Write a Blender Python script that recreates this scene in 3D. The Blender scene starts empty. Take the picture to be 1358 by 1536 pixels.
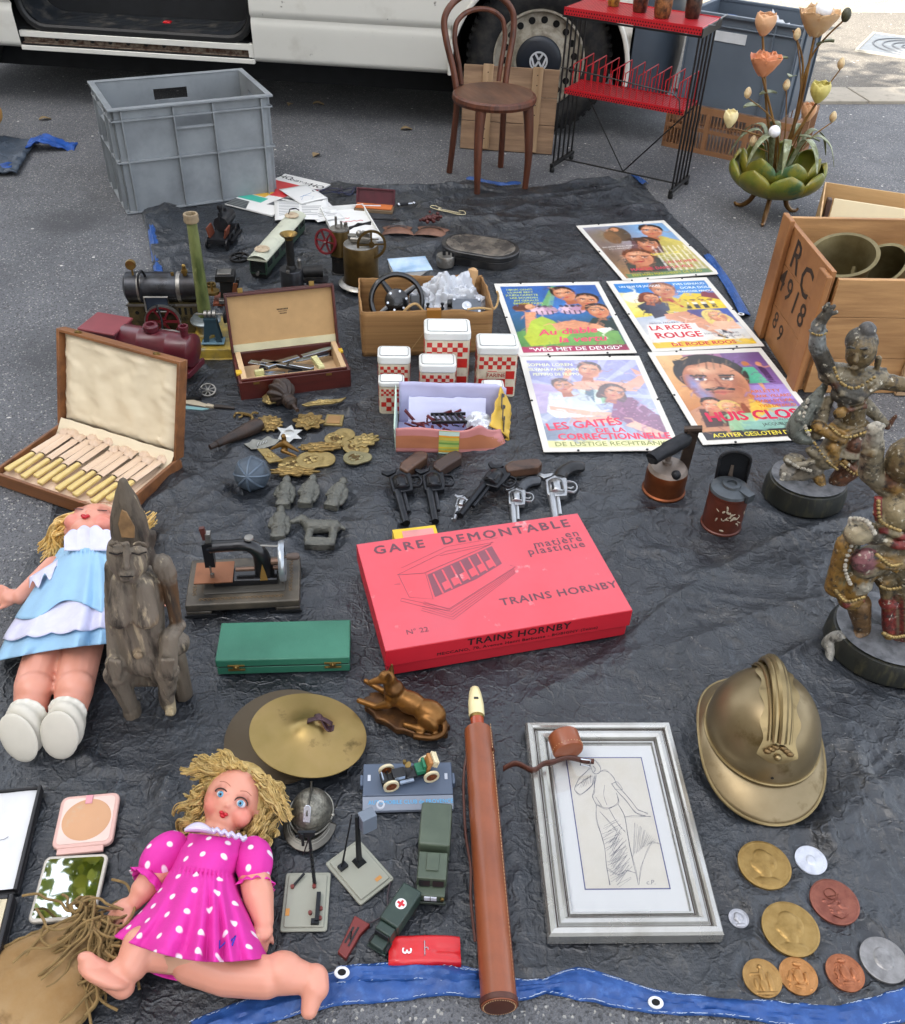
import bpy, bmesh, math, random
import numpy as np
from mathutils import Matrix, Vector, Euler, noise, kdtree
R_=math.radians; PI=math.pi
SC=bpy.context.scene; COL=SC.collection
random.seed(7)
# ---------------------------------------------------------------- camera
CF,CP,CR,CH=1408.3,R_(38.87),R_(2.532),1.385
fw=np.array([0,math.cos(CP),-math.sin(CP)]); u0=np.array([0,math.sin(CP),math.cos(CP)]); r0=np.array([1.,0,0])
cR=math.cos(CR)*r0+math.sin(CR)*u0; cU=-math.sin(CR)*r0+math.cos(CR)*u0
cd=bpy.data.cameras.new('camera'); cam=bpy.data.objects.new('camera',cd); COL.objects.link(cam)
cam.matrix_world=Matrix(((cR[0],cU[0],-fw[0],0),(cR[1],cU[1],-fw[1],0),(cR[2],cU[2],-fw[2],CH),(0,0,0,1)))
cd.sensor_fit='HORIZONTAL'; cd.sensor_width=36; cd.lens=36*CF/1358; cd.clip_start=.02; cd.clip_end=500
SC.camera=cam
# ---------------------------------------------------------------- light
SUN_EL,SUN_AZ=R_(46),R_(-124)      # azimuth of the sun measured from +Y towards +X
w=bpy.data.worlds.new('World'); SC.world=w; w.use_nodes=True
nt=w.node_tree; bg=nt.nodes['Background']
sky=nt.nodes.new('ShaderNodeTexSky'); sky.sky_type='NISHITA'; sky.sun_disc=False
sky.sun_elevation=SUN_EL; sky.sun_rotation=SUN_AZ; sky.dust_density=3.5; sky.air_density=1.0; sky.ozone_density=1
hs=nt.nodes.new('ShaderNodeHueSaturation'); hs.inputs['Saturation'].default_value=.33
nt.links.new(sky.outputs[0],hs.inputs['Color']); nt.links.new(hs.outputs[0],bg.inputs[0]); bg.inputs[1].default_value=.15
sl=bpy.data.lights.new('sun','SUN'); sl.energy=4.2; sl.angle=R_(.6); sl.color=(1,.93,.82)
so=bpy.data.objects.new('sun',sl); COL.objects.link(so)
sd=Vector((math.sin(SUN_AZ)*math.cos(SUN_EL),math.cos(SUN_AZ)*math.cos(SUN_EL),math.sin(SUN_EL)))
so.rotation_euler=sd.to_track_quat('Z','Y').to_euler(); so.location=sd*30
SC.view_settings.view_transform='Standard'; SC.view_settings.look='None'; SC.view_settings.gamma=1
SC.view_settings.exposure=2.2
# ---------------------------------------------------------------- helpers
Z0=.005
def at(px,py,z=0.):
    "ground point (height z) seen at photo pixel px,py"
    d=cR*((px-679)/CF)+cU*((768-py)/CF)+fw
    t=(z-CH)/d[2]; return Vector((d[0]*t,d[1]*t,z))
def srgb(h):
    v=[int(h[i:i+2],16)/255 for i in (0,2,4)]
    return tuple((x/12.92 if x<=.04045 else ((x+.055)/1.055)**2.4) for x in v)
def C(c):
    return srgb(c) if isinstance(c,str) else tuple(c)
MATS={}
def mat(name,col='888888',rough=.5,metal=0.,var=.12,vs=14.,col2=None,amt=.5,cs=20.,soft=.12,bump=0.,bs=150.,
        stretch=(1,1,1),attr=None,spec=.5,coat=0.,sss=0.,dots=None,trans=0.,rvar=0.,col3=None,amt3=.6,cs3=60.,detail=4):
    if name in MATS: return MATS[name]
    m=bpy.data.materials.new(name); m.use_nodes=True; MATS[name]=m
    t=m.node_tree; N=t.nodes; L=t.links; b=N['Principled BSDF']
    tc=N.new('ShaderNodeTexCoord'); mp=N.new('ShaderNodeMapping'); L.new(tc.outputs['Object'],mp.inputs[0]); mp.inputs['Scale'].default_value=stretch
    def noi(s,d=detail,r=.55):
        n=N.new('ShaderNodeTexNoise'); n.inputs['Scale'].default_value=s; n.inputs['Detail'].default_value=d; n.inputs['Roughness'].default_value=r
        L.new(mp.outputs[0],n.inputs['Vector']); return n.outputs[0]
    def mix(a,bb,f,mode='MIX'):
        x=N.new('ShaderNodeMix'); x.data_type='RGBA'; x.blend_type=mode
        for s,v in ((x.inputs[6],a),(x.inputs[7],bb),(x.inputs[0],f)):
            if hasattr(v,'links'): L.new(v,s)
            else: s.default_value=v if isinstance(v,float) else (*v,1)
        return x.outputs[2]
    def ramp(s,lo,hi):
        r=N.new('ShaderNodeMapRange'); r.inputs[1].default_value=lo; r.inputs[2].default_value=hi; L.new(s,r.inputs[0]); return r.outputs[0]
    c=C(col)
    n1=ramp(noi(vs),.3,.7)
    base=mix(tuple(x*(1-var) for x in c),tuple(min(1,x*(1+var)) for x in c),n1)
    if attr:
        a=N.new('ShaderNodeVertexColor'); a.layer_name=attr; base=mix(base,a.outputs[0],1.,'MULTIPLY')
    if dots:
        pc,sc,rad=dots
        vo=N.new('ShaderNodeTexVoronoi'); vo.voronoi_dimensions='2D'; vo.inputs['Scale'].default_value=sc; vo.inputs['Randomness'].default_value=.25
        L.new(mp.outputs[0],vo.inputs['Vector']); base=mix(base,C(pc),ramp(vo.outputs['Distance'],rad+.03,rad-.03))
    if col2: base=mix(base,C(col2),ramp(noi(cs,6,.65),1-amt-soft,1-amt+soft))
    if col3: base=mix(base,C(col3),ramp(noi(cs3,5,.6),1-amt3-.05,1-amt3+.05))
    L.new(base,b.inputs['Base Color'])
    b.inputs['Roughness'].default_value=rough; b.inputs['Metallic'].default_value=metal
    b.inputs['Specular IOR Level'].default_value=spec; b.inputs['Coat Weight'].default_value=coat
    if trans: b.inputs['Transmission Weight'].default_value=trans
    if sss: b.inputs['Subsurface Weight'].default_value=sss; b.inputs['Subsurface Radius'].default_value=(.012,.005,.003); b.inputs['Subsurface Scale'].default_value=.5
    if rvar:
        mr=N.new('ShaderNodeMapRange'); mr.inputs[1].default_value=.3; mr.inputs[2].default_value=.7
        mr.inputs[3].default_value=max(.02,rough-rvar); mr.inputs[4].default_value=min(1,rough+rvar); L.new(noi(cs*.7),mr.inputs[0]); L.new(mr.outputs[0],b.inputs['Roughness'])
    if bump:
        bp=N.new('ShaderNodeBump'); bp.inputs['Strength'].default_value=min(1,bump); bp.inputs['Distance'].default_value=.002 if bs>60 else .006
        L.new(noi(bs,5,.6),bp.inputs['Height']); L.new(bp.outputs[0],b.inputs['Normal'])
    return m
def wood(name,c1,c2,rough=.55,scale=18,stretch=(1,.08,1),bump=.25):
    return mat(name,c1,rough,var=.2,vs=scale,col2=c2,amt=.5,cs=scale*1.6,soft=.2,stretch=stretch,bump=bump,bs=scale*5,rvar=.1)
I4=Matrix.Identity(4)
def TR(x=0,y=0,z=0,rx=0,ry=0,rz=0):
    return Matrix.Translation((x,y,z))@Euler((R_(rx),R_(ry),R_(rz))).to_matrix().to_4x4()
class MB:
    def __init__(s): s.v=[]; s.f=[]; s.mi=[]; s.sm=[]; s.m=0; s.X=I4; s.cols=None
    def add(s,vs,fs,smooth=True):
        o=len(s.v); X=s.X; idn=X is I4
        s.v+= [tuple(v) for v in vs] if idn else [tuple(X@Vector(v)) for v in vs]
        for f in fs: s.f.append([i+o for i in f]); s.mi.append(s.m); s.sm.append(smooth)
        return s
    def box(s,x,y,z,sx,sy,sz,rz=0,rx=0,ry=0,tx=1,ty=1):
        "centre, size; tx,ty = taper of the top"
        M=TR(x,y,z,rx,ry,rz); h=.5
        p=[(-h*sx,-h*sy,-h*sz),(h*sx,-h*sy,-h*sz),(h*sx,h*sy,-h*sz),(-h*sx,h*sy,-h*sz),(-h*sx*tx,-h*sy*ty,h*sz),(h*sx*tx,-h*sy*ty,h*sz),(h*sx*tx,h*sy*ty,h*sz),(-h*sx*tx,h*sy*ty,h*sz)]
        return s.add([M@Vector(q) for q in p],[(3,2,1,0),(4,5,6,7),(0,1,5,4),(1,2,6,5),(2,3,7,6),(3,0,4,7)])
    def bx(s,x0,y0,z0,x1,y1,z1): return s.box((x0+x1)/2,(y0+y1)/2,(z0+z1)/2,x1-x0,y1-y0,z1-z0)
    def lathe(s,prof,n=24,M=I4,sx=1,sy=1,a0=0,a1=360,caps=True):
        full=abs(a1-a0)>=360; m=n if full else n+1; vs=[];fs=[]
        for r,z in prof:
            for i in range(m):
                a=R_(a0+(a1-a0)*i/n); vs.append(M@Vector((r*math.cos(a)*sx,r*math.sin(a)*sy,z)))
        k=len(prof)
        for j in range(k-1):
            for i in range(m if full else m-1):
                i2=(i+1)%m; fs.append((j*m+i,j*m+i2,(j+1)*m+i2,(j+1)*m+i))
        if full and caps:
            if prof[0][0]>1e-6 and not(k==2 and prof[1][0]<1e-6 and prof[0][1]==prof[1][1]): fs.append(tuple(range(m))[::-1])
            if prof[-1][0]>1e-6 and not(prof[-2][0]<1e-6 and prof[-2][1]==prof[-1][1]): fs.append(tuple((k-1)*m+i for i in range(m)))
        return s.add(vs,fs)
    def cyl(s,p,q,r,r2=None,n=16):
        p=Vector(p);q=Vector(q); d=q-p; M=Matrix.Translation(p)@d.to_track_quat('Z','Y').to_matrix().to_4x4()
        return s.lathe([(r,0),(r if r2 is None else r2,d.length)],n,M)
    def ell(s,c,r,n=16,k=10,M=I4,z0=-1.,z1=1.):
        if not hasattr(r,'__len__'): r=(r,r,r)
        a,b=math.asin(z0),math.asin(z1); M2=Matrix.Translation(c)@M
        return s.lathe([(math.cos(a+(b-a)*i/k),math.sin(a+(b-a)*i/k)*r[2]) for i in range(k+1)],n,M2,r[0],r[1])
    def tube(s,pts,r,n=8,closed=False,sq=1.,caps=True,up=None):
        pts=[Vector(p) for p in pts]; N=len(pts)
        rr=r if hasattr(r,'__len__') else [r]*N
        vs=[];fs=[]; prev=None
        for i,p in enumerate(pts):
            a=pts[(i-1)%N] if (closed or i>0) else p; b=pts[(i+1)%N] if (closed or i<N-1) else p
            t=(b-a).normalized() if (b-a).length>1e-9 else Vector((0,0,1))
            if prev is None:
                x=Vector(up) if up else (Vector((0,0,1)) if abs(t.z)<.9 else Vector((1,0,0)))
            else: x=prev
            x=(x-t*x.dot(t)); x=x.normalized() if x.length>1e-6 else t.orthogonal().normalized()
            prev=x; y=t.cross(x)
            for j in range(n):
                an=2*PI*j/n+PI/n; vs.append(p+x*(math.cos(an)*rr[i]*sq)+y*(math.sin(an)*rr[i]))
        for i in range(N if closed else N-1):
            i2=(i+1)%N
            for j in range(n):
                j2=(j+1)%n; fs.append((i*n+j,i*n+j2,i2*n+j2,i2*n+j))
        if caps and not closed: fs+= [tuple(range(n))[::-1],tuple((N-1)*n+j for j in range(n))]
        return s.add(vs,fs)
    def prism(s,poly,z0,z1,M=I4):
        n=len(poly); ar=sum(poly[i][0]*poly[(i+1)%n][1]-poly[(i+1)%n][0]*poly[i][1] for i in range(n))
        if ar<0: poly=poly[::-1]
        vs=[M@Vector((x,y,z0)) for x,y in poly]+[M@Vector((x,y,z1)) for x,y in poly]
        return s.add(vs,[tuple(range(n))[::-1],tuple(range(n,2*n))]+[(i,(i+1)%n,n+(i+1)%n,n+i) for i in range(n)])
    def sheet(s,fn,nu,nv,thick=0):
        vs=[fn(i/nu,j/nv) for j in range(nv+1) for i in range(nu+1)]
        fs=[(j*(nu+1)+i,j*(nu+1)+i+1,(j+1)*(nu+1)+i+1,(j+1)*(nu+1)+i) for j in range(nv) for i in range(nu)]
        return s.add(vs,fs)
    def ribbon(s,pts,w,z=0,M=I4):
        "thin flat stroke in the XY plane"
        pts=[Vector((p[0],p[1],0)) for p in pts]; vs=[];n=len(pts)
        for i,p in enumerate(pts):
            t=(pts[min(i+1,n-1)]-pts[max(i-1,0)]); t=t.normalized() if t.length>0 else Vector((1,0,0))
            k=Vector((-t.y,t.x,0))*((w[i] if hasattr(w,'__len__') else w)/2)
            vs+=[M@(p+k+Vector((0,0,z))),M@(p-k+Vector((0,0,z)))]
        return s.add(vs,[(2*i+1,2*i+3,2*i+2,2*i) for i in range(n-1)],False)
    def text(s,string,size,M,bold=0.,align='CENTER',sx=1.,shear=0.,ext=0.,sp=1.):
        cu=bpy.data.curves.new('t','FONT'); cu.body=string; cu.size=size; cu.align_x=align; cu.align_y='CENTER'
        cu.offset=(bold if bold<.018 else 0)*size; cu.shear=shear; cu.extrude=ext; cu.resolution_u=2; cu.space_character=sp
        o=bpy.data.objects.new('t',cu); me=bpy.data.meshes.new_from_object(o)
        k=0
        for dx,dy in ([(0,0)] if bold<.018 else [(-.9,0),(.9,0),(0,.7),(0,-.7)]):
            vs=[M@Vector((v.co.x*sx+dx*bold*size,v.co.y+dy*bold*size,v.co.z+k*4e-5)) for v in me.vertices]; s.add(vs,[tuple(p.vertices) for p in me.polygons],False); k+=1
        bpy.data.objects.remove(o); bpy.data.curves.remove(cu); bpy.data.meshes.remove(me); return s
    def build(s,name,mats,parent=None,bev=0,seg=2,ang=35,sub=0,weld=False,solid=0,ms=None):
        me=bpy.data.meshes.new(name); me.from_pydata(s.v,[],s.f)
        for m in (mats if isinstance(mats,(list,tuple)) else [mats]): me.materials.append(m)
        me.polygons.foreach_set('material_index',s.mi); me.polygons.foreach_set('use_smooth',s.sm)
        if s.cols is not None:
            ca=me.color_attributes.new('Col','FLOAT_COLOR','POINT'); ca.data.foreach_set('color',np.asarray(s.cols,dtype=np.float32).ravel())
        me.update()
        if weld:
            bm=bmesh.new(); bm.from_mesh(me); bmesh.ops.remove_doubles(bm,verts=bm.verts,dist=1e-5); bmesh.ops.recalc_face_normals(bm,faces=bm.faces); bm.to_mesh(me); bm.free()
        me.set_sharp_from_angle(angle=R_(ang))
        o=bpy.data.objects.new(name,me); COL.objects.link(o)
        if parent: o.parent=parent
        if solid: x=o.modifiers.new('s','SOLIDIFY'); x.thickness=solid; x.offset=0
        if bev: x=o.modifiers.new('b','BEVEL'); x.width=bev; x.segments=seg; x.limit_method='ANGLE'; x.angle_limit=R_(38); x.harden_normals=False
        if sub: x=o.modifiers.new('u','SUBSURF'); x.levels=sub; x.render_levels=sub
        return o
def tag(o,label,cat,group=None,kind=None):
    o['label']=label; o['category']=cat
    if group: o['group']=group
    if kind: o['kind']=kind
    return o
FLAT=[]          # (x,y,r): spots where things press the tarpaulin flat
def T(name,label,cat,pos,rz=0,group=None,z=None,flat=0,rx=0,ry=0):
    o=bpy.data.objects.new(name,None); COL.objects.link(o); o.empty_display_size=.02
    p=at(*pos) if len(pos)==2 else Vector(pos)
    if len(pos)==2: p.z=Z0
    if z is not None: p.z=z
    o.location=p; o.rotation_euler=(R_(rx),R_(ry),R_(rz)); tag(o,label,cat,group)
    FLAT.append((p.x,p.y,flat or .04))
    return o
def dup(root,pos,rz,label,group=None,z=None):
    r=root.copy(); COL.objects.link(r); p=at(*pos) if len(pos)==2 else Vector(pos)
    if len(pos)==2: p.z=Z0
    if z is not None: p.z=z
    r.location=p; r.rotation_euler=(root.rotation_euler.x,root.rotation_euler.y,R_(rz)); r['label']=label
    if group: r['group']=group
    for ch in list(root.children):
        c=ch.copy(); COL.objects.link(c); c.parent=r
        for g in list(ch.children):
            d=g.copy(); COL.objects.link(d); d.parent=c
    return r
def struct(o): o['kind']='structure'; return o
# continuous bodies: overlapping capsules / ellipsoids fused by a voxel remesh; colour carried over from the nearest source
def blob(name,prims,mt,parent=None,vox=.003,sm=4,disp=None,cuts=None):
    mb=MB(); cols=[]
    for p in prims:
        n0=len(mb.v)
        if p[0]=='c':
            _,a,b,r1,r2,col=p; a=Vector(a);b=Vector(b);d=b-a;L=d.length
            M=Matrix.Translation(a)@d.to_track_quat('Z','Y').to_matrix().to_4x4()
            pr=[(r1*math.cos(t),r1*math.sin(t)) for t in [R_(-90+15*i) for i in range(6)]]
            k=max(2,int(L/.006)); pr+=[(r1+(r2-r1)*i/k,L*i/k) for i in range(k+1)]
            pr+=[(r2*math.cos(t),L+r2*math.sin(t)) for t in [R_(15*i) for i in range(1,7)]]
            mb.lathe(pr,16,M)
        elif p[0]=='e':
            _,c,r,rot,col=p; M=Euler([R_(x) for x in rot]).to_matrix().to_4x4() if rot else I4
            mb.ell((0,0,0),r,20,14,Matrix.Translation(c)@M)
        elif p[0]=='b':
            _,c,sz,rot,col=p; mb.box(*c,*sz,rot[2],rot[0],rot[1])
        elif p[0]=='l':      # lathe
            _,pr,M,sx,sy,col=p; mb.lathe(pr,28,M,sx,sy)
        elif p[0]=='t':
            _,pts,r,col=p; mb.tube(pts,r,10)
        cols+= [C(col)]*(len(mb.v)-n0)
    src=mb.build('src',[mt]); m=src.modifiers.new('r','REMESH'); m.mode='VOXEL'; m.voxel_size=vox
    if sm: x=src.modifiers.new('s','SMOOTH'); x.factor=.5; x.iterations=sm
    dg=bpy.context.evaluated_depsgraph_get(); dg.update(); me=bpy.data.meshes.new_from_object(src.evaluated_get(dg))
    kd=kdtree.KDTree(len(mb.v))
    for i,v in enumerate(mb.v): kd.insert(v,i)
    kd.balance()
    if cols:
        cl=np.array(cols,np.float32); n=len(me.vertices); cv=np.ones((n,4),np.float32); cv[:,:3]=cl[[kd.find(v.co)[1] for v in me.vertices]]
        ed=np.zeros(len(me.edges)*2,np.int32); me.edges.foreach_get('vertices',ed); ed=ed.reshape(-1,2); dg_=np.bincount(ed.ravel(),minlength=n)[:,None]
        for _ in range(2):
            ac=np.zeros((n,3),np.float32)
            for c in range(3): ac[:,c]=np.bincount(ed[:,0],cv[ed[:,1],c],n)+np.bincount(ed[:,1],cv[ed[:,0],c],n)
            cv[:,:3]=.4*cv[:,:3]+.6*ac/np.maximum(dg_,1)
        ca=me.color_attributes.new('Col','FLOAT_COLOR','POINT'); ca.data.foreach_set('color',cv.ravel())
    if disp:
        n=len(me.vertices); co=np.zeros(n*3,np.float32); no=np.zeros(n*3,np.float32); me.vertices.foreach_get('co',co); me.vertex_normals.foreach_get('vector',no)
        me.vertices.foreach_set('co',np.array([disp(Vector(c),Vector(q)) for c,q in zip(co.reshape(-1,3).tolist(),no.reshape(-1,3).tolist())],np.float32).ravel())
    me.name=name; me.materials.clear(); me.materials.append(mt)
    me.polygons.foreach_set('use_smooth',[True]*len(me.polygons)); me.update()
    bpy.data.objects.remove(src)
    o=bpy.data.objects.new(name,me); COL.objects.link(o)
    if parent: o.parent=parent
    return o
def fbm(x,y,z,o=4,h=1.): return noise.fractal(Vector((x,y,z)),h,2.,o)
def arc(c,r,a0,a1,n,plane='xz'):
    out=[]
    for i in range(n+1):
        a=R_(a0+(a1-a0)*i/n); u,v=r*math.cos(a),r*math.sin(a)
        out.append((c[0]+u,c[1],c[2]+v) if plane=='xz' else (c[0]+u,c[1]+v,c[2]) if plane=='xy' else (c[0],c[1]+u,c[2]+v))
    return out
def spline(pts,k=6):
    "Catmull-Rom through the points"
    P=[Vector(p) for p in pts]; out=[]
    for i in range(len(P)-1):
        a=P[max(i-1,0)];b=P[i];c=P[i+1];d=P[min(i+2,len(P)-1)]
        for j in range(k):
            t=j/k; out.append(.5*((2*b)+(c-a)*t+(2*a-5*b+4*c-d)*t*t+(3*b-a-3*c+d)*t**3))
    out.append(P[-1]); return out
# painter: prints (posters, covers) as a fine coloured sheet
class Paint:
    def __init__(s,w,h,cell,bg):
        s.w,s.h=w,h; s.nx,s.ny=int(w/cell)+1,int(h/cell)+1
        s.X,s.Y=np.meshgrid(np.linspace(0,w,s.nx),np.linspace(0,h,s.ny)); s.A=np.zeros((s.ny,s.nx,3))+np.array(C(bg)); s.cell=cell
        s.rng=np.random.default_rng(3)
    def put(s,al,c,c2=None,g=None):
        al=np.clip(al,0,1)[...,None]; c=np.array(C(c))
        if c2 is not None: c=c+(np.array(C(c2))-c)*np.clip(g,0,1)[...,None]
        s.A=s.A*(1-al)+c*al
    def ell(s,x,y,rx,ry,c,c2=None,rot=0,ga=90,soft=None,op=1.):
        a=R_(rot); dx,dy=s.X-x,s.Y-y; u=(dx*math.cos(a)+dy*math.sin(a))/rx; v=(-dx*math.sin(a)+dy*math.cos(a))/ry
        d=np.hypot(u,v); sf=soft or s.cell/min(rx,ry)
        g=(dx*math.cos(R_(ga))+dy*math.sin(R_(ga)))/max(rx,ry)*.5+.5
        s.put((1-d)/sf*op+0*d if op==1 else np.clip((1-d)/sf,0,1)*op,c,c2,g)
    def poly(s,pts,c,c2=None,ga=90,op=1.):
        ins=np.zeros(s.X.shape,bool); n=len(pts); X=s.X;Y=s.Y
        for i in range(n):
            x1,y1=pts[i];x2,y2=pts[(i+1)%n]
            if y1==y2: continue
            ins^=((Y>min(y1,y2))&(Y<=max(y1,y2))&(X<(x2-x1)*(Y-y1)/(y2-y1)+x1))
        xs=[p[0] for p in pts];ys=[p[1] for p in pts]; cx,cy=(min(xs)+max(xs))/2,(min(ys)+max(ys))/2; r=max(max(xs)-min(xs),max(ys)-min(ys))
        s.put(ins*op,c,c2,((X-cx)*math.cos(R_(ga))+(Y-cy)*math.sin(R_(ga)))/r+.5)
    def line(s,pts,wd,c,op=1.):
        d=np.full(s.X.shape,1e9)
        for (x1,y1),(x2,y2) in zip(pts[:-1],pts[1:]):
            L=(x2-x1)**2+(y2-y1)**2+1e-12; t=np.clip(((s.X-x1)*(x2-x1)+(s.Y-y1)*(y2-y1))/L,0,1)
            d=np.minimum(d,np.hypot(s.X-x1-t*(x2-x1),s.Y-y1-t*(y2-y1)))
        s.put(np.clip((wd/2-d)/s.cell+.5,0,1)*op,c)
    def soften(s,n=1,a=.10):
        for _ in range(n):
            A=s.A.copy(); A[1:-1]=(s.A[:-2]+2*s.A[1:-1]+s.A[2:])/4; B=A.copy(); B[:,1:-1]=(A[:,:-2]+2*A[:,1:-1]+A[:,2:])/4; s.A=B
        for k,f in ((6,1.),(14,.7),(40,.5)):
            g=s.rng.random((k+2,k+2))-.5; yy=np.linspace(0,k,s.ny); xx=np.linspace(0,k,s.nx); i=yy.astype(int); j=xx.astype(int); fy=(yy-i)[:,None]; fx=(xx-j)[None]
            n_=(g[i][:,j]*(1-fy)+g[i+1][:,j]*fy)*(1-fx)+(g[i][:,j+1]*(1-fy)+g[i+1][:,j+1]*fy)*fx
            s.A=np.clip(s.A*(1+2*a*f*n_[...,None]),0,1)
    def brush(s,n=230):
        for _ in range(n):
            x,y=s.rng.random()*s.w,s.rng.random()*s.h; i,j=min(s.ny-1,int(y/s.cell)),min(s.nx-1,int(x/s.cell)); c=np.clip(s.A[i,j]*(.72+.62*s.rng.random()),0,1)
            a=s.rng.random()*6.3; L=.6+2.2*s.rng.random(); s.line([(x,y),(x+L*math.cos(a),y+L*math.sin(a)),(x+1.6*L*math.cos(a+.5),y+1.6*L*math.sin(a+.5))],.25+.5*s.rng.random(),c,.55)
    def grain(s,a): s.A=np.clip(s.A*(1+a*(s.rng.random(s.A.shape[:2])-.5)[...,None]),0,1)
    def build(s,name,mt,parent,M):
        P=np.stack([s.X.ravel()-s.w/2,s.Y.ravel()-s.h/2,np.zeros(s.X.size)],1)*.01
        mm=np.array(M); P=P@mm[:3,:3].T+mm[:3,3]
        i=np.arange(s.ny-1)[:,None]*s.nx+np.arange(s.nx-1)[None]; F=np.stack([i,i+1,i+1+s.nx,i+s.nx],-1).reshape(-1,4)
        me=bpy.data.meshes.new(name); me.from_pydata(P.tolist(),[],F.tolist())
        ca=me.color_attributes.new('Col','FLOAT_COLOR','POINT'); a=np.ones((s.X.size,4),np.float32); a[:,:3]=s.A.reshape(-1,3); ca.data.foreach_set('color',a.ravel())
        me.materials.append(mt); o=bpy.data.objects.new(name,me); COL.objects.link(o); o.parent=parent; return o
def thin_glass(name):
    if name in MATS: return MATS[name]
    m=bpy.data.materials.new(name); m.use_nodes=True; N=m.node_tree.nodes; L=m.node_tree.links; N.remove(N['Principled BSDF'])
    a=N.new('ShaderNodeBsdfTransparent'); g=N.new('ShaderNodeBsdfGlossy'); g.inputs['Roughness'].default_value=.03; f=N.new('ShaderNodeFresnel'); x=N.new('ShaderNodeMixShader')
    L.new(f.outputs[0],x.inputs[0]); L.new(a.outputs[0],x.inputs[1]); L.new(g.outputs[0],x.inputs[2]); L.new(x.outputs[0],N['Material Output'].inputs[0]); MATS[name]=m; return m
def q3(TL,TR_,BL,z=0.):
    "from three photo corners of a level rectangle at height z: near-left corner, turn, width, depth"
    a,b,c=at(*TL,z),at(*TR_,z),at(*BL,z); u=(b-a); w=u.length; u/=w; v=Vector((-u.y,u.x,0)); h=(a-c).dot(v)
    o=a-v*h; return (o.x,o.y,Z0),math.degrees(math.atan2(u.y,u.x)),w,h
def rrpoly(w,h,r,n=5,x=0,y=0):
    out=[]
    for cx,cy,a in ((w-r,r,270),(w-r,h-r,0),(r,h-r,90),(r,r,180)):
        for i in range(n+1): out.append((x+cx+r*math.cos(R_(a+90*i/n)),y+cy+r*math.sin(R_(a+90*i/n))))
    return out
# ================================================================ SETTING
def aty(px,py,y):
    d=cR*((px-679)/CF)+cU*((768-py)/CF)+fw; t=y/d[1]; return Vector((d[0]*t,y,CH+d[2]*t))
def asphalt(name,dark,light,stones,amt):
    m=bpy.data.materials.new(name); m.use_nodes=True; t=m.node_tree;N=t.nodes;L=t.links;b=N['Principled BSDF']
    tc=N.new('ShaderNodeTexCoord')
    def nz(s,d=5,r=.6):
        n=N.new('ShaderNodeTexNoise');n.inputs['Scale'].default_value=s;n.inputs['Detail'].default_value=d;n.inputs['Roughness'].default_value=r;L.new(tc.outputs['Object'],n.inputs['Vector']);return n.outputs[0]
    def mx(a,bb,f):
        x=N.new('ShaderNodeMix');x.data_type='RGBA'
        for s_,v in ((x.inputs[6],a),(x.inputs[7],bb),(x.inputs[0],f)):
            if hasattr(v,'links'):L.new(v,s_)
            else:s_.default_value=v if isinstance(v,float) else (*v,1)
        return x.outputs[2]
    def rp(s,lo,hi):
        r=N.new('ShaderNodeMapRange');r.inputs[1].default_value=lo;r.inputs[2].default_value=hi;L.new(s,r.inputs[0]);return r.outputs[0]
    vo=N.new('ShaderNodeTexVoronoi');vo.inputs['Scale'].default_value=250;L.new(tc.outputs['Object'],vo.inputs['Vector'])
    sx=N.new('ShaderNodeSeparateColor');L.new(vo.outputs['Color'],sx.inputs[0])
    base=mx(C(dark),C(light),rp(nz(3.2,6,.7),.3,.7))
    base=mx(base,tuple(x*.62 for x in C(dark)),rp(sx.outputs[0],.62,.95))
    base=mx(base,C(stones),rp(sx.outputs[1],1-amt,1-amt+.03))
    vo2=N.new('ShaderNodeTexVoronoi');vo2.inputs['Scale'].default_value=48;L.new(tc.outputs['Object'],vo2.inputs['Vector'])
    sx2=N.new('ShaderNodeSeparateColor');L.new(vo2.outputs['Color'],sx2.inputs[0])
    mm=N.new('ShaderNodeMath');mm.operation='MULTIPLY';L.new(rp(sx2.outputs[0],.986,.99),mm.inputs[0]);L.new(rp(vo2.outputs['Distance'],.32,.22),mm.inputs[1])
    base=mx(base,C('d6d2ca'),mm.outputs[0])
    base=mx(base,tuple(x*.55 for x in C(dark)),rp(nz(1.1,4,.55),.58,.72))
    L.new(base,b.inputs['Base Color']);b.inputs['Roughness'].default_value=.82
    bp=N.new('ShaderNodeBump');bp.inputs['Strength'].default_value=.9;bp.inputs['Distance'].default_value=.004
    ad=N.new('ShaderNodeMath');ad.operation='ADD';L.new(nz(220,3),ad.inputs[0]);L.new(vo.outputs['Distance'],ad.inputs[1]);L.new(ad.outputs[0],bp.inputs['Height']);L.new(bp.outputs[0],b.inputs['Normal'])
    return m
def band(name,d0,d1,x0,x1,z,m,nx=1):
    "strip parallel to the far kerb line"
    a=R_(9); o=Vector((1.749,5.579,0)); u=Vector((math.cos(a),math.sin(a),0)); n=Vector((-math.sin(a),math.cos(a),0))
    mb=MB(); mb.sheet(lambda s,t:o+u*(x0+(x1-x0)*s)+n*(d0+(d1-d0)*t)+Vector((0,0,z)),nx,1); return struct(mb.build(name,m))
ROAD=asphalt('road_asphalt','5b5c5f','707174','a3a19b',.06)
PAVE=asphalt('pavement_asphalt','5f5a53','6f6a61','a8a296',.05)
GRAV=asphalt('pale_gravel','7c7464','918874','b3aa96',.2)
g=MB(); g.sheet(lambda s,t:Vector((-120+240*s,-120+240*t,0)),8,8); struct(g.build('road',ROAD))
band('pavement',.012,2.02,-.75,90,.004,PAVE)
band('gravel_path',2.03,60,-2,90,.004,GRAV)
CONC=mat('kerb_concrete','8f887b',.85,var=.1,vs=5,col2='6f695e',amt=.35,cs=25,bump=.4,bs=160)
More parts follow.
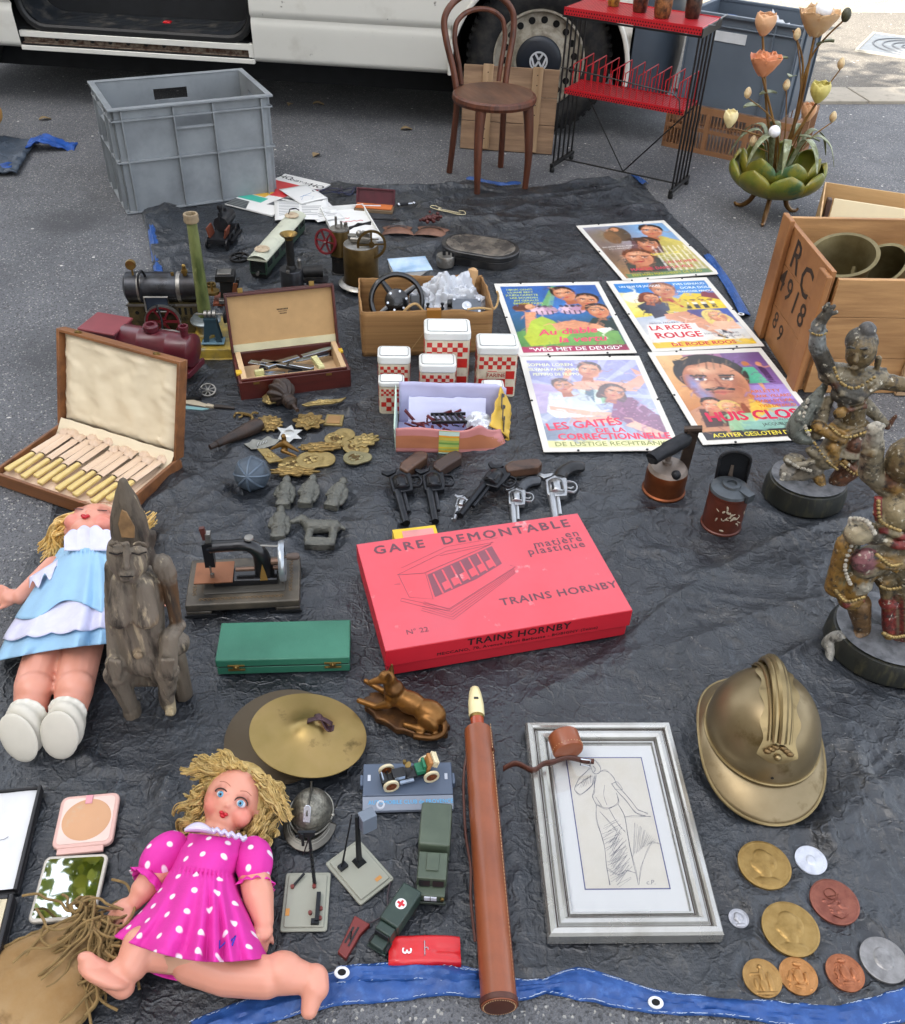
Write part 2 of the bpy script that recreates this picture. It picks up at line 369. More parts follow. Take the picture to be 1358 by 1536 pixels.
mb=MB()
a=R_(9);ku=Vector((math.cos(a),math.sin(a),0));kn=Vector((-math.sin(a),math.cos(a),0));ko=Vector((1.749,5.579,0))
for i in range(-1,30):
    x0=i*1.0+.35; c=ko+ku*(x0+.5)-kn*.135; mb.box(c.x,c.y,.002,.988,.27,.03,9)
struct(mb.build('kerb',CONC,bev=.004))
# inspection cover let into the pavement
t=T('manhole_cover','grey patterned metal inspection cover set in the sunlit pavement','manhole cover',(1.749,5.579,0),9,z=.004)
c0=at(1309,51); t.location=(c0.x,c0.y,.004); t.rotation_euler.z=R_(-28)
STEEL=mat('cover_steel','5a5f64',.6,.1,var=.15,vs=20,col2='5c5a56',amt=.35,cs=30)
mb=MB(); mb.bx(.02,-.6,0,.58,-.02,.008); mb.build('lid',STEEL,t)
mb=MB(); mb.bx(0,-.62,0,.018,0,.012); mb.bx(.582,-.62,0,.6,0,.012); mb.bx(.018,-.018,0,.582,0,.012); mb.bx(.018,-.62,0,.582,-.602,.012); mb.build('frame',mat('cover_frame','8f8c84',.7),t)
mb=MB()
for r in (.06,.12,.18,.24): mb.tube(arc((.3,-.31,.009),r,20,320,30,'xy'),.006,6)
mb.build('raised_ridges',mat('cover_ridge','4a4d52',.5,.6),t)
# unseen house added to cast shade over the stall, and the tree that the mirror shows
n_=Vector((.83,.55,0)); e_=Vector((-.55,.83,0)); bc=n_*-11; 
t=T('town_house','tall pale town house shading the stall','building',(bc.x,bc.y,0),math.degrees(math.atan2(.83,-.55)))
HW=mat('house_render','b9ae9c',.9,var=.08,vs=1.5); hh=15.3*math.tan(SUN_EL)
mb=MB(); mb.bx(-22,0,0,24,8,hh); mb.build('wall',HW,t)
for fl in range(4):
    for k in range(14): mb=MB(); mb.box(-20+k*3.2,-.01,2+fl*3.4,1.2,.06,1.9); mb.build('window',mat('house_glass','20262c',.15),t)
mb=MB(); mb.bx(-22.3,-.5,hh,24.3,8.5,hh+.3); mb.build('roof',mat('house_roof','6b4a3a',.8),t)
LEAF=mat('plane_leaf','8a9a3c',.55,var=.4,vs=2,col2='c9c83e',amt=.45,cs=3)
t=T('plane_tree','plane tree whose leafy branch overhangs the stall','tree',(-3.3,7.3,0))
mb=MB(); mb.tube(spline([(0,0,0),(.1,-.3,1.6),(.5,-1.4,2.9),(1.3,-3.2,3.6),(2.2,-4.9,3.7)],5),[.17-.007*i for i in range(21)],10)
mb.build('trunk',mat('plane_bark','6d6557',.9,bump=.5,bs=20),t)
rr=random.Random(5); mb=MB()
for q_ in range(90):
    c=Vector((rr.uniform(.9,3.0),rr.uniform(-5.9,-2.6),rr.uniform(3.1,3.9))) if q_<45 else Vector((1.36+rr.gauss(0,.28),-4.55+rr.gauss(0,.28),3.5+rr.gauss(0,.2))); r=rr.uniform(.12,.28)
    for _ in range(26):
        d=Vector((rr.gauss(0,1),rr.gauss(0,1),rr.gauss(0,.7))).normalized()*r*rr.random()**.5; p=c+d; q=Euler((rr.uniform(-.9,.9),rr.uniform(-.9,.9),rr.uniform(0,6.3))).to_matrix()
        k=rr.uniform(.025,.05); mb.add([p+q@Vector(v)*k for v in ((0,-1,0),(.8,-.2,.1),(.5,.7,0),(0,1.1,-.1),(-.5,.7,0),(-.8,-.2,.1))],[(0,1,2,3,4,5)],False)
mb.build('crown',LEAF,t)
# ================================================================ VAN
VW=mat('van_white','d9d7ce',.32,var=.03,vs=3,coat=.5,col2='a49c8c',amt=.16,cs=5,soft=.25,col3='4b443c',amt3=.27,cs3=26)
VB=mat('van_black_plastic','1d2126',.5,var=.25,vs=12,col2='6d675e',amt=.3,cs=16,soft=.2)
VD=mat('van_dark_inside','15171a',.8,var=.3)
RUB=mat('rubber_seal','0c0d0f',.55)
RUST=mat('rusty_channel','8f8272',.7,var=.2,vs=30,col2='4a2c1c',amt=.5,cs=40)
van=T('van','white panel van with open sliding door and a steel wheel behind the chair','van',(.315,4.54,0),-4.08)
def vprof(z):      # how far the skin stands out (negative = towards the stall) at height z
    y=.045*max(0,(.275-z)/.03)**2 if z<.275 else 0
    y-= .012*max(0,min(1,(z-.28)/.12))
    y+= .010*math.exp(-((z-.438)/.010)**2)-.008*max(0,min(1,(z-.44)/.02))
    y+= .10*max(0,(z-1.0)/.9)**1.5
    return y
acx,acz,ar=-.02,.30,.395
def skin(xs,zlow,ztop,nv=70):
    mb=MB(); n=len(xs)-1
    mb.sheet(lambda s,t:(lambda x,z:Vector((x,vprof(z),z)))(xs[round(s*n)],zlow(xs[round(s*n)])+(ztop-zlow(xs[round(s*n)]))*(t**1.4)),n,nv); return mb
def zl(x):
    q=ar*ar-(x-acx)**2; return max(.25,acz+math.sqrt(q)) if q>0 else .25
p=skin([-2.93,-2.8,-2.6,-2.424],lambda x:.25,1.9); p.build('rear_panel',VW,van,ang=60)
xs=[-1.318+.05*i for i in range(18)]+[acx+ar*math.cos(R_(180-a)) for a in range(0,181,4)]+[.45,.55,.64]
xs=[-1.318,-1.1,-.9,-.7,-.55,-.47,acx-ar-.005]+[acx+ar*math.cos(R_(180-a)) for a in range(0,181,4)]
p=skin(xs,zl,1.9); p.build('front_panel',VW,van,ang=60)
mb=MB(); mb.sheet(lambda s,t:Vector((.375+.3*s,.12*s*s+vprof(.62+1.0*t),.62+.45*t)),6,6); mb.build('front_wing',VW,van)
mb=MB(); mb.tube([(acx+ar*math.cos(R_(a)),-.006+vprof(.5),acz+ar*math.sin(R_(a))) for a in range(186,-7,-4)],.011,8); mb.build('wheel_arch_lip',VW,van)
mb=MB(); mb.sheet(lambda s,t:Vector((acx+(ar-.004)*math.cos(R_(200-220*s)),.0+.55*t,acz+(ar-.004)*math.sin(R_(200-220*s)))),32,2); mb.bx(-.5,.5,.2,.45,.53,.75); mb.build('wheel_housing',VD,van)
# doorway
def rrect(x0,z0,x1,z1,r,n=6):
    pts=[]
    for cx,cz,a in ((x0+r,z0+r,180),(x1-r,z0+r,270)):
        for i in range(n+1): pts.append((cx+r*math.cos(R_(a+90*i/n)),cz+r*math.sin(R_(a+90*i/n))))
    return [(x0,z1)]+pts+[(x1,z1)]
mb=MB(); mb.tube([(x,.018,z) for x,z in rrect(-2.40,.340,-1.325,1.85,.11)],.014,8,sq=1.3); mb.build('door_seal',RUB,van)
mb=MB(); mb.sheet(lambda s,t:(lambda P:Vector((P[0],.018+.20*t,P[1]+(.02*t))))(rrect(-2.388,.352,-1.337,1.8,.12)[round(s*15)]),15,3); mb.build('step_tray',VB,van)
mb=MB()
for k in range(7): mb.box(-1.86,.09+k*.02,.358+.002*k,.86,.006,.006)
mb.build('step_ribs',VB,van)
mb=MB(); mb.bx(-2.39,.225,.34,-1.33,.25,.55); mb.bx(-2.40,.25,.52,-1.32,1.7,.55); mb.bx(-2.43,.1,.3,-2.405,1.7,1.85); mb.bx(-1.315,.1,.6,-1.30,1.7,1.85); mb.bx(-2.9,1.7,.3,.5,1.74,1.85); mb.build('load_floor',VD,van)
mb=MB(); mb.box(-1.762,.15,.362,.035,.03,.02); mb.build('step_reflector',mat('red_reflector','c8101c',.3),van,bev=.003)
mb=MB(); mb.bx(-2.424,.004,.300,-1.318,.03,.326); mb.bx(-2.424,-.004,.245,-1.318,.02,.266); mb.bx(-1.345,.002,.27,-1.318,.03,.33); mb.build('sill',VW,van,bev=.003)
mb=MB(); mb.bx(-2.42,.035,.262,-1.33,.05,.304); mb.bx(-2.42,.012,.272,-1.33,.04,.276); mb.build('door_rail',RUST,van)
mb=MB()
for k in range(8): mb.cyl((-2.26+k*.085,.036,.292),(-2.26+k*.085,.028,.292),.009,n=12)
mb.bx(-2.42,.0,.267,-1.33,.02,.2715); mb.build('rail_holes',RUB,van)
mb=MB(); mb.bx(-1.55,.3,.55,-1.36,.6,.56); mb.bx(-1.78,.28,.551,-1.57,.6,.57); o=mb.build('cardboard_sheet',mat('card_sheet','c9a36a',.9),van); 
# underside, bumper, far side
mb=MB(); mb.bx(-2.93,.05,.27,-.45,1.7,.33); mb.bx(-2.93,.30,.10,-.42,1.68,.27); mb.bx(-.42,.75,.12,.5,1.5,.3); mb.bx(.3,.3,.3,.6,1.7,.5); mb.build('underbody',VD,van)  # low boxes added beneath the floor to block light under the van
BUMP=mat('bumper_plastic','39424c',.5,var=.15,vs=6,col2='6a6e70',amt=.25,cs=8)
mb=MB(); mb.sheet(lambda s,t:(lambda a:Vector((.385+.26*math.sin(a)*(1-.10*(2*t-1)**2),.36-.36*math.cos(a)-.02+.0*t,.19+.42*t)))(PI/2*min(1,s*1.25)) if s<.8 else Vector((.645-.026*(2*t-1)**2,.34+1.3*(s-.8)/.2,.19+.42*t)),24,8); mb.build('bumper',BUMP,van)
mb=MB(); mb.bx(-2.93,1.72,.25,.6,1.76,1.9); mb.bx(-2.93,.12,1.86,.1,1.72,1.92); mb.bx(-2.96,.06,.25,-2.93,1.72,1.9); mb.build('body_shell',VW,van)
mb=MB(); mb.sheet(lambda s,t:Vector((-.75+.9*s-.45*t*s,-.03+vprof(1.05+.7*t),1.05+.7*t)),6,8); mb.build('side_window',mat('van_glass','10151a',.08),van)
mb=MB(); mb.sheet(lambda s,t:Vector((.66-.56*t,.1+1.55*s,1.05+.8*t)),4,4); mb.build('windscreen',MATS['van_glass'],van)
mb=MB(); mb.bx(.62,.1,.6,.66,1.65,1.05); mb.build('bonnet',VW,van,bev=.03)
# wheel
TYRE=mat('tyre_rubber','16171a',.75,var=.2,vs=40,col2='4a463f',amt=.32,cs=18,soft=.25)
RIM=mat('wheel_rim_paint','a29c8e',.5,var=.08,col2='5f523f',amt=.42,cs=22,soft=.15)
def wheel(cx,cy,flip=False):
    M=TR(cx,cy,.326,90 if not flip else -90)
    mb=MB(); prof=[(.2,-.02),(.205,.0),(.23,.014),(.262,.016),(.30,.006),(.318,-.012),(.326,-.03),(.327,-.17),(.318,-.19),(.28,-.2),(.2,-.19)]
    mb.lathe(prof,64,M,caps=False)
    for k in range(56):
        a=R_(k*360/56); mm=M@Matrix.Rotation(a,4,'Z'); mb.X=mm; mb.box(.314,0,-.016,.026,.017,.02,ry=35); mb.box(.327,0,-.06,.008,.02,.05); mb.X=I4
    o=mb.build('wheel',TYRE,van)
    mb=MB(); mb.lathe([(.206,-.004),(.206,.008),(.198,.010),(.192,-.01),(.186,-.022),(.176,-.02),(.14,-.022),(.132,-.014),(.120,.004),(.112,.012),(.10,.014),(.06,.014)],64,M,caps=False); mb.build('rim',RIM,o)
    mb=MB()
    for k in range(18):
        a=R_(k*20+6); mb.lathe([(0,-.0185),(.0145,-.0185),(.0155,-.0205)],12,M@TR(.159*math.cos(a),.159*math.sin(a),0))
    mb.build('rim_hole',mat('hole_black','060606',.9),o)
    mb=MB(); mb.lathe([(.101,.008),(.102,.016),(.096,.024),(.08,.030),(.05,.033),(0,.034)],40,M)
    for k in range(8): a=R_(k*45+10); mb.lathe([(.004,.026),(.004,.030),(0,.031)],8,M@TR(.078*math.cos(a),.078*math.sin(a),0))
    h=mb.build('hub_cap',mat('hub_cap_navy','1b212b',.4),o)
    if not flip:
        mb=MB(); E=M@TR(0,0,.0345)
        mb.X=E; mb.lathe([(.034,0),(.0345,.004),(.041,.004),(.0415,0)],40,caps=False)
        def bar(x1,y1,x2,y2,wd=.0085):
            L=math.hypot(x2-x1,y2-y1); a=math.degrees(math.atan2(y2-y1,x2-x1)); mb.box((x1+x2)/2,(y1+y2)/2,.0015,L,wd,.004,a)
        bar(-.0165,.031,0,.006);bar(.0165,.031,0,.006)
        bar(-.032,.014,-.0165,-.027);bar(-.0165,-.027,0,.0);bar(0,.0,.0165,-.027);bar(.0165,-.027,.032,.014)
        mb.X=I4; mb.build('emblem',mat('emblem_silver','dfe2e6',.3,.3),o)
    return o
wheel(-.02,.06); wheel(-2.94+.35,.06) if False else None
wheel(-.02,1.72,True); wheel(-2.94,.06); wheel(-2.94,1.72,True)
# ================================================================ BACKGROUND THINGS
GREYP=mat('grey_crate_plastic','858a8d',.5,var=.08,vs=6,col2='63666a',amt=.33,cs=9,soft=.25,rvar=.1)
def crate(name,label,cat,pos,rz,w,d,h,m,ribs,handle=True,lowx=None):
    t=T(name,label,cat,pos,rz,z=0)
    th=.004; mb=MB(); o=.018   # outer skin inset behind the rim
    def wall(L,M,hl):
        mb.X=M; a=L/2-o
        if hl: hw=.065; mb.bx(-a,0,.005,a,th,h-.085);mb.bx(-a,0,h-.085,-hw,th,h-.045);mb.bx(hw,0,h-.085,a,th,h-.045);mb.bx(-a,0,h-.045,a,th,h-.004)
        else: mb.bx(-a,0,.005,a,th,h-.004)
    F=[(w,TR(w/2,o,0)),(w,TR(w/2,d-o-th,0)),(d,TR(o,d/2,0,rz=-90)),(d,TR(w-o,d/2,0,rz=-90) )]
    F[3]=(d,TR(w-o-th,d/2,0,rz=-90))
    for L,M in F: wall(L,M,handle)
    mb.X=I4; mb.bx(o,o,.002,w-o,d-o,.007); mb.build('shell',m,t)
    mb=MB()
    for k,(L,M) in enumerate([(w,TR(w/2,0,0)),(w,TR(w/2,d,0,rz=180)),(d,TR(0,d/2,0,rz=-90)),(d,TR(w,d/2,0,rz=90))]):
        mb.X=M; a=L/2
        xs=[-a+.045,-.072,.072,a-.045] if L>.5 else [-a+.045,-.07,.07,a-.045]
        for x in xs: mb.bx(x-.0025,.003,.004,x+.0025,o,h-.012)
        for z in ribs: mb.bx(-a+.006,.004,z-.003,a-.006,o+.0005,z+.003)
        mb.bx(-.07,.008,h-.092,.07,o,h-.087)
    mb.X=I4; mb.build('ribs',m,t,bev=.0008,seg=1)
    mb=MB(); b=.016
    mb.bx(0,0,h-.008,w,b+.006,h);mb.bx(0,d-b-.006,h-.008,w,d,h);mb.bx(0,b+.006,h-.0079,b+.006,d-b-.006,h-.0001);mb.bx(w-b-.006,b+.006,h-.0079,w,d-b-.006,h-.0001)
    mb.build('rim',m,t,bev=.0015)
    return t
crate('plastic_crate','large empty grey ribbed stacking crate on the tarpaulin corner by the van','crate',at(190,324)[:3],27.8,.6,.4,.378,GREYP,(.006,.19,.335))
# ---- chair
CW=wood('bentwood','6b3b26','3a1e12',.42,30,(1,1,.12),.15)
SEATW=wood('chair_seat_wood','6a4a36','443024',.5,14,(1,.25,1),.2)
t=T('chair','small brown bentwood chair with double hoop back and round seat','chair',(.093,3.925,0),24,z=.004)
mb=MB(); mb.lathe([(0,.318),(.13,.318),(.155,.322),(.163,.332),(.162,.343),(.152,.349),(.142,.3475),(.06,.344),(0,.343)],48); mb.build('seat',SEATW,t)
mb=MB(); mb.lathe([(.150,.314),(.163,.318),(.1685,.330),(.166,.343),(.158,.349),(.150,.3485)],48,caps=False); mb.build('seat_ring',CW,t)
for sx in (-1,1):
    mb=MB(); mb.tube(spline([(sx*.108,-.118,0),(sx*.112,-.118,.12),(sx*.108,-.108,.24),(sx*.10,-.10,.322)],6),[.0125]*3+[.0135+.0006*i for i in range(16)],12); mb.build('leg',CW,t)
hp=[(-.12,.15,0),(-.112,.135,.15),(-.106,.128,.30),(-.118,.142,.40),(-.142,.163,.50),(-.150,.178,.565)]
top=[(-.150*math.cos(R_(a)),.178+.016*math.sin(R_(a)),.565+.105*math.sin(R_(a))) for a in (22,45,68,90)]
L_=hp+top; full=L_+[(-x,y,z) for x,y,z in L_[-2::-1]]
mb=MB(); mb.tube(spline(full,5),.0128,12); mb.build('back_hoop',CW,t)
hp=[(-.082,.142,.352),(-.092,.15,.42),(-.108,.163,.50),(-.106,.170,.545)]; top=[(-.106*math.cos(R_(a)),.170+.01*math.sin(R_(a)),.545+.068*math.sin(R_(a))) for a in (25,50,72,90)]
L_=hp+top; full=L_+[(-x,y,z) for x,y,z in L_[-2::-1]]
mb=MB(); mb.tube(spline(full,5),.0098,10); mb.build('inner_hoop',CW,t)
# ---- plank board against the wheel
PINE=wood('old_pine','a58668','6f5540',.7,16,(.1,1,1),.3)
PINE2=wood('pale_batten','b89a78','8d7050',.7,16,(1,1,.1),.3)
b0=at(690,223);b1=at(829,233); rz=math.degrees(math.atan2(b1.y-b0.y,b1.x-b0.x))
t=T('wooden_board','board of old pine planks with two battens leaning on the van wheel','wooden board',b0,rz,z=.003,rx=-9)
mb=MB()
for z0,z1 in ((0,.118),(.12,.23),(.232,.345)): mb.bx(0,0,z0,.415,.014,z1)
mb.build('plank',PINE,t,bev=.002)
for x in (.085,.30):
    mb=MB(); mb.bx(x,-.013,.006,x+.045,-.0005,.352); 
    o=mb.build('batten',PINE2,t,bev=.002)
mb=MB()
for x in (.107,.322):
    for z in (.05,.09,.16,.2,.28,.32): mb.cyl((x,-.0128,z),(x,-.0142,z),.0028,n=8)
mb.build('nails',mat('nail_rust','3a2a20',.6,.6),t)
# ---- black and red wire rack
BLK=mat('black_wire','0d0d0e',.4,var=.2); RED=mat('red_enamel','b3121f',.38,var=.1,vs=20,col2='d86a6a',amt=.2,cs=40)
t=T('wire_rack','black wire rack with red perforated top and red record dividers','rack',at(828,258),-28.4)
W_,D_,H_=.535,.2,.635
for x in (0,W_):
    mb=MB(); mb.bx(x-.008,-.012,.022,x+.008,D_+.012,.038); o=mb.build('foot_bar',BLK,t,bev=.002)
    mb=MB()
    for y in (0,D_): mb.lathe([(.008,0),(.011,.004),(.011,.018),(.007,.024)],12,TR(x,y,0))
    mb.build('foot',BLK,o)
    for k in range(5): mb=MB(); mb.cyl((x,.005+k*D_*.2375,.03),(x,.005+k*D_*.2375,H_),.0042,n=8); mb.build('rod',BLK,t)
mb=MB(); mb.cyl((0,D_/2,.03),(W_,D_/2,.03),.0035,n=8)
mb.cyl((.06,D_/2,.335),(W_*.53,D_/2,.032),.003,n=8); mb.cyl((W_,D_/2,.335),(W_*.53,D_/2,.032),.003,n=8); mb.build('brace',BLK,t)
def perf(x0,y0,x1,y1,z,lip,t,nm):
    mb=MB(); mb.bx(x0,y0,z,x1,y1,z+.003); mb.bx(x0,y0-.002,z-lip,x1,y0,z+.006); mb.bx(x0,y1,z-lip,x1,y1+.002,z+.006)
    o=mb.build(nm,RED,t); mb=MB(); n=int((x1-x0)/.011)
    for i in range(n):
        for j,zz in ((0,z-lip*.25),(1,z-lip*.75)):
            mb.lathe([(0,0),(.0032,0)],8,TR(x0+.006+i*.011+j*.0055,y0-.0024,zz,90))
        for j in range(int((y1-y0)/.012)): mb.lathe([(0,0),(.0033,0)],8,TR(x0+.006+i*.011,y0+.008+j*.012,z+.0034))
    mb.build('perforations',mat('perforation_dark','3a0508',.8),o); return o
perf(-.01,-.012,W_+.01,D_+.012,H_,.022,t,'top_shelf')
mb=MB(); mb.bx(-.014,-.018,H_-.030,W_+.014,-.0145,H_-.023); mb.bx(W_+.012,-.018,H_-.030,W_+.016,D_+.015,H_+.002); mb.build('shelf_edge',BLK,t)
perf(.012,.02,W_-.012,D_-.02,.335,.016,t,'record_shelf')
mb=MB()
for k in range(9):
    x=.035+k*.056
    for y in (.035,D_-.035):
        mb.tube([(x,y,.338),(x,y,.43),(x+.028,y+.0,.452),(x+.028,y,.338)],.0022,6)
    mb.tube([(x,.035,.43),(x+.028,D_-.035,.452)],.002,6)
mb.build('record_divider',RED,t)
mb=MB(); mb.tube([(-.004,-.002,.42),(.2,-.01,.415),(W_-.06,-.01,.40),(W_-.03,-.01,.38),(W_-.02,-.004,.33)],.0026,6); mb.build('front_wire',BLK,t)
mb=MB(); mb.tube([(W_+.012,.05,H_+.004),(W_+.04,.05,H_+.005),(W_+.05,.05,H_+.03),(W_+.05,.14,H_+.03)],.003,6); mb.build('hook',mat('hook_steel','6a6d70',.4,.8),t)
rk=t; RM=TR(*rk.location,rz=-28.4)
JAR=[('b08a3a','5a3a1c','mustard and brown glazed jar'),('6b3a26','2a1712','dark red brown glazed jar'),('8a5a34','3d2717','mottled tan glazed jar'),('4a3024','1d120e','blackish brown glazed jar')]
for k,(xx,yy,sz) in enumerate(((.13,.14,.026),(.255,.10,.03),(.36,.06,.034),(.455,.13,.031))):
    c1,c2,lb=JAR[k]; p=RM@Vector((xx,yy,H_+.0042))
    o=T('jar',lb+' on the red rack top, '+('nearest the van wheel','second from the left','third from the left','nearest the lamp')[k],'jar',p,group='glazed jars on the rack')
    mb=MB(); mb.lathe([(sz*.8,0),(sz*.86,.003),(sz*.95,.02),(sz,.05),(sz*.9,.085),(sz*.7,.10),(sz*.72,.108),(sz*.6,.108),(sz*.6,.1)],24); mb.build('body',mat('jar%d'%k,c1,.3,var=.3,vs=40,col2=c2,amt=.5,cs=50,soft=.1),o)
# ---- brown crate with grey bin on top
BRC=mat('brown_crate_plastic','8a6242',.6,var=.1,vs=8); b0=at(992,218); b1=at(1079,237); rz=math.degrees(math.atan2(b1.y-b0.y,b1.x-b0.x))
t=T('vegetable_crate','brown slatted plastic crate under the dark grey bin','crate',b0,rz)
def slat(mb,L,H,n):
    mb.bx(0,0,0,L,.008,.02);mb.bx(0,0,H-.03,L,.008,H);mb.bx(0,.001,H*.5-.008,L,.007,H*.5+.008)
    k=int(L/.016)
    for i in range(k+1): mb.bx(i*(L-.004)/k,.001,.0,i*(L-.004)/k+.004,.006,H-.001) if not(.32<i/k<.36 or .64<i/k<.68) else mb.bx(i*(L-.02)/k,-.002,.0,i*(L-.02)/k+.02,.009,H)
w_,d_,h_=.58,.39,.2
mb=MB()
for L,M in ((w_,TR(0,0,0)),(w_,TR(w_,d_,0,rz=180)),(d_,TR(0,d_,0,rz=-90)),(d_,TR(w_,0,0,rz=90))): mb.X=M; slat(mb,L,h_,0)
mb.X=I4; mb.build('sides',BRC,t)
mb=MB(); mb.bx(.01,.01,.004,w_-.01,d_-.01,.012); mb.bx(.01,.01,h_*.6,w_-.01,d_-.01,h_*.6+.004); mb.build('base',BRC,t)
GRB=mat('dark_bin_plastic','525c67',.5,var=.1,vs=5,col2='777c80',amt=.2,cs=8)
M=TR(*t.location,rz=rz); p=M@Vector((.02,.0,h_+.004))
t=T('storage_bin','dark grey plastic storage bin stacked on the brown crate','storage bin',p,rz)
w_,d_,h_=.5,.37,.37
mb=MB(); th=.005
mb.bx(.012,.012,0,w_-.012,.017,h_-.003);mb.bx(.012,d_-.017,0,w_-.012,d_-.012,h_-.003);mb.bx(.012,.017,0,.017,d_-.017,h_-.003);mb.bx(w_-.017,.017,0,w_-.012,d_-.017,h_-.003);mb.bx(.017,.017,0,w_-.017,d_-.017,.006)
mb.build('shell',GRB,t)
mb=MB(); mb.bx(0,0,h_-.012,w_,.02,h_);mb.bx(0,d_-.02,h_-.012,w_,d_,h_);mb.bx(0,.02,h_-.0119,.02,d_-.02,h_-.0001);mb.bx(w_-.02,.02,h_-.0119,w_,d_-.02,h_-.0001)
mb.bx(.002,.004,h_-.05,w_-.002,.0119,h_-.044)
for x in (.01,.12,w_-.12,w_-.016): mb.bx(x,.003,.004,x+.006,.012,h_-.012)
for y in (.01,.1,d_-.1,d_-.016): mb.bx(w_-.012,y,.004,w_-.003,y+.006,h_-.012)
mb.build('rim',GRB,t,bev=.002)
mb=MB(); mb.bx(.13,.0085,h_-.105,.27,.0115,h_-.065); mb.build('label_plate',mat('bin_label','b9bdc0',.5),t,bev=.001)
BAG=mat('white_bag_plastic','d8dce2',.35,var=.1,vs=20,bump=.3,bs=40)
BM=TR(*t.location,rz=rz); p=BM@Vector((.3,.2,.2))
t=T('crumpled_bag','crumpled white plastic bag showing inside the grey bin','plastic bag',p)
mb=MB()
mb.sheet(lambda s,t_:(lambda a,e:Vector((math.cos(a)*math.cos(e)*.14,math.sin(a)*math.cos(e)*.11,.0+.14*math.sin(e)))*(1+.35*fbm(math.cos(a)*3,math.sin(a)*3,e*3)))(2*PI*s,-.4+1.97*t_),40,18); mb.build('bag',BAG,t)
p=BM@Vector((.12,.22,.22))
t=T('blue_cloth','rolled blue cloth beside the white bag in the bin','cloth',p); mb=MB(); mb.tube(spline([(-.08,0,.02),(0,.03,.06),(.08,0,.03)],6),.05,10); mb.build('cloth_roll',mat('blue_cloth','2c4a78',.8,bump=.3,bs=60),t)
# ---- flower lamp
GRN=mat('lotus_green','5f6a1c',.38,var=.25,vs=9,col2='8a7a2c',amt=.45,cs=14,soft=.2,coat=.2,col3='3a5a34',amt3=.4,cs3=9,rvar=.1)
BRZ=mat('stem_bronze','6a4a24',.4,.4,var=.25,vs=20,col2='8c6a34',amt=.4,cs=16,soft=.2)
bc=at(1150,322); t=T('flower_lamp','tall metal flower lamp with roses growing from a green lotus bowl','lamp',bc,0,z=.002)
def petal(w,h,curl,cup,n=10):
    def fn(s,v):
        x=(s-.5)*2; wd=w*math.sin(PI*min(1,.12+.88*v)*.62)**.8*(1 if v<.8 else math.sqrt(max(0,1-((v-.8)/.2)**2))*.999+.001)
        return Vector((x*wd, -curl*v*v*h - cup*(1-x*x)*0, v*h))+Vector((0,cup*x*x*w,0))
    return fn
mb=MB()
for ring,(n,r0_,r1_,z0_,z1_,ph) in enumerate(((8,.06,.172,.085,.212,0),(7,.05,.140,.10,.25,20))):
    for k in range(n):
        a=2*PI*k/n+R_(ph)
        def fn(s,v,a=a,r0_=r0_,r1_=r1_,z0_=z0_,z1_=z1_,n=n):
            v=1-(1-v)**1.8; x=(s-.5)*2; r=r0_+(r1_-r0_)*math.sin(PI*.62*v); z=z0_+(z1_-z0_)*v**1.5
            wd=1.16*math.sqrt(max(0.0004,1-(max(0,v-.45)/.55)**3.6)); aa=a+x*PI/n*wd
            r*=1+.10*(1-x*x)*v; z-=.012*x*x*v
            return Vector((r*math.cos(aa),r*math.sin(aa),z))
        m2=MB(); m2.sheet(fn,10,14); mb.add(m2.v,m2.f)
mb.build('lotus_bowl',GRN,t,solid=.003,ang=80)
mb=MB(); mb.lathe([(0,.085),(.06,.083),(.08,.09),(.06,.10),(0,.1)],20); mb.build('bowl_base',GRN,t)
for k,a in enumerate((-110,20,140)):
    c,s=math.cos(R_(a)),math.sin(R_(a)); q=[(.05,.095),(.07,.06),(.085,.03),(.11,.008),(.135,.004),(.145,.012)]
    mb=MB(); mb.tube(spline([(r*c,r*s,z) for r,z in q],5),[.010]*12+[.010-.0004*i for i in range(14)],8); mb.build('foot',BRZ,t)
YL=bc.y
def LP(px,py,dy=0): p=aty(px,py,YL+dy); return p-Vector((bc.x,bc.y,.002))
def stem(pts,r): mb=MB(); n=len(pts); q=spline(pts,6); mb.tube(q,[r*(1-.35*i/len(q)) for i in range(len(q))],8); mb.build('stem',BRZ,t)
o0=Vector((0,0,.1))
FL=[('dcae88','c9986c',(1148,36),.0,.036,'tulip'),('d28050','dd9a76',(1148,95),-.02,.042,'rose'),('b9ac55','cfc47a',(1230,138),-.03,.035,'tulip'),('e2cf92','efe3b5',(1096,178),-.04,.030,'bud'),('d79a6a','e3b48c',(1213,168),.03,.032,'bud'),('d4b48e','bf9668',(1228,30),0,.052,'rose')]
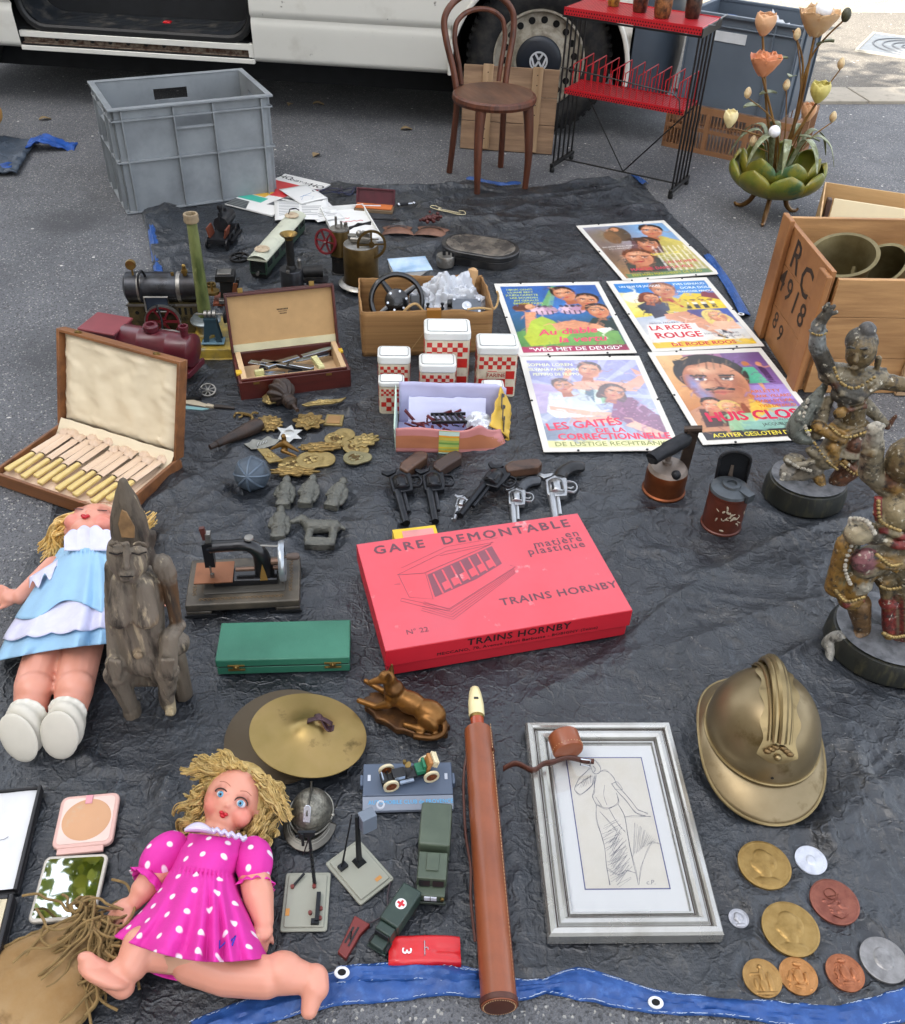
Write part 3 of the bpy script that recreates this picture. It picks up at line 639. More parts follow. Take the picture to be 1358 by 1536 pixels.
for k,(c1,c2,px,dy,r,kind) in enumerate(FL):
    P=LP(*px,dy); base=P-Vector((0,0,r))
    mid=Vector((base.x*.45+(.02 if k%2 else -.02),dy*.5,max(.2,base.z*.62)))
    if k==3: mid=Vector((-.09,-.02,.30))
    stem([o0+Vector((.012*math.cos(k*1.05),.012*math.sin(k*1.05),0)),mid*.6+Vector((0,0,.06)),mid,base],.0065 if k not in (3,4) else .004)
    M=mat('enamel_%s'%c1,c1,.42,var=.1,vs=30,col2=c2,amt=.5,cs=30,soft=.25)
    mb=MB(); rng=random.Random(k); layers={'tulip':((3,.95,.0,0),(3,1.0,.0,60)),'bud':((3,.75,-.1,0),(3,.85,-.05,60)),'rose':((3,.55,-.1,0),(4,.85,.1,30),(5,1.15,.35,10))}[kind]
    for n,sc,op,ph in layers:
        for j in range(n):
            a=2*PI*j/n+R_(ph)+rng.uniform(-.15,.15)
            def fn(s,v,a=a,sc=sc,op=op,n=n):
                x=(s-.5)*2; rad=r*sc*(.25+.75*math.sin(min(1,v*1.15)*PI*(.62-.12*max(0,op))))+r*op*max(0,v-.5)*1.6
                ww=1.25*PI/n*(math.sqrt(max(.002,1-max(0,(v-.5)/.5)**2.2)))
                aa=a+x*ww; z=-r+2.0*r*v*(1-.25*max(0,op))-max(0,op)*r*max(0,v-.75)*2
                return Vector((rad*math.cos(aa),rad*math.sin(aa),z+.04*r*math.sin(6*s+v*4)))
            m2=MB(); m2.sheet(fn,8,10); mb.add([Vector(v)+P for v in m2.v],m2.f)
    mb.build('flower',M,t,solid=.0022,ang=80)
for px,rad,dy in (((1236,14),.030,-.03),((1162,197),.022,-.06)):
    mb=MB(); P=LP(*px,dy); mb.ell(P,rad,18,12); 
    mb.build('bulb',mat('opal_bulb','e4e6ea',.2),t)
mb=MB(); P=LP(1270,22,0); mb.ell(P,(.017,.017,.024),12,8); mb.build('bud',mat('dark_bud','3b3a28',.5),t)
BUDM=mat('pale_bud','c9b48a',.45,var=.2,vs=40,col2='a9744a',amt=.4,cs=50)
for px,q in (((1196,52),(1200,150)),((1262,96),(1215,170)),((1122,140),(1165,190)),((1180,128),(1178,200)),((1250,176),(1208,215)),((1130,212),(1160,235))):
    stem([Vector((.01,0,.13)),LP(*q,-.02),LP(px[0],px[1]+6,-.02)],.0032); mb=MB(); mb.lathe([(0,-.02),(.011,-.010),(.014,.002),(.010,.014),(.004,.022),(0,.023)],10,Matrix.Translation(LP(*px,-.02))); mb.build('small_bud',BUDM,t)
stem([Vector((.02,0,.12)),LP(1190,200),LP(1215,90),LP(1268,28)],.0045)
stem([Vector((.0,0,.12)),LP(1190,190),LP(1205,100),LP(1190,45)],.005)
LF=mat('leaf_metal','6b7050',.5,.2,var=.3,vs=25,col2='a9b29a',amt=.4,cs=30)
rng=random.Random(11)
def leaf(p,d,L,wd,droop=.3):
    d=Vector(d).normalized(); sd_=d.cross(Vector((0,0,1))).normalized()
    mb=MB(); mb.sheet(lambda s,v:Vector(p)+d*L*v+sd_*(s-.5)*2*wd*math.sin(PI*min(.98,.08+.9*v))**.8+Vector((0,0,-droop*L*v*v+abs(s-.5)*wd*.7)),6,8); mb.build('leaf',LF,t,solid=.0015,ang=80)
for px,d,L,wd in (((1140,160),(-1,-.3,.3),.07,.02),((1225,68),(.6,-.4,.5),.07,.022),((1190,115),(-.4,-.6,.3),.05,.018),((1195,205),(1,-.2,.2),.09,.014),((1182,88),(-1,.1,.1),.06,.016),((1150,215),(-.8,-.5,.4),.06,.014),((1165,140),(-.8,-.2,.2),.07,.018)): leaf(LP(*px),d,L,wd)
for k in range(9):
    a=2*PI*k/9+.3; q=[Vector((.03*math.cos(a),.03*math.sin(a),.13)),Vector((.09*math.cos(a),.09*math.sin(a),.31)),Vector((.16*math.cos(a),.16*math.sin(a),.30)),Vector((.20*math.cos(a),.20*math.sin(a),.22))]
    mb=MB(); pts=spline(q,6); n=len(pts); mb.sheet(lambda s,v:(lambda P:P+Vector((-math.sin(a),math.cos(a),0))*(s-.5)*.028*math.sin(PI*(.1+.89*v)))(pts[round(v*(n-1))]),3,n-1); mb.build('blade_leaf',LF,t,solid=.0015)
# ---- RC crate
CRW=wood('packing_case_wood','ae7a48','6e4423',.6,12,(1,.12,.12),.3); CRW2=wood('packing_case_pale','b98e5c','7c5632',.62,12,(.1,1,1),.3)
t=T('packing_case','open wooden packing case stencilled with black letters and numbers','wooden crate',at(1196,590),4,z=.003)
w_,d_,h_,th=.56,.385,.365,.014
mb=MB()
for z0,z1 in ((0,.12),(.1215,.245),(.2465,h_-.004)): mb.bx(0,th,z0,th,d_-th,z1)
mb.build('end_panel',CRW,t,bev=.0015)
mb=MB()
for z0,z1 in ((0,.11),(.1115,.235),(.2365,h_-.02)): mb.bx(th+.006,0,z0,w_,th,z1); 
mb.build('front_panel',CRW2,t,bev=.0015)
mb=MB(); mb.bx(0,d_-th,0,w_,d_,.18); mb.bx(0,d_-th,.1815,w_,d_,h_); mb.build('back_panel',CRW2,t,bev=.0015)
mb=MB(); mb.bx(w_-th,th,0,w_,d_-th,h_-.01); mb.bx(th,th,.002,w_-th,d_-th,.014); mb.build('base',CRW2,t)
for nm,bx_ in (('cleat',(-.016,d_-.07,0,-.0006,d_-.002,h_+.012)),('cleat',(-.016,-.004,0,-.0006,.06,h_-.012)),('cleat',(.28,-.016,.0,.345,-.0006,h_+.004))):
    mb=MB(); mb.bx(*bx_); mb.build(nm,PINE2 if bx_[0]>.1 else CRW,t,bev=.003)
INK=mat('stencil_ink','2a1c12',.7,var=.3)
mb=MB(); E=TR(-.0009,.2,0,90,0,-90)
mb.text('R',.12,E@TR(-.045,.295,0,0,0,-6),.012); mb.text('C',.12,E@TR(.055,.268,0,0,0,-6),.012)
for k,ch in enumerate('4918'): mb.text(ch,.098,E@TR(-.098+k*.062,.205-.008*k,0,0,0,-6),.01)
mb.text('8',.075,E@TR(-.07,.085,0,0,0,-6),.006); mb.text('9',.075,E@TR(-.015,.07,0,0,0,-6),.006)
mb.build('stencil_lettering',INK,t)
PM=TR(*t.location,rz=4)
BRS=mat('dull_brass','6a5f40',.5,.7,var=.25,vs=12,col2='8a8060',amt=.4,cs=16,soft=.25,rvar=.1)
p=PM@Vector((.14,.2,.185)); o=T('mortar','wide dull brass mortar lying mouth up at the left in the wooden case','mortar',p,0,rx=14,ry=-16)
mb=MB(); mb.lathe([(.05,0),(.06,.004),(.063,.05),(.072,.13),(.092,.165),(.094,.172),(.083,.172),(.066,.13),(.056,.03),(0,.02)],36); mb.build('bowl',BRS,o)
p=PM@Vector((.33,.2,.16)); o=T('brass_pot','narrower brass pot tilted over beside the mortar in the wooden case','pot',p,0,rx=12,ry=-38)
mb=MB(); mb.lathe([(.05,0),(.054,.004),(.058,.1),(.072,.19),(.078,.20),(.068,.20),(.052,.1),(.046,.02),(0,.02)],36); mb.build('bowl',BRS,o)
# small crate with papers behind
q0=at(1228,340,.2);q1=at(1243,274,.2);q2=at(1358,291,.2)
rz=math.degrees(math.atan2(q2.y-q1.y,q2.x-q1.x))
t=T('fruit_crate','shallow pale wood crate holding papers behind the stencilled case','wooden crate',(q0.x,q0.y,0),rz,z=.003)
w_=.42; d_=max(.2,(q1-q0).length*.99); h_=.2; PLY=wood('poplar_ply','c4a274','a07f52',.65,10,(.1,1,1),.2)
mb=MB(); mb.bx(0,0,.03,w_,.005,h_-.03);mb.bx(0,d_-.005,.02,w_,d_,h_);mb.bx(0,.005,.02,.005,d_-.005,h_);mb.bx(w_-.005,.005,.02,w_,d_-.005,h_);mb.bx(.005,.005,.02,w_-.005,d_-.005,.026); mb.build('sides',PLY,t)
for x in (-.012,w_-.14): mb=MB(); mb.bx(x,-.018,0,x+.05,-.0005,h_+.008); mb.build('corner_post',PINE2,t,bev=.002)
FM=TR(*t.location,rz=rz)
o=T('card_folder','large cream card folder standing in the fruit crate','folder',FM@Vector((.04,d_*.55,.03)),rz,rx=-16)
mb=MB(); mb.bx(0,0,0,.28,.012,.175); mb.build('card',mat('cream_card','d2c6a6',.8,var=.04),o,bev=.002)
o=T('dark_album','dark brown album spine left of the cream folder in the fruit crate','album',FM@Vector((.018,d_*.55,.03)),rz,rx=-14)
mb=MB(); mb.bx(0,0,0,.018,.1,.17); mb.build('cover',mat('brown_cover','3a261c',.6),o,bev=.004)
o=T('padded_envelope','clear plastic sleeve with a blue striped printed edge in the fruit crate','plastic sleeve',FM@Vector((.075,d_*.4,.028)),rz,rx=-22)
mb=MB(); mb.sheet(lambda s,v:Vector((.27*s,.004*fbm(s*6,v*5,1),.125*v+.006*fbm(s*4,0,2))),24,12); mb.build('sleeve',BAG,o,solid=.001)
mb=MB(); mb.bx(.005,-.0075,.02,.022,-.006,.12); mb.build('blue_stripe',mat('blue_print','2f6fc4',.5),o)
mb=MB()
for k in range(3): mb.bx(.08,-.0075,.02+.012*k,.15-.02*k,-.006,.025+.012*k)
mb.build('print_lines',mat('blue_ink','3a4a78',.6),o)
# ---- blue tarp bundle at left
BLT=mat('blue_tarp','1f4f9c',.5,var=.2,vs=15,col2='16305c',amt=.4,cs=18,bump=.3,bs=80)
t=T('tarp_bundle','folded dark tarpaulin with blue edges lying on the road at far left','tarpaulin',(-1.95,3.95,0),10,z=.002)
mb=MB(); mb.sheet(lambda s,v:Vector((-.35+.45*s,-.22+.42*v,.05*math.sin(PI*min(1,s*1.2))*(.6+.8*fbm(s*4,v*4,0))+.012+.02*abs(fbm(s*9,v*9,2)))),34,34); mb.build('folded_sheet',mat('grey_tarp','3a4450',.55,var=.2,bump=.4,bs=60),t,solid=.006)
mb=MB(); mb.sheet(lambda s,v:Vector((.08+.19*s,.06+.10*v+.03*s,.02+.02*math.sin(s*5)+.014*fbm(s*6,v*6,4))),16,10); mb.sheet(lambda s,v:Vector((-.35+.42*s,-.25+.05*v+.08*s,.012+.012*fbm(s*8,v*3,7)+.006)),20,5); mb.build('blue_edge',BLT,t,solid=.004)
p=at(-2,218); t=T('rolled_rug','tan rolled cloth on the tarpaulin bundle at the picture edge','cloth roll',(p.x-.02,p.y,.075)); mb=MB(); mb.ell((0,0,.05),(.06,.09,.055),16,12); mb.build('roll',mat('tan_cloth','b98a45',.8,bump=.4,bs=60),t)
# ---- dry leaves on the road
DL=mat('dry_leaf','8f7a58',.8,var=.3)
for k,(px,py,rz,lb) in enumerate(((610,195,20,'dry tan leaf on the road in front of the van, below the wheel arch'),(475,234,70,'small pale dry leaf on the road between crate and chair'),(478,157,10,'brown dry leaf in the shadow under the van'),(68,180,40,'curled dry leaf on the road left of the grey crate'),(436,158,80,'brown leaf fragment on the road behind the grey crate'))):
    t=T('fallen_leaf',lb,'leaf',at(px,py),rz,group='dry leaves on the road',z=.003)
    mb=MB(); mb.sheet(lambda s,v:Vector((.055*(v-.5),(s-.5)*.036*math.sin(PI*(.05+.9*v)),.006*math.sin(v*4)+.012*abs(s-.5))),4,8); mb.build('leaf',DL,t)
# ================================================================ PAPERS AND SMALL THINGS AT THE BACK OF THE TARP
PAP=mat('white_paper','d9d9d6',.75,var=.04,vs=10); PRINT=mat('printed_paper','ffffff',.45,attr='Col',var=.03)
GLOSS=mat('gloss_print','ffffff',.3,attr='Col',var=.02)
GREYINK=mat('grey_ink','5a5d66',.8); REDINK=mat('red_ink','c0303a',.7); BLACKINK=mat('black_ink','15130f',.7)
FLAT.extend([(at(450,300).x,at(450,300).y,.2),(at(515,345).x,at(515,345).y,.16),(at(558,318).x,at(558,318).y,.1)])
pos,rz,w_,h_=q3((428,264),(496,280),(397,324)); 
t=T('catalogue','toy train catalogue with large black title on white, red below, beside grey crate','catalogue',pos,rz,flat=.15)
mb=MB(); mb.bx(0,0,0,w_,h_,.005); mb.build('pages',PAP,t)
P=Paint(w_*100,h_*100,.2,'e6e4df'); W,H=P.w,P.h
P.poly([(0,H*.38),(W,H*.46),(W,H*.80),(0,H*.80)],'c4242c'); P.ell(W*.85,H*.55,W*.2,H*.16,'b81a22')
P.poly([(0,H*.34),(W*.4,H*.34),(W*.4,H*.5),(0,H*.5)],'d9a93a'); P.poly([(0,H*.2),(W*.5,H*.2),(W*.5,H*.33),(0,H*.33)],'3bb39c'); P.poly([(0,H*.0),(W*.45,H*.0),(W*.3,H*.17),(0,H*.17)],'33383c'); P.poly([(W*.62,H*.2),(W*.95,H*.25),(W*.95,H*.72),(W*.75,H*.7)],'4a4d50')
for k in range(5): P.poly([(W*.7,H*(.3+.08*k)),(W*.9,H*(.31+.08*k)),(W*.9,H*(.34+.08*k)),(W*.7,H*(.33+.08*k))],'d8d8d4')
for k in range(4): P.line([(0,H*.03+H*.035*k),(W*.35,H*.04+H*.035*k)],.25,'a8a8a0')
P.build('cover',GLOSS,t,TR(w_/2,h_/2,.0054))
mb=MB(); mb.text('HO',w_*.2,TR(w_*.13,h_*.91,.0058),.02); mb.text('RNBY-AC',w_*.115,TR(w_*.47,h_*.885,.0058),.012); mb.text('HO',w_*.2,TR(w_*.85,h_*.87,.0058),.02); mb.build('lettering',BLACKINK,t)
def leaflet(TL,TR_,BL,label,z,lines=True,seed=1,name='leaflet'):
    pos,rz,w_,h_=q3(TL,TR_,BL); t=T(name,label,'leaflet',pos,rz,z=z)
    mb=MB(); rng=random.Random(seed); a=rng.uniform(2,5)
    f=lambda s,v:Vector((w_*s,h_*v,.003*math.sin(s*a)*math.sin(v*3+1)+.001)); mb.sheet(f,10,10); mb.build('paper',PAP,t,solid=.0006)
    if lines:
        mb=MB()
        for k in range(9):
            y=.9-.085*k; x1=rng.uniform(.55,.92)
            segs=[(.08,min(x1,.45)),(.5,x1)] if x1>.55 else [(.08,x1)]
            for q0,q1 in segs: mb.sheet(lambda s,v:f(q0+(q1-q0)*s,y+.022*v)+Vector((0,0,.0006)),8,1)
        mb.build('print_lines',GREYINK,t)
    return t
leaflet((412,306),(492,304),(406,336),'white printed instruction sheet below the toy train catalogue',.013,seed=2)
leaflet((452,312),(492,306),(446,342),'second white printed sheet, right of the instruction sheet and behind the green coach',.009,seed=5)
t=leaflet((419,290),(459,282),(426,318),'small pale blue plan sheet lying on the toy train catalogue',.016,False)
mb=MB(); mb.tube([(.02,.03,.004),(.05,.07,.004),(.08,.04,.004),(.06,.02,.004)],.0006,4); mb.tube([(.03,.06,.004),(.09,.08,.004)],.0006,4); mb.build('plan_lines',mat('plan_blue','5b7fae',.7),t)
pos,rz,w_,h_=q3((481,319),(545,314),(484,372)); t=T('gift_box_lid','shallow white cardboard box lid with faint red print behind the steam engines','box lid',pos,rz,flat=.1)
mb=MB(); mb.bx(0,0,0,w_,h_,.002); th=.003; mb.bx(0,0,.002,w_,th,.018);mb.bx(0,h_-th,.002,w_,h_,.018);mb.bx(0,th,.002,th,h_-th,.018);mb.bx(w_-th,th,.002,w_,h_-th,.018); mb.build('tray',PAP,t)
mb=MB(); mb.tube([(w_*.3+.008*k,h_*.62+.004*math.sin(k*2.1),.0024) for k in range(12)],.0012,4); mb.tube([(w_*.42+.006*k,h_*.72+.004*math.sin(k*1.7),.0024) for k in range(5)],.0012,4); mb.build('red_print',REDINK,t)
# burgundy instrument case
t=T('instrument_case','small open burgundy case with orange lining behind the leather pouches','case',at(531,318),-4,flat=.08)
BURG=mat('burgundy_leather','4a1520',.45,var=.2,vs=40)
mb=MB(); mb.bx(0,0,0,.15,.055,.014); mb.build('base',mat('case_tan','6d5a44',.7),t,bev=.002)
mb=MB(); mb.bx(.005,.004,.0145,.145,.05,.02); mb.build('lining',mat('orange_lining','b5622c',.7),t,bev=.002)
mb=MB(); mb.X=TR(0,.056,.014,rx=-22); mb.bx(0,0,0,.15,.008,.06); mb.bx(0,-.008,0,.15,0,.006); mb.bx(0,-.008,.054,.15,0,.06); mb.bx(0,-.008,.006,.006,0,.054); mb.bx(.144,-.008,.006,.15,0,.054); mb.build('lid',BURG,t,bev=.001)
mb=MB(); mb.tube([(.03,.02,.0205),(.1,.03,.0205)],.003,6); mb.build('instrument',mat('steel_bright','b8bcc2',.3,.9),t)
t=T('strap','thin dark blue and burgundy straps tangled left of the burgundy case','strap',at(500,292),0)
mb=MB(); rng=random.Random(4)
for k in range(5):
    q=[Vector((rng.uniform(-.09,.10),rng.uniform(-.05,.05),.008+rng.uniform(0,.02))) for _ in range(5)]; q.sort(key=lambda p:p.x); mb.tube(spline(q,6),.0028,6,sq=.5)
mb.build('straps',mat('strap_dark','2a2030',.6,col2='1d2b50',amt=.5,cs=8),t)
# metal whistle, key, pen
CHR=mat('chrome','b9bcc0',.22,.95,var=.1,vs=20); IRON=mat('dark_iron','26272a',.5,.6,var=.3,vs=30,col2='5a4a3c',amt=.3,cs=50)
t=T('metal_whistle','small steel and black metal tool lying alone near the chair leg','tool',at(608,311),12,z=.012)
mb=MB(); mb.cyl((-.028,0,0),(.012,.006,0),.006,n=10); mb.build('barrel',IRON,t); mb=MB(); mb.cyl((.012,.006,0),(.034,.01,0),.0035,n=10); mb.ell((.036,.01,0),.007,10,6); mb.ell((-.026,0,0),.008,10,6); mb.build('ends',CHR,t)
t=T('clock_key','pale metal key tied with a cream cord, right of the burgundy case','key',at(672,320),-22,z=.01)
BRASS=mat('brass','8e7440',.38,.85,var=.2,vs=25,col2='5e4a28',amt=.35,cs=30,soft=.2,rvar=.1)
mb=MB(); mb.cyl((-.035,0,0),(.045,0,0),.0035,n=10); mb.ell((-.036,0,0),(.008,.008,.006),12,6); mb.box(.048,-.004,0,.014,.016,.006); mb.build('key',mat('key_metal','a59c84',.4,.7),t)
mb=MB(); mb.tube(spline([(-.03,.005,.004),(-.07,.02,.002),(-.075,.0,.002),(-.04,-.012,.002),(.01,-.014,.002),(.05,-.02,.003),(.075,-.005,.003),(.06,.018,.004),(.04,.012,.004)],6),.0013,5); mb.build('cord',mat('cream_cord','cfc39a',.8),t)
t=T('pen','slim black fountain pen lying behind the leather pouches','pen',at(580,333),4,z=.011)
mb=MB(); mb.lathe([(0,-.05),(.003,-.048),(.0045,-.01),(.005,-.008),(.005,.04),(.003,.05),(0,.05)],12,TR(ry=90)); mb.build('barrel',IRON,t)
LTH=mat('brown_leather_dark','5c3c2c',.55,var=.25,vs=20,col2='8a6450',amt=.4,cs=24,soft=.2,bump=.3,bs=80)
def pouch(px,rz,w,h,lab):
    t=T('leather_pouch',lab,'pouch',at(*px),rz,group='small leather pouches'); mb=MB()
    mb.sheet(lambda s,v:Vector(((s-.5)*w*(1-.35*v*v),(v-.5)*h,.004+.02*math.sin(PI*s)**.6*math.sin(PI*(.1+.8*v))**.7)),14,12); mb.build('body',LTH,t)
    mb=MB(); mb.sheet(lambda s,v:Vector(((s-.5)*w*(.75+.2*v),(.1+.4*v)*h,.010+.02*math.sin(PI*s)**.6*math.sin(PI*(.62+.3*v))**.7)),12,8); mb.build('flap',LTH,t)
pouch((597,350),6,.12,.06,'brown leather pouch with folded flap, left one of the pair behind the oval box')
pouch((648,352),-8,.13,.07,'brown leather pouch with folded flap touching the oval box')
t=T('bead_cluster','dark red crumpled purse on top of the leather pouches','purse',at(647,340),0,z=.026)
mb=MB(); rng=random.Random(9)
for _ in range(34): mb.ell((rng.gauss(0,.02),rng.gauss(0,.012),rng.uniform(0,.016)),rng.uniform(.005,.009),8,6)
mb.build('purse',mat('dark_red','4c1c18',.5),t)
# oval black box
OVB=mat('black_lacquer','131416',.3,var=.2,coat=.3,col2='4d4a48',amt=.3,cs=20,soft=.25)
t=T('oval_box','large flat oval black lacquered box with a worn lid','box',at(720,388),-17,flat=.14)
st=[(.055+.085*math.cos(R_(a)),.085*math.sin(R_(a))) for a in range(-90,91,9)]+[(-.055+.085*math.cos(R_(a)),.085*math.sin(R_(a))) for a in range(90,271,9)]
sc=lambda k:[(x*k,y*k) for x,y in st]
mb=MB(); mb.prism(sc(.97),0,.03); mb.build('base',OVB,t,bev=.002)
mb=MB(); mb.prism(sc(1.0),.0302,.05); mb.build('lid',OVB,t,bev=.004,seg=3)
mb=MB(); mb.prism(sc(.88),.0501,.0522); mb.build('lid_panel',mat('lid_panel','3c3a38',.25,var=.2,col2='8c8274',amt=.4,cs=14,soft=.2,coat=.4),t,bev=.002)
# ---- toy steam engines
STEELB=mat('boiler_steel','4a4d52',.38,.8,var=.2,vs=14,col2='2a2523',amt=.45,cs=18,soft=.2,col3='6a4a34',amt3=.28,cs3=40,rvar=.12)
OLDBR=mat('old_brass','5e4a26',.42,.7,var=.2,vs=18,col2='3a2c18',amt=.4,cs=20,soft=.2,rvar=.1)
NICK=mat('tarnished_nickel','8d8a84',.35,.8,var=.2,vs=30,col2='5a554e',amt=.35,cs=40,rvar=.1)
SOOT=mat('soot_black','151413',.55,.3,var=.3,vs=30,col2='4a3a2e',amt=.3,cs=40)
MAR=mat('maroon_tinplate','561722',.38,var=.15,vs=20,col2='3a0f16',amt=.4,cs=14,soft=.25,col3='8a6a60',amt3=.25,cs3=70,coat=.2)
def flywheel(parent,c,r,w,m,rot,spokes=6,name='flywheel',hub=None):
    M=Matrix.Translation(c)@Euler([R_(x) for x in rot]).to_matrix().to_4x4(); mb=MB()
    mb.lathe([(r*.84,-w/2),(r,-w/2),(r,w/2),(r*.84,w/2),(r*.84,-w/2)],36,M,caps=False)
    mb.lathe([(0,-w*.7),(r*.2,-w*.7),(r*.2,w*.7),(0,w*.7)],14,M)
    for k in range(spokes): mb.X=M@Matrix.Rotation(2*PI*k/spokes,4,'Z'); mb.box(r*.52,0,0,r*.72,r*.12,w*.5)
    mb.X=I4; return mb.build(name,m,parent)
RW=mat('red_wheel','6e1a22',.4,.2,var=.2)
# engine with red flywheel
t=T('toy_steam_engine','small upright toy steam engine with a red spoked flywheel on its left side','toy steam engine',at(512,408),0,flat=.05)
mb=MB(); mb.lathe([(.034,0),(.034,.004),(.031,.006),(.030,.055),(.034,.058),(.034,.064)],28); mb.build('firebox',SOOT,t)
mb=MB(); mb.lathe([(.032,.064),(.034,.068),(.033,.07),(.033,.15),(.031,.154),(0,.156)],28); mb.build('boiler',OLDBR,t)
mb=MB(); mb.lathe([(0,.1565),(.032,.1555),(.0325,.15)],28); mb.lathe([(.013,.156),(.013,.162),(0,.163)],14); mb.cyl((-.012,.01,.156),(-.012,.01,.19),.004,n=8); mb.cyl((.008,-.008,.156),(.008,-.008,.182),.0035,n=8); mb.cyl((.02,.012,.156),(.02,.012,.17),.006,n=8); mb.build('fittings',NICK,t)
mb=MB(); mb.cyl((.03,.02,.15),(.10,.05,.16),.004,n=8); mb.tube([(.03,.0,.15),(.06,.02,.165),(.1,.045,.155)],.003,6); mb.build('lever',SOOT,t)
flywheel(t,(-.045,-.02,.115),.042,.008,RW,(80,0,-28))
mb=MB(); mb.cyl((-.05,-.03,.115),(-.01,-.0,.115),.003,n=8); mb.build('axle',NICK,t)
# brass boiler engine
t=T('toy_steam_engine','fat upright brass toy steam engine with an open brass flywheel above','toy steam engine',at(543,432),0,flat=.08)
mb=MB(); mb.lathe([(.072,.018),(.076,.02),(.07,.026),(.062,.03),(.062,.022)],32); 
for k in range(4): a=R_(45+90*k); mb.box(.06*math.cos(a),.06*math.sin(a),.009,.006,.006,.018)
mb.build('base',NICK,t)
mb=MB(); mb.lathe([(.056,.028),(.057,.04),(.057,.15),(.055,.153),(.052,.154)],36); mb.build('boiler',OLDBR,t)
mb=MB(); mb.lathe([(.055,.154),(.05,.157),(0,.158)],36); mb.build('boiler_top',NICK,t)
mb=MB(); mb.cyl((-.03,.0,.166),(.03,-.012,.172),.009,n=12); mb.cyl((-.03,.025,.16),(-.03,.025,.172),.014,n=14); mb.box(.018,.0,.178,.03,.02,.03,rz=-14); mb.cyl((.0,.03,.158),(0,.03,.18),.005,n=10); mb.ell((-.005,.012,.182),.011,10,8); mb.cyl((.0,-.012,.175),(.06,-.02,.18),.003,n=8); mb.build('motion_works',NICK,t)
flywheel(t,(.038,-.03,.165),.047,.006,OLDBR,(86,0,12),4)
# funnel engine
t=T('toy_steam_engine','small steel toy steam engine with tall black funnel and brass rim','toy steam engine',at(440,442),0,flat=.06)
mb=MB(); mb.lathe([(.037,0),(.037,.088),(.035,.091),(0,.092)],30); mb.build('boiler',STEELB,t)
mb=MB(); mb.lathe([(.018,.092),(.016,.1),(.013,.104),(.0125,.19),(.014,.192)],20); mb.build('funnel',SOOT,t)
mb=MB(); mb.lathe([(.013,.188),(.016,.196),(.026,.203),(.028,.206),(.02,.203),(.011,.19),(0,.18)],24); mb.build('funnel_rim',BRASS,t)
mb=MB(); mb.cyl((.026,.006,.09),(.026,.006,.112),.006,n=10); mb.ell((.026,.006,.116),.007,10,8); mb.cyl((-.005,-.03,.09),(-.005,-.03,.097),.006,n=10); mb.ell((.005,-.04,.02),.008,10,8); mb.build('fittings',NICK,t)
mb=MB(); mb.cyl((.036,.012,.075),(.095,.02,.078),.018,n=20); mb.cyl((.088,.019,.078),(.098,.0205,.078),.020,n=20); mb.build('cylinder',SOOT,t)
mb=MB(); mb.box(.075,.015,.05,.075,.045,.008); mb.box(.1,.015,.024,.008,.04,.046); mb.box(.05,.015,.024,.008,.04,.046); mb.box(.075,.01,.003,.1,.06,.006); mb.build('stand',IRON,t)
# workshop toy on a red plank
t=T('toy_machine','black cast toy workshop machine on a red brown plank with small brass wheel','toy machine',at(343,452),8,flat=.06)
mb=MB(); mb.bx(-.045,-.035,0,.075,.045,.012); mb.build('plank',mat('red_plank','7a3d24',.6,var=.2,vs=15),t,bev=.002)
mb=MB(); mb.box(.0,.0,.045,.042,.05,.066,ty=.8,tx=.85); mb.box(.0,.0,.088,.06,.055,.022); mb.box(.03,-.012,.05,.012,.02,.07,ry=15); mb.build('body',SOOT,t,bev=.002)
mb=MB(); mb.box(-.002,0,.1,.042,.038,.006); mb.box(-.01,-.032,.018,.03,.02,.012); mb.build('plate',NICK,t,bev=.001)
mb=MB(); mb.cyl((-.045,-.01,.035),(-.045,-.01,.043),.022,n=24); mb.cyl((-.045,-.01,.043),(-.045,-.01,.07),.004,n=8); mb.build('disc',BRASS,t)
mb=MB(); mb.box(.026,-.028,.05,.014,.006,.05,ry=12); mb.build('strut',mat('rust_orange','6a3a1c',.7,.2),t)
t=T('loose_flywheel','loose black spoked flywheel lying flat between coach and toy machine','flywheel',at(360,392),0,z=.008); flywheel(t,(0,0,.006),.034,.008,SOOT,(4,0,0),5)
t=T('brass_ring','small brass ring lying behind the green chimney','ring',at(317,434),0,z=.008); mb=MB(); mb.lathe([(.012,0),(.017,0),(.017,.012),(.012,.012),(.012,0)],24,caps=False); mb.build('ring',BRASS,t)
# cart loco
f0=at(327,374); f1=at(356,335); rzc=math.degrees(math.atan2((f1-f0).y,(f1-f0).x))-90
t=T('toy_locomotive','rusty old toy steam locomotive with open tender by the grey crate','toy locomotive',f0,rzc,flat=.08)
mb=MB(); mb.box(0,.075,.034,.055,.15,.008); mb.box(.0,-.002,.03,.075,.008,.014); mb.box(.0,.15,.03,.07,.008,.012); mb.box(.045,.08,.02,.012,.11,.01); mb.build('frame',IRON,t)
mb=MB(); mb.cyl((0,.058,.068),(0,.155,.068),.026,n=22); mb.build('boiler',STEELB,t)
mb=MB(); mb.cyl((0,.072,.09),(0,.072,.125),.006,n=10); mb.lathe([(.009,.118),(.011,.125),(.009,.132),(0,.132)],12,TR(0,.072,0)); mb.cyl((0,.055,.08),(0,.055,.112),.005,n=8); mb.cyl((0,.12,.09),(0,.12,.105),.006,n=8); mb.build('chimney',IRON,t)
mb=MB(); mb.box(-.03,.03,.055,.006,.05,.035,ry=-14); mb.box(.03,.03,.055,.006,.05,.03,ry=14); mb.build('cab_side',mat('cab_rust','6a3420',.6,.2,var=.25,vs=30),t)
for x in (-.036,.036):
    for y in (.005,.05,.125): flywheel(t,(x,y,.02 if y<.1 else .024),.02 if y<.1 else .024,.006,IRON,(0,90,0),8,'wheel')
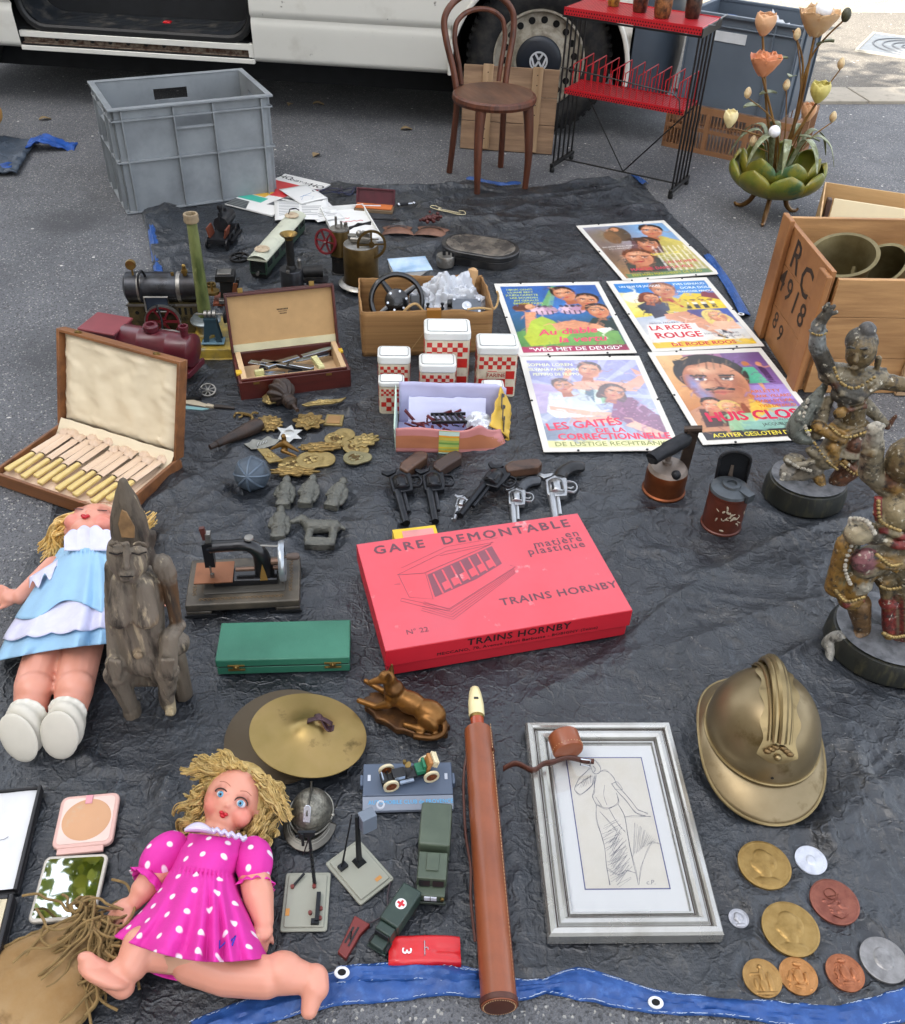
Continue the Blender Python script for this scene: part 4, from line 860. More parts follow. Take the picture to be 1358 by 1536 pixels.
# green coach
f0=at(389,419); f1=at(446,351); d=(f1-f0); L_=d.length*1.02; rzc=math.degrees(math.atan2(d.y,d.x))-90
t=T('toy_coach','long green toy railway coach with cream roof','toy railway coach',f0,rzc,flat=.06)
GRC=mat('coach_green','1f3527',.4,var=.2,vs=20,coat=.2); CRM=mat('cream_roof','b9bba8',.4,var=.06,vs=20,col2='8c8c7a',amt=.3,cs=30)
mb=MB(); mb.bx(-.03,0,.018,.03,L_,.07); mb.build('body',GRC,t,bev=.002)
mb=MB(); mb.sheet(lambda s,v:Vector((-.034+.068*s,-.004+(L_+.008)*v,.070+.014*math.sin(PI*s)**.6)),10,2); mb.bx(-.034,-.004,.066,.034,L_+.004,.0705); mb.build('roof',CRM,t)
n=6
for k in range(n):
    for sx in (-1,1): mb=MB(); mb.box(sx*.0302,L_*(k+.5)/n,.05,.001,L_/n*.6,.02); mb.build('window',mat('coach_window','0e1413',.2),t)
mb=MB(); mb.box(0,-.0006,.045,.05,.001,.04); mb.build('end_door',MATS['coach_window'],t)
for y in (.03,L_-.03): mb=MB(); mb.box(0,y,.01,.05,.05,.012); mb.cyl((-.024,y-.016,.01),(-.024,y+.0,.01),.01,n=10);mb.cyl((.02,y,.01),(.026,y,.01),.011,n=14); mb.build('bogie',SOOT,t)
mb=MB(); mb.cyl((.0,-.012,.024),(0,0,.024),.006,n=10); mb.build('coupling',NICK,t)
for y in (.05,L_-.05): mb=MB(); mb.lathe([(.024,0),(.026,.003),(.022,.006),(0,.006)],18,TR(0,y,.084)); mb.build('roof_vent',mat('vent_cream','b9a88c',.5,col2='7a5a44',amt=.4,cs=60),t)
mb=MB(); mb.tube([(-.012,L_-.05,.09),(-.005,L_-.05,.108),(.02,L_-.06,.118),(.034,L_-.065,.114)],.002,6); mb.build('current_collector',IRON,t)
# big steam plant
pos,rz,w_,h_=q3((205,448),(352,462),(176,540)); b0=at(184,541);b1=at(356,540); rz=math.degrees(math.atan2(b1.y-b0.y,b1.x-b0.x)); w_=(b1-b0).length; d_=.21
t=T('steam_plant','large toy steam plant with horizontal boiler and tall green chimney on yellow base','toy steam plant',b0,rz,flat=.2)
YEL=mat('yellow_base','a58a34',.5,var=.15,vs=14,col2='5a5238',amt=.45,cs=22,soft=.12,col3='8f8a78',amt3=.35,cs3=14)
mb=MB(); mb.bx(0,0,0,w_,d_,.035); mb.bx(-.004,-.004,0,w_+.004,d_+.004,.006); mb.build('base',YEL,t,bev=.003)
HOU=mat('boiler_house','3c3526',.5,.3,var=.25,vs=14,col2='6a5c38',amt=.45,cs=20,col3='1c1a18',amt3=.4,cs3=30)
mb=MB(); mb.bx(.015,.10,.0352,.215,.185,.125); mb.build('boiler_house',HOU,t,bev=.002)
mb=MB()
for k in range(5): mb.box(.13+.016*k,.0995,.105,.007,.002,.022)
mb.lathe([(0,0),(.006,0)],12,TR(.04,.0996,.10,90)); mb.build('vent_slots',MATS['hole_black'],t)
mb=MB(); mb.bx(.013,.094,.123,.217,.099,.128); mb.build('rail',NICK,t)
mb=MB(); pr=[(0,-.108),(.03,-.106),(.043,-.098),(.043,.098),(.03,.106),(0,.108)]; mb.lathe(pr,32,TR(.115,.14,.162,ry=90)); mb.build('boiler',STEELB,t)
mb=MB()
for x in (.055,.165): mb.lathe([(.0432,-.006),(.0446,-.005),(.0446,.005),(.0432,.006)],32,TR(x,.14,.162,ry=90),caps=False)
mb.build('boiler_band',NICK,t)
mb=MB(); mb.cyl((.04,.13,.2),(.04,.13,.222),.003,n=8); mb.lathe([(0,-.006),(.014,-.006),(.015,0),(.014,.006),(.011,.006),(.0,.004)],20,TR(.04,.126,.236,90)); mb.build('pressure_gauge',BRASS,t)
mb=MB(); mb.cyl((.185,.13,.2),(.185,.13,.225),.006,n=10); mb.cyl((.185,.13,.21),(.185,.13,.218),.009,n=10); mb.ell((.185,.13,.23),.006,8,6); mb.cyl((.15,.13,.2),(.15,.13,.21),.005,n=8); mb.build('safety_valve',BRASS,t)
mb=MB(); mb.tube(spline([(.075,.125,.2),(.07,.11,.225),(.06,.095,.205),(.06,.092,.16),(.062,.09,.14)],5),.0035,8); mb.tube(spline([(.105,.07,.14),(.115,.06,.1),(.115,.05,.07)],5),.003,6); mb.build('steam_pipe',IRON,t)
flywheel(t,(.115,.075,.085),.05,.012,RW,(90,0,0),6); 
mb=MB(); mb.lathe([(.0485,-.007),(.0515,-.007),(.0515,.007),(.0485,.007)],36,TR(.115,.075,.085,90),caps=False); mb.build('flywheel_rim',NICK,t)
mb=MB(); mb.bx(.075,.080,.118,.135,.09,.155); mb.build('valve_plate',mat('blue_steel','3b4654',.4,.6),t)
mb=MB(); mb.tube([(.072,.078,.115),(.072,.078,.16),(.138,.078,.16),(.138,.078,.115),(.072,.078,.115)],.003,6); mb.tube(spline([(.06,.03,.05),(.065,.03,.075),(.115,.03,.082),(.165,.03,.075),(.17,.03,.05)],5),.003,6); mb.tube([(.03,.01,.036),(.035,.01,.055),(.19,.01,.055),(.195,.01,.036)],.003,6); mb.build('guard_rail',NICK,t)
mb=MB(); mb.cyl((.05,.025,.055),(.175,.025,.055),.013,n=16); mb.cyl((.1,.025,.055),(.135,.025,.055),.016,n=16); mb.build('steam_cylinder',CHR,t)
# chimney
CX,CY=.236,.075
mb=MB(); mb.lathe([(.034,.036),(.034,.052),(.03,.056),(.03,.085)],28,TR(CX,CY,0)); mb.build('chimney_base',YEL,t)
mb=MB(); mb.lathe([(.030,.085),(.043,.087),(.044,.092),(.038,.097),(.036,.102),(.028,.104)],28,TR(CX,CY,0)); mb.build('chimney_collar',mat('grey_collar','7a8284',.4,.6),t)
mb=MB(); mb.lathe([(.019,.104),(.0148,.34),(.014,.385)],26,TR(CX,CY,0)); mb.build('chimney',mat('green_chimney','7f8650',.4,var=.15,vs=12,col2='39451f',amt=.46,cs=14,soft=.14,col3='b0ae78',amt3=.35,cs3=16,stretch=(1,1,.35),coat=.2),t)
mb=MB(); mb.lathe([(.016,.38),(.0195,.382),(.021,.388),(.0195,.394),(.0205,.398),(.0195,.404),(.014,.404),(.012,.38),(0,.37)],24,TR(CX,CY,0)); mb.build('chimney_cap',mat('cap_tan','8d7c62',.5,var=.2),t)
# small drive pylon on the base (separate toy)
PM=TR(b0.x,b0.y,Z0,rz=rz); p=PM@Vector((.258,.035,.0356))
t=T('toy_pylon','blue green cast toy line shaft stand on the yellow base','toy line shaft',p,rz)
TEAL=mat('teal_cast','2f4650',.45,.2,var=.15)
mb=MB(); mb.bx(-.032,-.02,0,.032,.02,.006); mb.build('foot',mat('teal_pale','5a7886',.45),t,bev=.002)
mb=MB()
for y in (-.012,.012):
    mb.prism([(-.026,.006),(-.010,.006),(-.008,.03),(.008,.03),(.010,.006),(.026,.006),(.016,.074),(-.016,.074)],-.002,.002,TR(0,y,0,90))
mb.box(0,0,.076,.036,.034,.006); mb.build('column',TEAL,t)
mb=MB(); mb.cyl((-.04,0,.088),(.045,0,.088),.003,n=8)
for x in (-.012,0,.012): mb.cyl((x-.004,0,.088),(x+.004,0,.088),.011,n=16)
mb.build('shaft',NICK,t); flywheel(t,(.042,0,.086),.024,.006,IRON,(0,90,0),6,'pulley')
# maroon locomotive body
l0=at(150,548);l1=at(298,575); rz=math.degrees(math.atan2(l1.y-l0.y,l1.x-l0.x)); L_=.29
pos=at(222,556); pos.z=.024; t=T('locomotive_body','maroon tinplate toy locomotive body without chassis in front of the steam plant','toy locomotive',pos,rz,flat=.1)
mb=MB(); mb.lathe([(.04,-.085),(.042,-.082),(.0425,-.03),(.0435,-.028),(.0435,-.024),(.0425,-.022),(.0425,.055),(.0435,.057),(.0435,.061),(.0425,.063),(.0425,.11),(.046,.112),(.046,.124),(.043,.126),(.03,.131),(0,.132)],32,TR(.03,0,.068,ry=90)); mb.build('boiler',MAR,t)
mb=MB(); mb.bx(-.155,-.045,.0,-.052,.045,.10); mb.build('cab',MAR,t,bev=.002)
mb=MB(); mb.bx(-.162,-.052,.1002,-.05,.052,.108); mb.build('cab_roof',mat('maroon_roof','7a3338',.5,var=.12,vs=14),t,bev=.003)
mb=MB(); mb.lathe([(.016,.105),(.021,.112),(.021,.124),(.018,.128),(.011,.128),(.010,.118),(0,.116)],22,TR(.035,0,0)); mb.build('dome',MAR,t)
mb=MB(); mb.lathe([(.010,.105),(.011,.13),(.0135,.132),(.0135,.14),(.009,.14),(.008,.12),(0,.118)],20,TR(.135,0,0)); mb.build('chimney',MAR,t)
mb=MB(); mb.bx(-.05,-.04,.0,.15,.04,.02); mb.bx(.15,-.045,.005,.158,.045,.022); mb.build('footplate',MAR,t,bev=.001)
mb=MB(); mb.cyl((-.057,-.046,.085),(-.052,-.05,.085),.004,n=8); mb.build('lamp_bracket',NICK,t)
t=T('wheel_set','small greasy toy wheel set with links beside the maroon locomotive front','toy wheels',at(298,595),-10)
flywheel(t,(.02,.02,.012),.022,.006,NICK,(20,10,0),8,'wheel'); flywheel(t,(-.005,-.01,.022),.02,.006,IRON,(70,0,30),8,'wheel')
mb=MB(); mb.tube([(-.02,-.02,.008),(.0,.0,.03),(.012,.03,.045)],.005,6); mb.box(-.01,-.02,.008,.05,.01,.008,20); mb.build('linkage',IRON,t)
# ================================================================ BOXES, TINS, POSTERS
MAH=wood('mahogany_box','5a2018','32100c',.38,14,(.12,1,1),.15)
TAN=mat('tan_lining','b18f62',.85,var=.06,vs=30,bump=.15,bs=300)
pos,rz,w_,_=q3((352,545),(505,520),(362,600)); b0=at(362,601);b1=at(527,580); rz=math.degrees(math.atan2(b1.y-b0.y,b1.x-b0.x)); w_=(b1-b0).length; d_=.17; h_=.055
t=T('jewel_box','open mahogany box with tan lining holding steel razors and knives','wooden box',b0,rz,flat=.2)
th=.009
mb=MB(); mb.bx(0,0,0,w_,th,h_);mb.bx(0,d_-th,0,w_,d_,h_);mb.bx(0,th,0,th,d_-th,h_);mb.bx(w_-th,th,0,w_,d_-th,h_);mb.bx(th,th,.002,w_-th,d_-th,.006); mb.build('base',MAH,t,bev=.0015)
mb=MB(); mb.bx(th,th,.006,th+.014,d_-th,h_+.004);mb.bx(w_-th-.014,th,.006,w_-th,d_-th,h_+.004);mb.bx(th+.014,th,.006,w_-th-.014,th+.006,h_+.004);mb.bx(th+.014,th+.006,.006,w_-th-.014,d_-th,.012); mb.build('lining',mat('pale_felt','c0a27c',.9),t)
mb=MB(); mb.bx(th,.003,h_+.0003,w_-th,.0085,h_+.007); mb.build('front_lip',MAH,t,bev=.001)
mb=MB(); mb.X=TR(0,d_-.004,h_,rx=-13); lh=.165
mb.bx(0,.012,0,w_,.018,lh); mb.bx(0,-.008,0,.007,.012,lh);mb.bx(w_-.007,-.008,0,w_,.012,lh);mb.bx(.007,-.008,lh-.007,w_-.007,.012,lh); lid=mb.build('lid',MAH,t,bev=.0015)
mb=MB(); mb.X=TR(0,d_-.004,h_,rx=-13); mb.bx(.007,.006,.02,w_-.007,.012,lh-.007); mb.build('lid_lining',TAN,lid)
mb=MB(); mb.X=TR(0,d_-.004,h_,rx=-13); mb.bx(.007,.002,.0,w_-.007,.0115,.021); mb.build('hinge_strip',mat('cream_strip','c6bf9c',.8),lid)
mb=MB(); mb.X=TR(0,d_-.004,h_,rx=-13); E=TR(w_*.52,.0055,lh*.62,90)
for k,(a,ww,hh_) in enumerate(((.006,.034,.004),(0,.026,.0018),(-.006,.02,.003))):
    n=int(ww/.004)
    for j in range(n): mb.box(w_*.52-ww/2+j*.004,.0057,lh*.62+a,.003,.0006,hh_)
mb.build('stamped_print',mat('stamp_ink','4a3a28',.8),lid)
mb=MB()
for x in (w_*.15,w_*.8): mb.X=TR(0,d_-.004,h_,rx=-13); mb.box(x,.004,lh+.006,.014,.003,.014); mb.X=I4; mb.box(x,-.001,h_-.006,.016,.002,.006)
mb.build('catch',BRASS,t)
mb=MB(); mb.box(.006,d_*.3,h_+.002,.016,.02,.008); mb.box(w_-.006,d_*.62,h_+.002,.012,.018,.008); mb.build('yellow_tab',mat('yellow_tab','c9a227',.6),t,bev=.001)
JM=TR(*t.location,rz=rz)
BLADE=mat('razor_steel','9aa3ae',.18,.95,var=.08,vs=20); BLKH=mat('black_handle','17181a',.35)
def razor(x,y,z,r,lab,col=BLKH,L=.15):
    o=T('razor',lab,'razor',JM@Vector((x,y,z)),rz+r,group='razors in the mahogany box')
    mb=MB(); mb.prism([(0,-.007),(L*.5,-.010),(L*.52,.008),(0,.008)],.002,.006); mb.build('blade',BLADE,o,bev=.001)
    mb=MB(); mb.prism([(-L*.05,-.009),(-L*.5,-.012),(-L*.53,0),(-L*.48,.009),(-L*.05,.007)],0,.010); mb.build('handle',col,o,bev=.002)
razor(.11,.09,.040,152,'black handled razor lying across the open box, in front of the long blade')
razor(.14,.075,.046,150,'steel spined razor on top of the pile in the mahogany box',BLADE)
razor(.13,.05,.034,165,'black handled razor nearest the front edge of the mahogany box')
razor(.19,.12,.042,18,'long pale steel blade leaning to the right rear corner of the box',BLADE,.22)
razor(.17,.12,.030,10,'dark bladed razor beneath the long pale blade',BLKH,.2)
t2=T('sewing_bobbins','row of cream ivory bobbins in the right end of the box','bobbins',JM@Vector((w_-.075,.04,.05)),rz+100)
mb=MB()
for k in range(5): mb.cyl((.0+k*.013,-.008,0),(.0+k*.013,.008,0),.008,n=12)
mb.build('bobbins',mat('ivory','c5c08a',.45),t2)
t2=T('ivory_block','single cream ivory holder at the front left inside the box','holder',JM@Vector((.062,.035,.045)),rz+8)
mb=MB(); mb.bx(-.012,-.018,-.03,.012,.018,.0); mb.bx(-.013,.008,0,.013,.018,.016); mb.bx(-.013,-.018,0,.013,-.008,.006); mb.build('block',MATS['ivory'],t2,bev=.002)
# ---- cutlery case
OAKB=wood('cutlery_case_oak','8a5a34','5c3820',.5,16,(.12,1,1),.2)
SAT=mat('cream_satin','ddcfb2',.36,var=.03,vs=10); SATP=mat('pink_satin','d0b59a',.4,var=.06,vs=12)
zt=.036
a_=at(95,633,zt);b_=at(272,688,zt);c_=at(-3,714,zt)
u_=(b_-a_);w_=u_.length;rz=math.degrees(math.atan2(u_.y,u_.x));u_/=w_;v_=Vector((-u_.y,u_.x,0));d_=(a_-c_).dot(v_)
o_=a_-v_*d_; t=T('cutlery_case','open brown wooden cutlery case lined with cream satin, knives inside','cutlery case',(o_.x,o_.y,Z0),rz,flat=.25)
th=.008
mb=MB(); mb.bx(0,0,0,w_,th,zt);mb.bx(0,d_-th,0,w_,d_,zt-.008);mb.bx(0,th,0,th,d_-th,zt);mb.bx(w_-th,th,0,w_,d_-th,zt);mb.bx(th,th,.001,w_-th,d_-th,.005); mb.build('base',OAKB,t,bev=.0015)
lh=d_*1.0; LMx=TR(0,d_-.006,zt-.002,rx=-17)
mb=MB(); mb.X=LMx; mb.bx(0,.012,0,w_,.017,lh);mb.bx(0,-.014,0,.008,.012,lh);mb.bx(w_-.008,-.014,0,w_,.012,lh);mb.bx(.008,-.014,lh-.008,w_-.008,.012,lh); lid=mb.build('lid',OAKB,t,bev=.0015)
mb=MB(); mb.X=LMx
def satin(s,v):
    e=min(s,1-s,v,1-v); puff=.012*min(1,e/.08)**.5
    k=.0035*math.sin(s*23+2*fbm(s*3,v*3,1))*min(1,e/.1)+.0016*fbm(s*4,v*2,3)*min(1,e/.12)
    r=.006*abs(fbm((s+v)*6,(s-v)*2,8))*(1 if e<.12 else .12)
    return Vector((.008+(w_-.016)*s,.010-puff-k-r,.010+(lh-.018)*v))
mb.sheet(satin,60,44); mb.build('lid_satin',SAT,lid)
mb=MB(); mb.sheet(lambda s,v:Vector((.008+(w_-.016)*s,d_-.010-.03*v,zt+.018-.034*v+.003*fbm(s*9,v,2))),30,6); mb.build('hinge_satin',SAT,t)
mb=MB(); mb.sheet(lambda s,v:Vector((.008+(w_-.016)*s,.008+(d_-.016)*v,.017+.004*fbm(s*9,v*9,1)+.004*abs(math.sin(s*13*PI))*(1 if v<.9 else .3))),90,20); mb.build('base_satin',SATP,t)
mb=MB()
for x in (.16,.80): mb.X=LMx; mb.lathe([(.004,0),(.005,.003),(.009,.003),(.009,0)],12,TR(w_*x,-.004,lh)); 
mb.build('catch',BRASS,t)
CM=TR(*t.location,rz=rz); BONE=mat('yellow_bone','c9ad62',.35,var=.08,vs=20,col2='d9c48a',amt=.4,cs=18,soft=.2); KST=mat('table_steel','a9adb2',.2,.95)
NK=12; dk=T('table_knife','bone handled table knife in the cutlery case','knife',(0,0,0),0)
mb=MB(); L=d_*.80; mb.prism([(0,-.0065),(.004,-.008),(L*.42,-.006),(L*.42,.006),(.004,.008),(0,.0065)],-.0045,.0045); mb.build('handle',BONE,dk,bev=.0028,seg=3)
mb=MB(); mb.prism([(L*.42,-.0055),(L*.46,-.0045),(L*.48,-.0075),(L*.97,-.008),(L,-.003),(L*.97,.006),(L*.46,.005),(L*.42,.0055)],-.001,.001); mb.build('blade',KST,dk)
mb=MB(); 
mb.sheet(lambda s,v:Vector((L*(.42+.45*v),-.011+.022*s,.0035+.004*math.sin(PI*s)+.0012*fbm(s*6,v*9,3))),6,14); mb.sheet(lambda s,v:Vector((L*(.86+.2*v),-.014+.028*s,.003+.010*math.sin(PI*s)*math.sin(PI*min(1,v+.2))+.006*fbm(s*4,v*4,6))),8,8); mb.build('satin_loop',SATP,dk)
ORD=['farthest left knife','second knife from the left','third knife from the left','fourth knife from the left','fifth knife from the left','sixth knife from the left','sixth knife from the right','fifth knife from the right','fourth knife from the right','third knife from the right','second knife from the right','farthest right knife']
rng=random.Random(2)
for k in range(NK):
    p=CM@Vector((.016+(w_-.05)*(k+.3)/NK,.014+rng.uniform(0,.01)+(.014 if k%2 else 0),.030+rng.uniform(0,.003)))
    lb='yellow bone handled knife in the cutlery case, '+ORD[k]; r=rz+90-4+rng.uniform(-2,2)
    if k==0: dk.location=p; dk.rotation_euler=(0,0,R_(r)); dk['label']=lb; dk['group']='bone handled table knives'
    else: dup(dk,p,r,lb,'bone handled table knives')
# trowel
t=T('putty_knife','pale putty knife and teal strip lying right of the cutlery case','putty knife',at(292,609),-12)
mb=MB(); mb.prism([(-.05,.0),(-.045,.03),(.035,.012),(.035,.0)],.002,.004); mb.prism([(.033,.0),(.033,.013),(.055,.010),(.055,.002)],.001,.007); mb.build('blade',mat('pale_blade','b3a78f',.5,.2),t)
mb=MB(); mb.tube([(.055,.006,.005),(.075,.008,.007),(.11,.013,.005)],[.006,.006,.003],8); mb.build('handle',mat('dark_handle','2a211b',.6),t)
mb=MB(); mb.prism([(-.06,-.03),(-.06,-.012),(.02,-.006),(.045,-.004),(.03,-.016)],.001,.003); mb.build('teal_strip',mat('teal_paint','6f9494',.5),t)
# ---- cardboard box
CARD=mat('corrugated_card','a07a4c',.85,var=.08,vs=20,col2='75522c',amt=.5,cs=6,soft=.2,stretch=(.05,1,14),bump=.35,bs=26); CARDI=mat('card_inside','94703f',.9,var=.1,vs=12)
b0=at(545,535);b1=at(735,530);rz=math.degrees(math.atan2(b1.y-b0.y,b1.x-b0.x));w_=(b1-b0).length;h_=.145;d_=.225
t=T('cardboard_box','open worn cardboard box with a black handwheel and bubble wrap inside','cardboard box',b0,rz,flat=.25)
def wall(x0,y0,x1,y1,nm,seed):
    mb=MB(); rng=random.Random(seed); 
    mb.sheet(lambda s,v:Vector((x0+(x1-x0)*s,y0+(y1-y0)*s,(h_+.006*fbm(s*6,seed,2)-.006*(s>.6)*math.sin(s*9))*v))+Vector((y1-y0,-(x1-x0),0)).normalized()*.005*math.sin(PI*s)*v*(.6+fbm(s*3,v*2,seed)),26,8); mb.build(nm,CARD,t,solid=.005)
wall(0,0,w_,0,'front_wall',1); wall(w_,.004,w_,d_-.004,'side_wall',2); wall(w_,d_,0,d_,'back_wall',3); wall(0,d_-.004,0,.004,'side_wall',4)
mb=MB(); mb.bx(.004,.004,0,w_-.004,d_-.004,.006); mb.build('floor',CARDI,t)
mb=MB(); mb.bx(w_*.49,-.0095,h_-.05,w_*.60,-.0085,h_+.003); mb.bx(w_*.49,-.0095,h_+.003,w_*.60,.006,h_+.0045); mb.build('tape',mat('brown_tape','946427',.35),t)
mb=MB(); mb.tube(spline([(w_*.52,-.011,h_-.03),(w_*.45,-.012,.07),(w_*.36,-.012,.02)],6),.0008,4); mb.tube(spline([(w_*.8,-.004,h_+.002),(w_*.9,.0,h_+.004),(w_+.006,.01,h_-.004),(w_+.02,.03,h_+.02),(w_+.014,.03,h_+.04)],6),.0035,6); mb.build('string',mat('twine','a98a5c',.9),t)
BX=TR(*t.location,rz=rz)
p=BX@Vector((.105,.085,.135)); t=T('handwheel','black cast handwheel with thick spokes standing in the cardboard box','handwheel',p,rz,rx=62,ry=4)
BK=mat('black_gloss','0c0c0d',.25,coat=.3)
mb=MB(); mb.tube(arc((0,0,0),.075,0,350,35,'xy'),.008,10,closed=True); mb.build('rim',BK,t)
for k in range(4): mb=MB(); a=R_(40+90*k); mb.tube([(.02*math.cos(a),.02*math.sin(a),-.004),(.073*math.cos(a),.073*math.sin(a),0)],[.011,.007],8,sq=.6); mb.build('spoke',BK,t)
mb=MB(); mb.lathe([(.034,-.012),(.036,-.004),(.034,.006),(.024,.01),(.010,.011),(.009,.014),(0,.014)],28); mb.build('hub',BK,t)
mb=MB()
for k in range(6): a=R_(60*k+15); mb.cyl((.028*math.cos(a),.028*math.sin(a),.006),(.028*math.cos(a),.028*math.sin(a),.0105),.0035,n=8)
mb.build('bolts',CHR,t)
BUB=mat('bubble_wrap','dfe4ec',.14,var=.06,vs=20,trans=.35,spec=.6,bump=.8,bs=110)
p=BX@Vector((.26,.13,.06)); t=T('bubble_wrap','crumpled bundle of clear bubble wrap heaped in the cardboard box','bubble wrap',p,rz)
def bub(s,v):
    a=2*PI*s; e=-.3+1.85*v; d=Vector((math.cos(a)*math.cos(e),math.sin(a)*math.cos(e),math.sin(e)))
    r=1+.28*fbm(d.x*2.2,d.y*2.2,d.z*2.2)+.08*fbm(d.x*6,d.y*6,d.z*6)+.03*(1-abs(fbm(d.x*12,d.y*12,d.z*12,2)))
    return Vector((d.x*.105*r,d.y*.075*r,d.z*.125*r))
mb=MB(); mb.sheet(bub,90,46); mb.build('wrap',BUB,t)
mb=MB()
for k in range(3): mb.sheet(lambda s,v:bub(.55+.18*k+.06*s,.55+.3*v)*.93+Vector((0,0,.004*fbm(s*5,v*5,k))),6,6)
mb.build('wrapped_contents',mat('brown_paper','a07850',.8,var=.2,vs=30),t)
p=BX@Vector((.335,.16,.165)); t=T('wooden_pestle','pale wrapped wooden pestle sticking out of the bubble wrap','pestle',p,rz)  # a plain wooden knob in tan wrapping
mb=MB(); mb.lathe([(.012,-.05),(.013,0),(.017,.012),(.015,.026),(.006,.032),(0,.033)],16,TR(rx=-15,ry=10)); mb.build('handle',mat('tan_wrap','b58f62',.6,var=.15,vs=40),t)
p=BX@Vector((.305,.04,.125)); t=T('motor_block','grey metal motor block with a round boss at the box front right corner','motor',p,rz-4,rx=32)
mb=MB(); mb.box(0,0,0,.085,.05,.04); mb.build('housing',mat('cast_grey','5b6067',.45,.6,var=.15,vs=30),t,bev=.003)
mb=MB(); mb.lathe([(.014,.02),(.014,.023),(.008,.024),(0,.022)],18); 
for x in (-.036,.036):
    for y in (-.019,.019): mb.cyl((x,y,.02),(x,y,.024),.004,n=8)
mb.build('boss',CHR,t); mb=MB(); mb.tube(spline([(-.04,-.01,.01),(-.07,-.02,.02),(-.09,0,0)],6),.004,6); mb.cyl((-.04,.02,.0),(-.055,.02,.0),.012,n=12); mb.build('lead',BLKH,t)
p=BX@Vector((.155,.03,.12)); t=T('metal_channel','upright grey steel channel between handwheel and bubble wrap','metal bar',p,rz+8,rx=-8)
mb=MB(); mb.bx(-.012,-.006,-.1,.012,.0,.055); mb.bx(-.012,.0,-.1,-.009,.014,.055); mb.bx(.009,.0,-.1,.012,.014,.055); mb.build('channel',mat('zinc','6f757c',.4,.8,var=.15),t)
mb=MB(); mb.tube(spline([(-.05,-.02,.0),(-.03,-.03,.03),(0,-.02,.035),(.03,-.02,.0),(.06,-.01,-.01)],6),.004,6); mb.build('twine',MATS['twine'],t)
for k,(x,lb) in enumerate(((.19,'small steel terminal post left of the tape on the cardboard box rim'),(.232,'small steel terminal post right beside the motor block'))):
    o=T('terminal_post',lb,'terminal post',BX@Vector((x,.02,.125)),0,group='terminal posts'); mb=MB(); mb.lathe([(.003,0),(.003,.012),(.006,.013),(.006,.018),(.003,.019),(.003,.026),(.005,.027),(.005,.032),(0,.033)],12); mb.build('post',IRON,o)
pos,rz,w_,h_=q3((583,412),(628,386),(600,440)); 
t=T('book','shiny blue and white book lying behind the cardboard box','book',at(592,418),16,flat=.1)
mb=MB(); mb.bx(0,0,0,.13,.11,.02); mb.build('pages',PAP,t,bev=.001); mb=MB(); mb.bx(-.002,-.002,.0201,.132,.112,.0225); mb.build('cover',mat('sky_cover','8fb0cf',.25,var=.3,vs=12,col2='cfdbe4',amt=.4,cs=10,soft=.2),t)
t=T('engine_part','small silver cylinder with valves in front of the oval box','engine part',at(668,400),0,z=.006)
mb=MB(); mb.lathe([(.03,0),(.031,.004),(.031,.034),(.029,.037),(0,.038)],24); mb.build('cylinder',NICK,t); mb=MB(); mb.cyl((-.005,0,.037),(-.005,0,.055),.006,n=10); mb.cyl((.012,.005,.037),(.012,.005,.05),.004,n=8); mb.cyl((.026,-.008,.03),(.026,-.008,.05),.004,n=8); mb.build('valves',IRON,t)
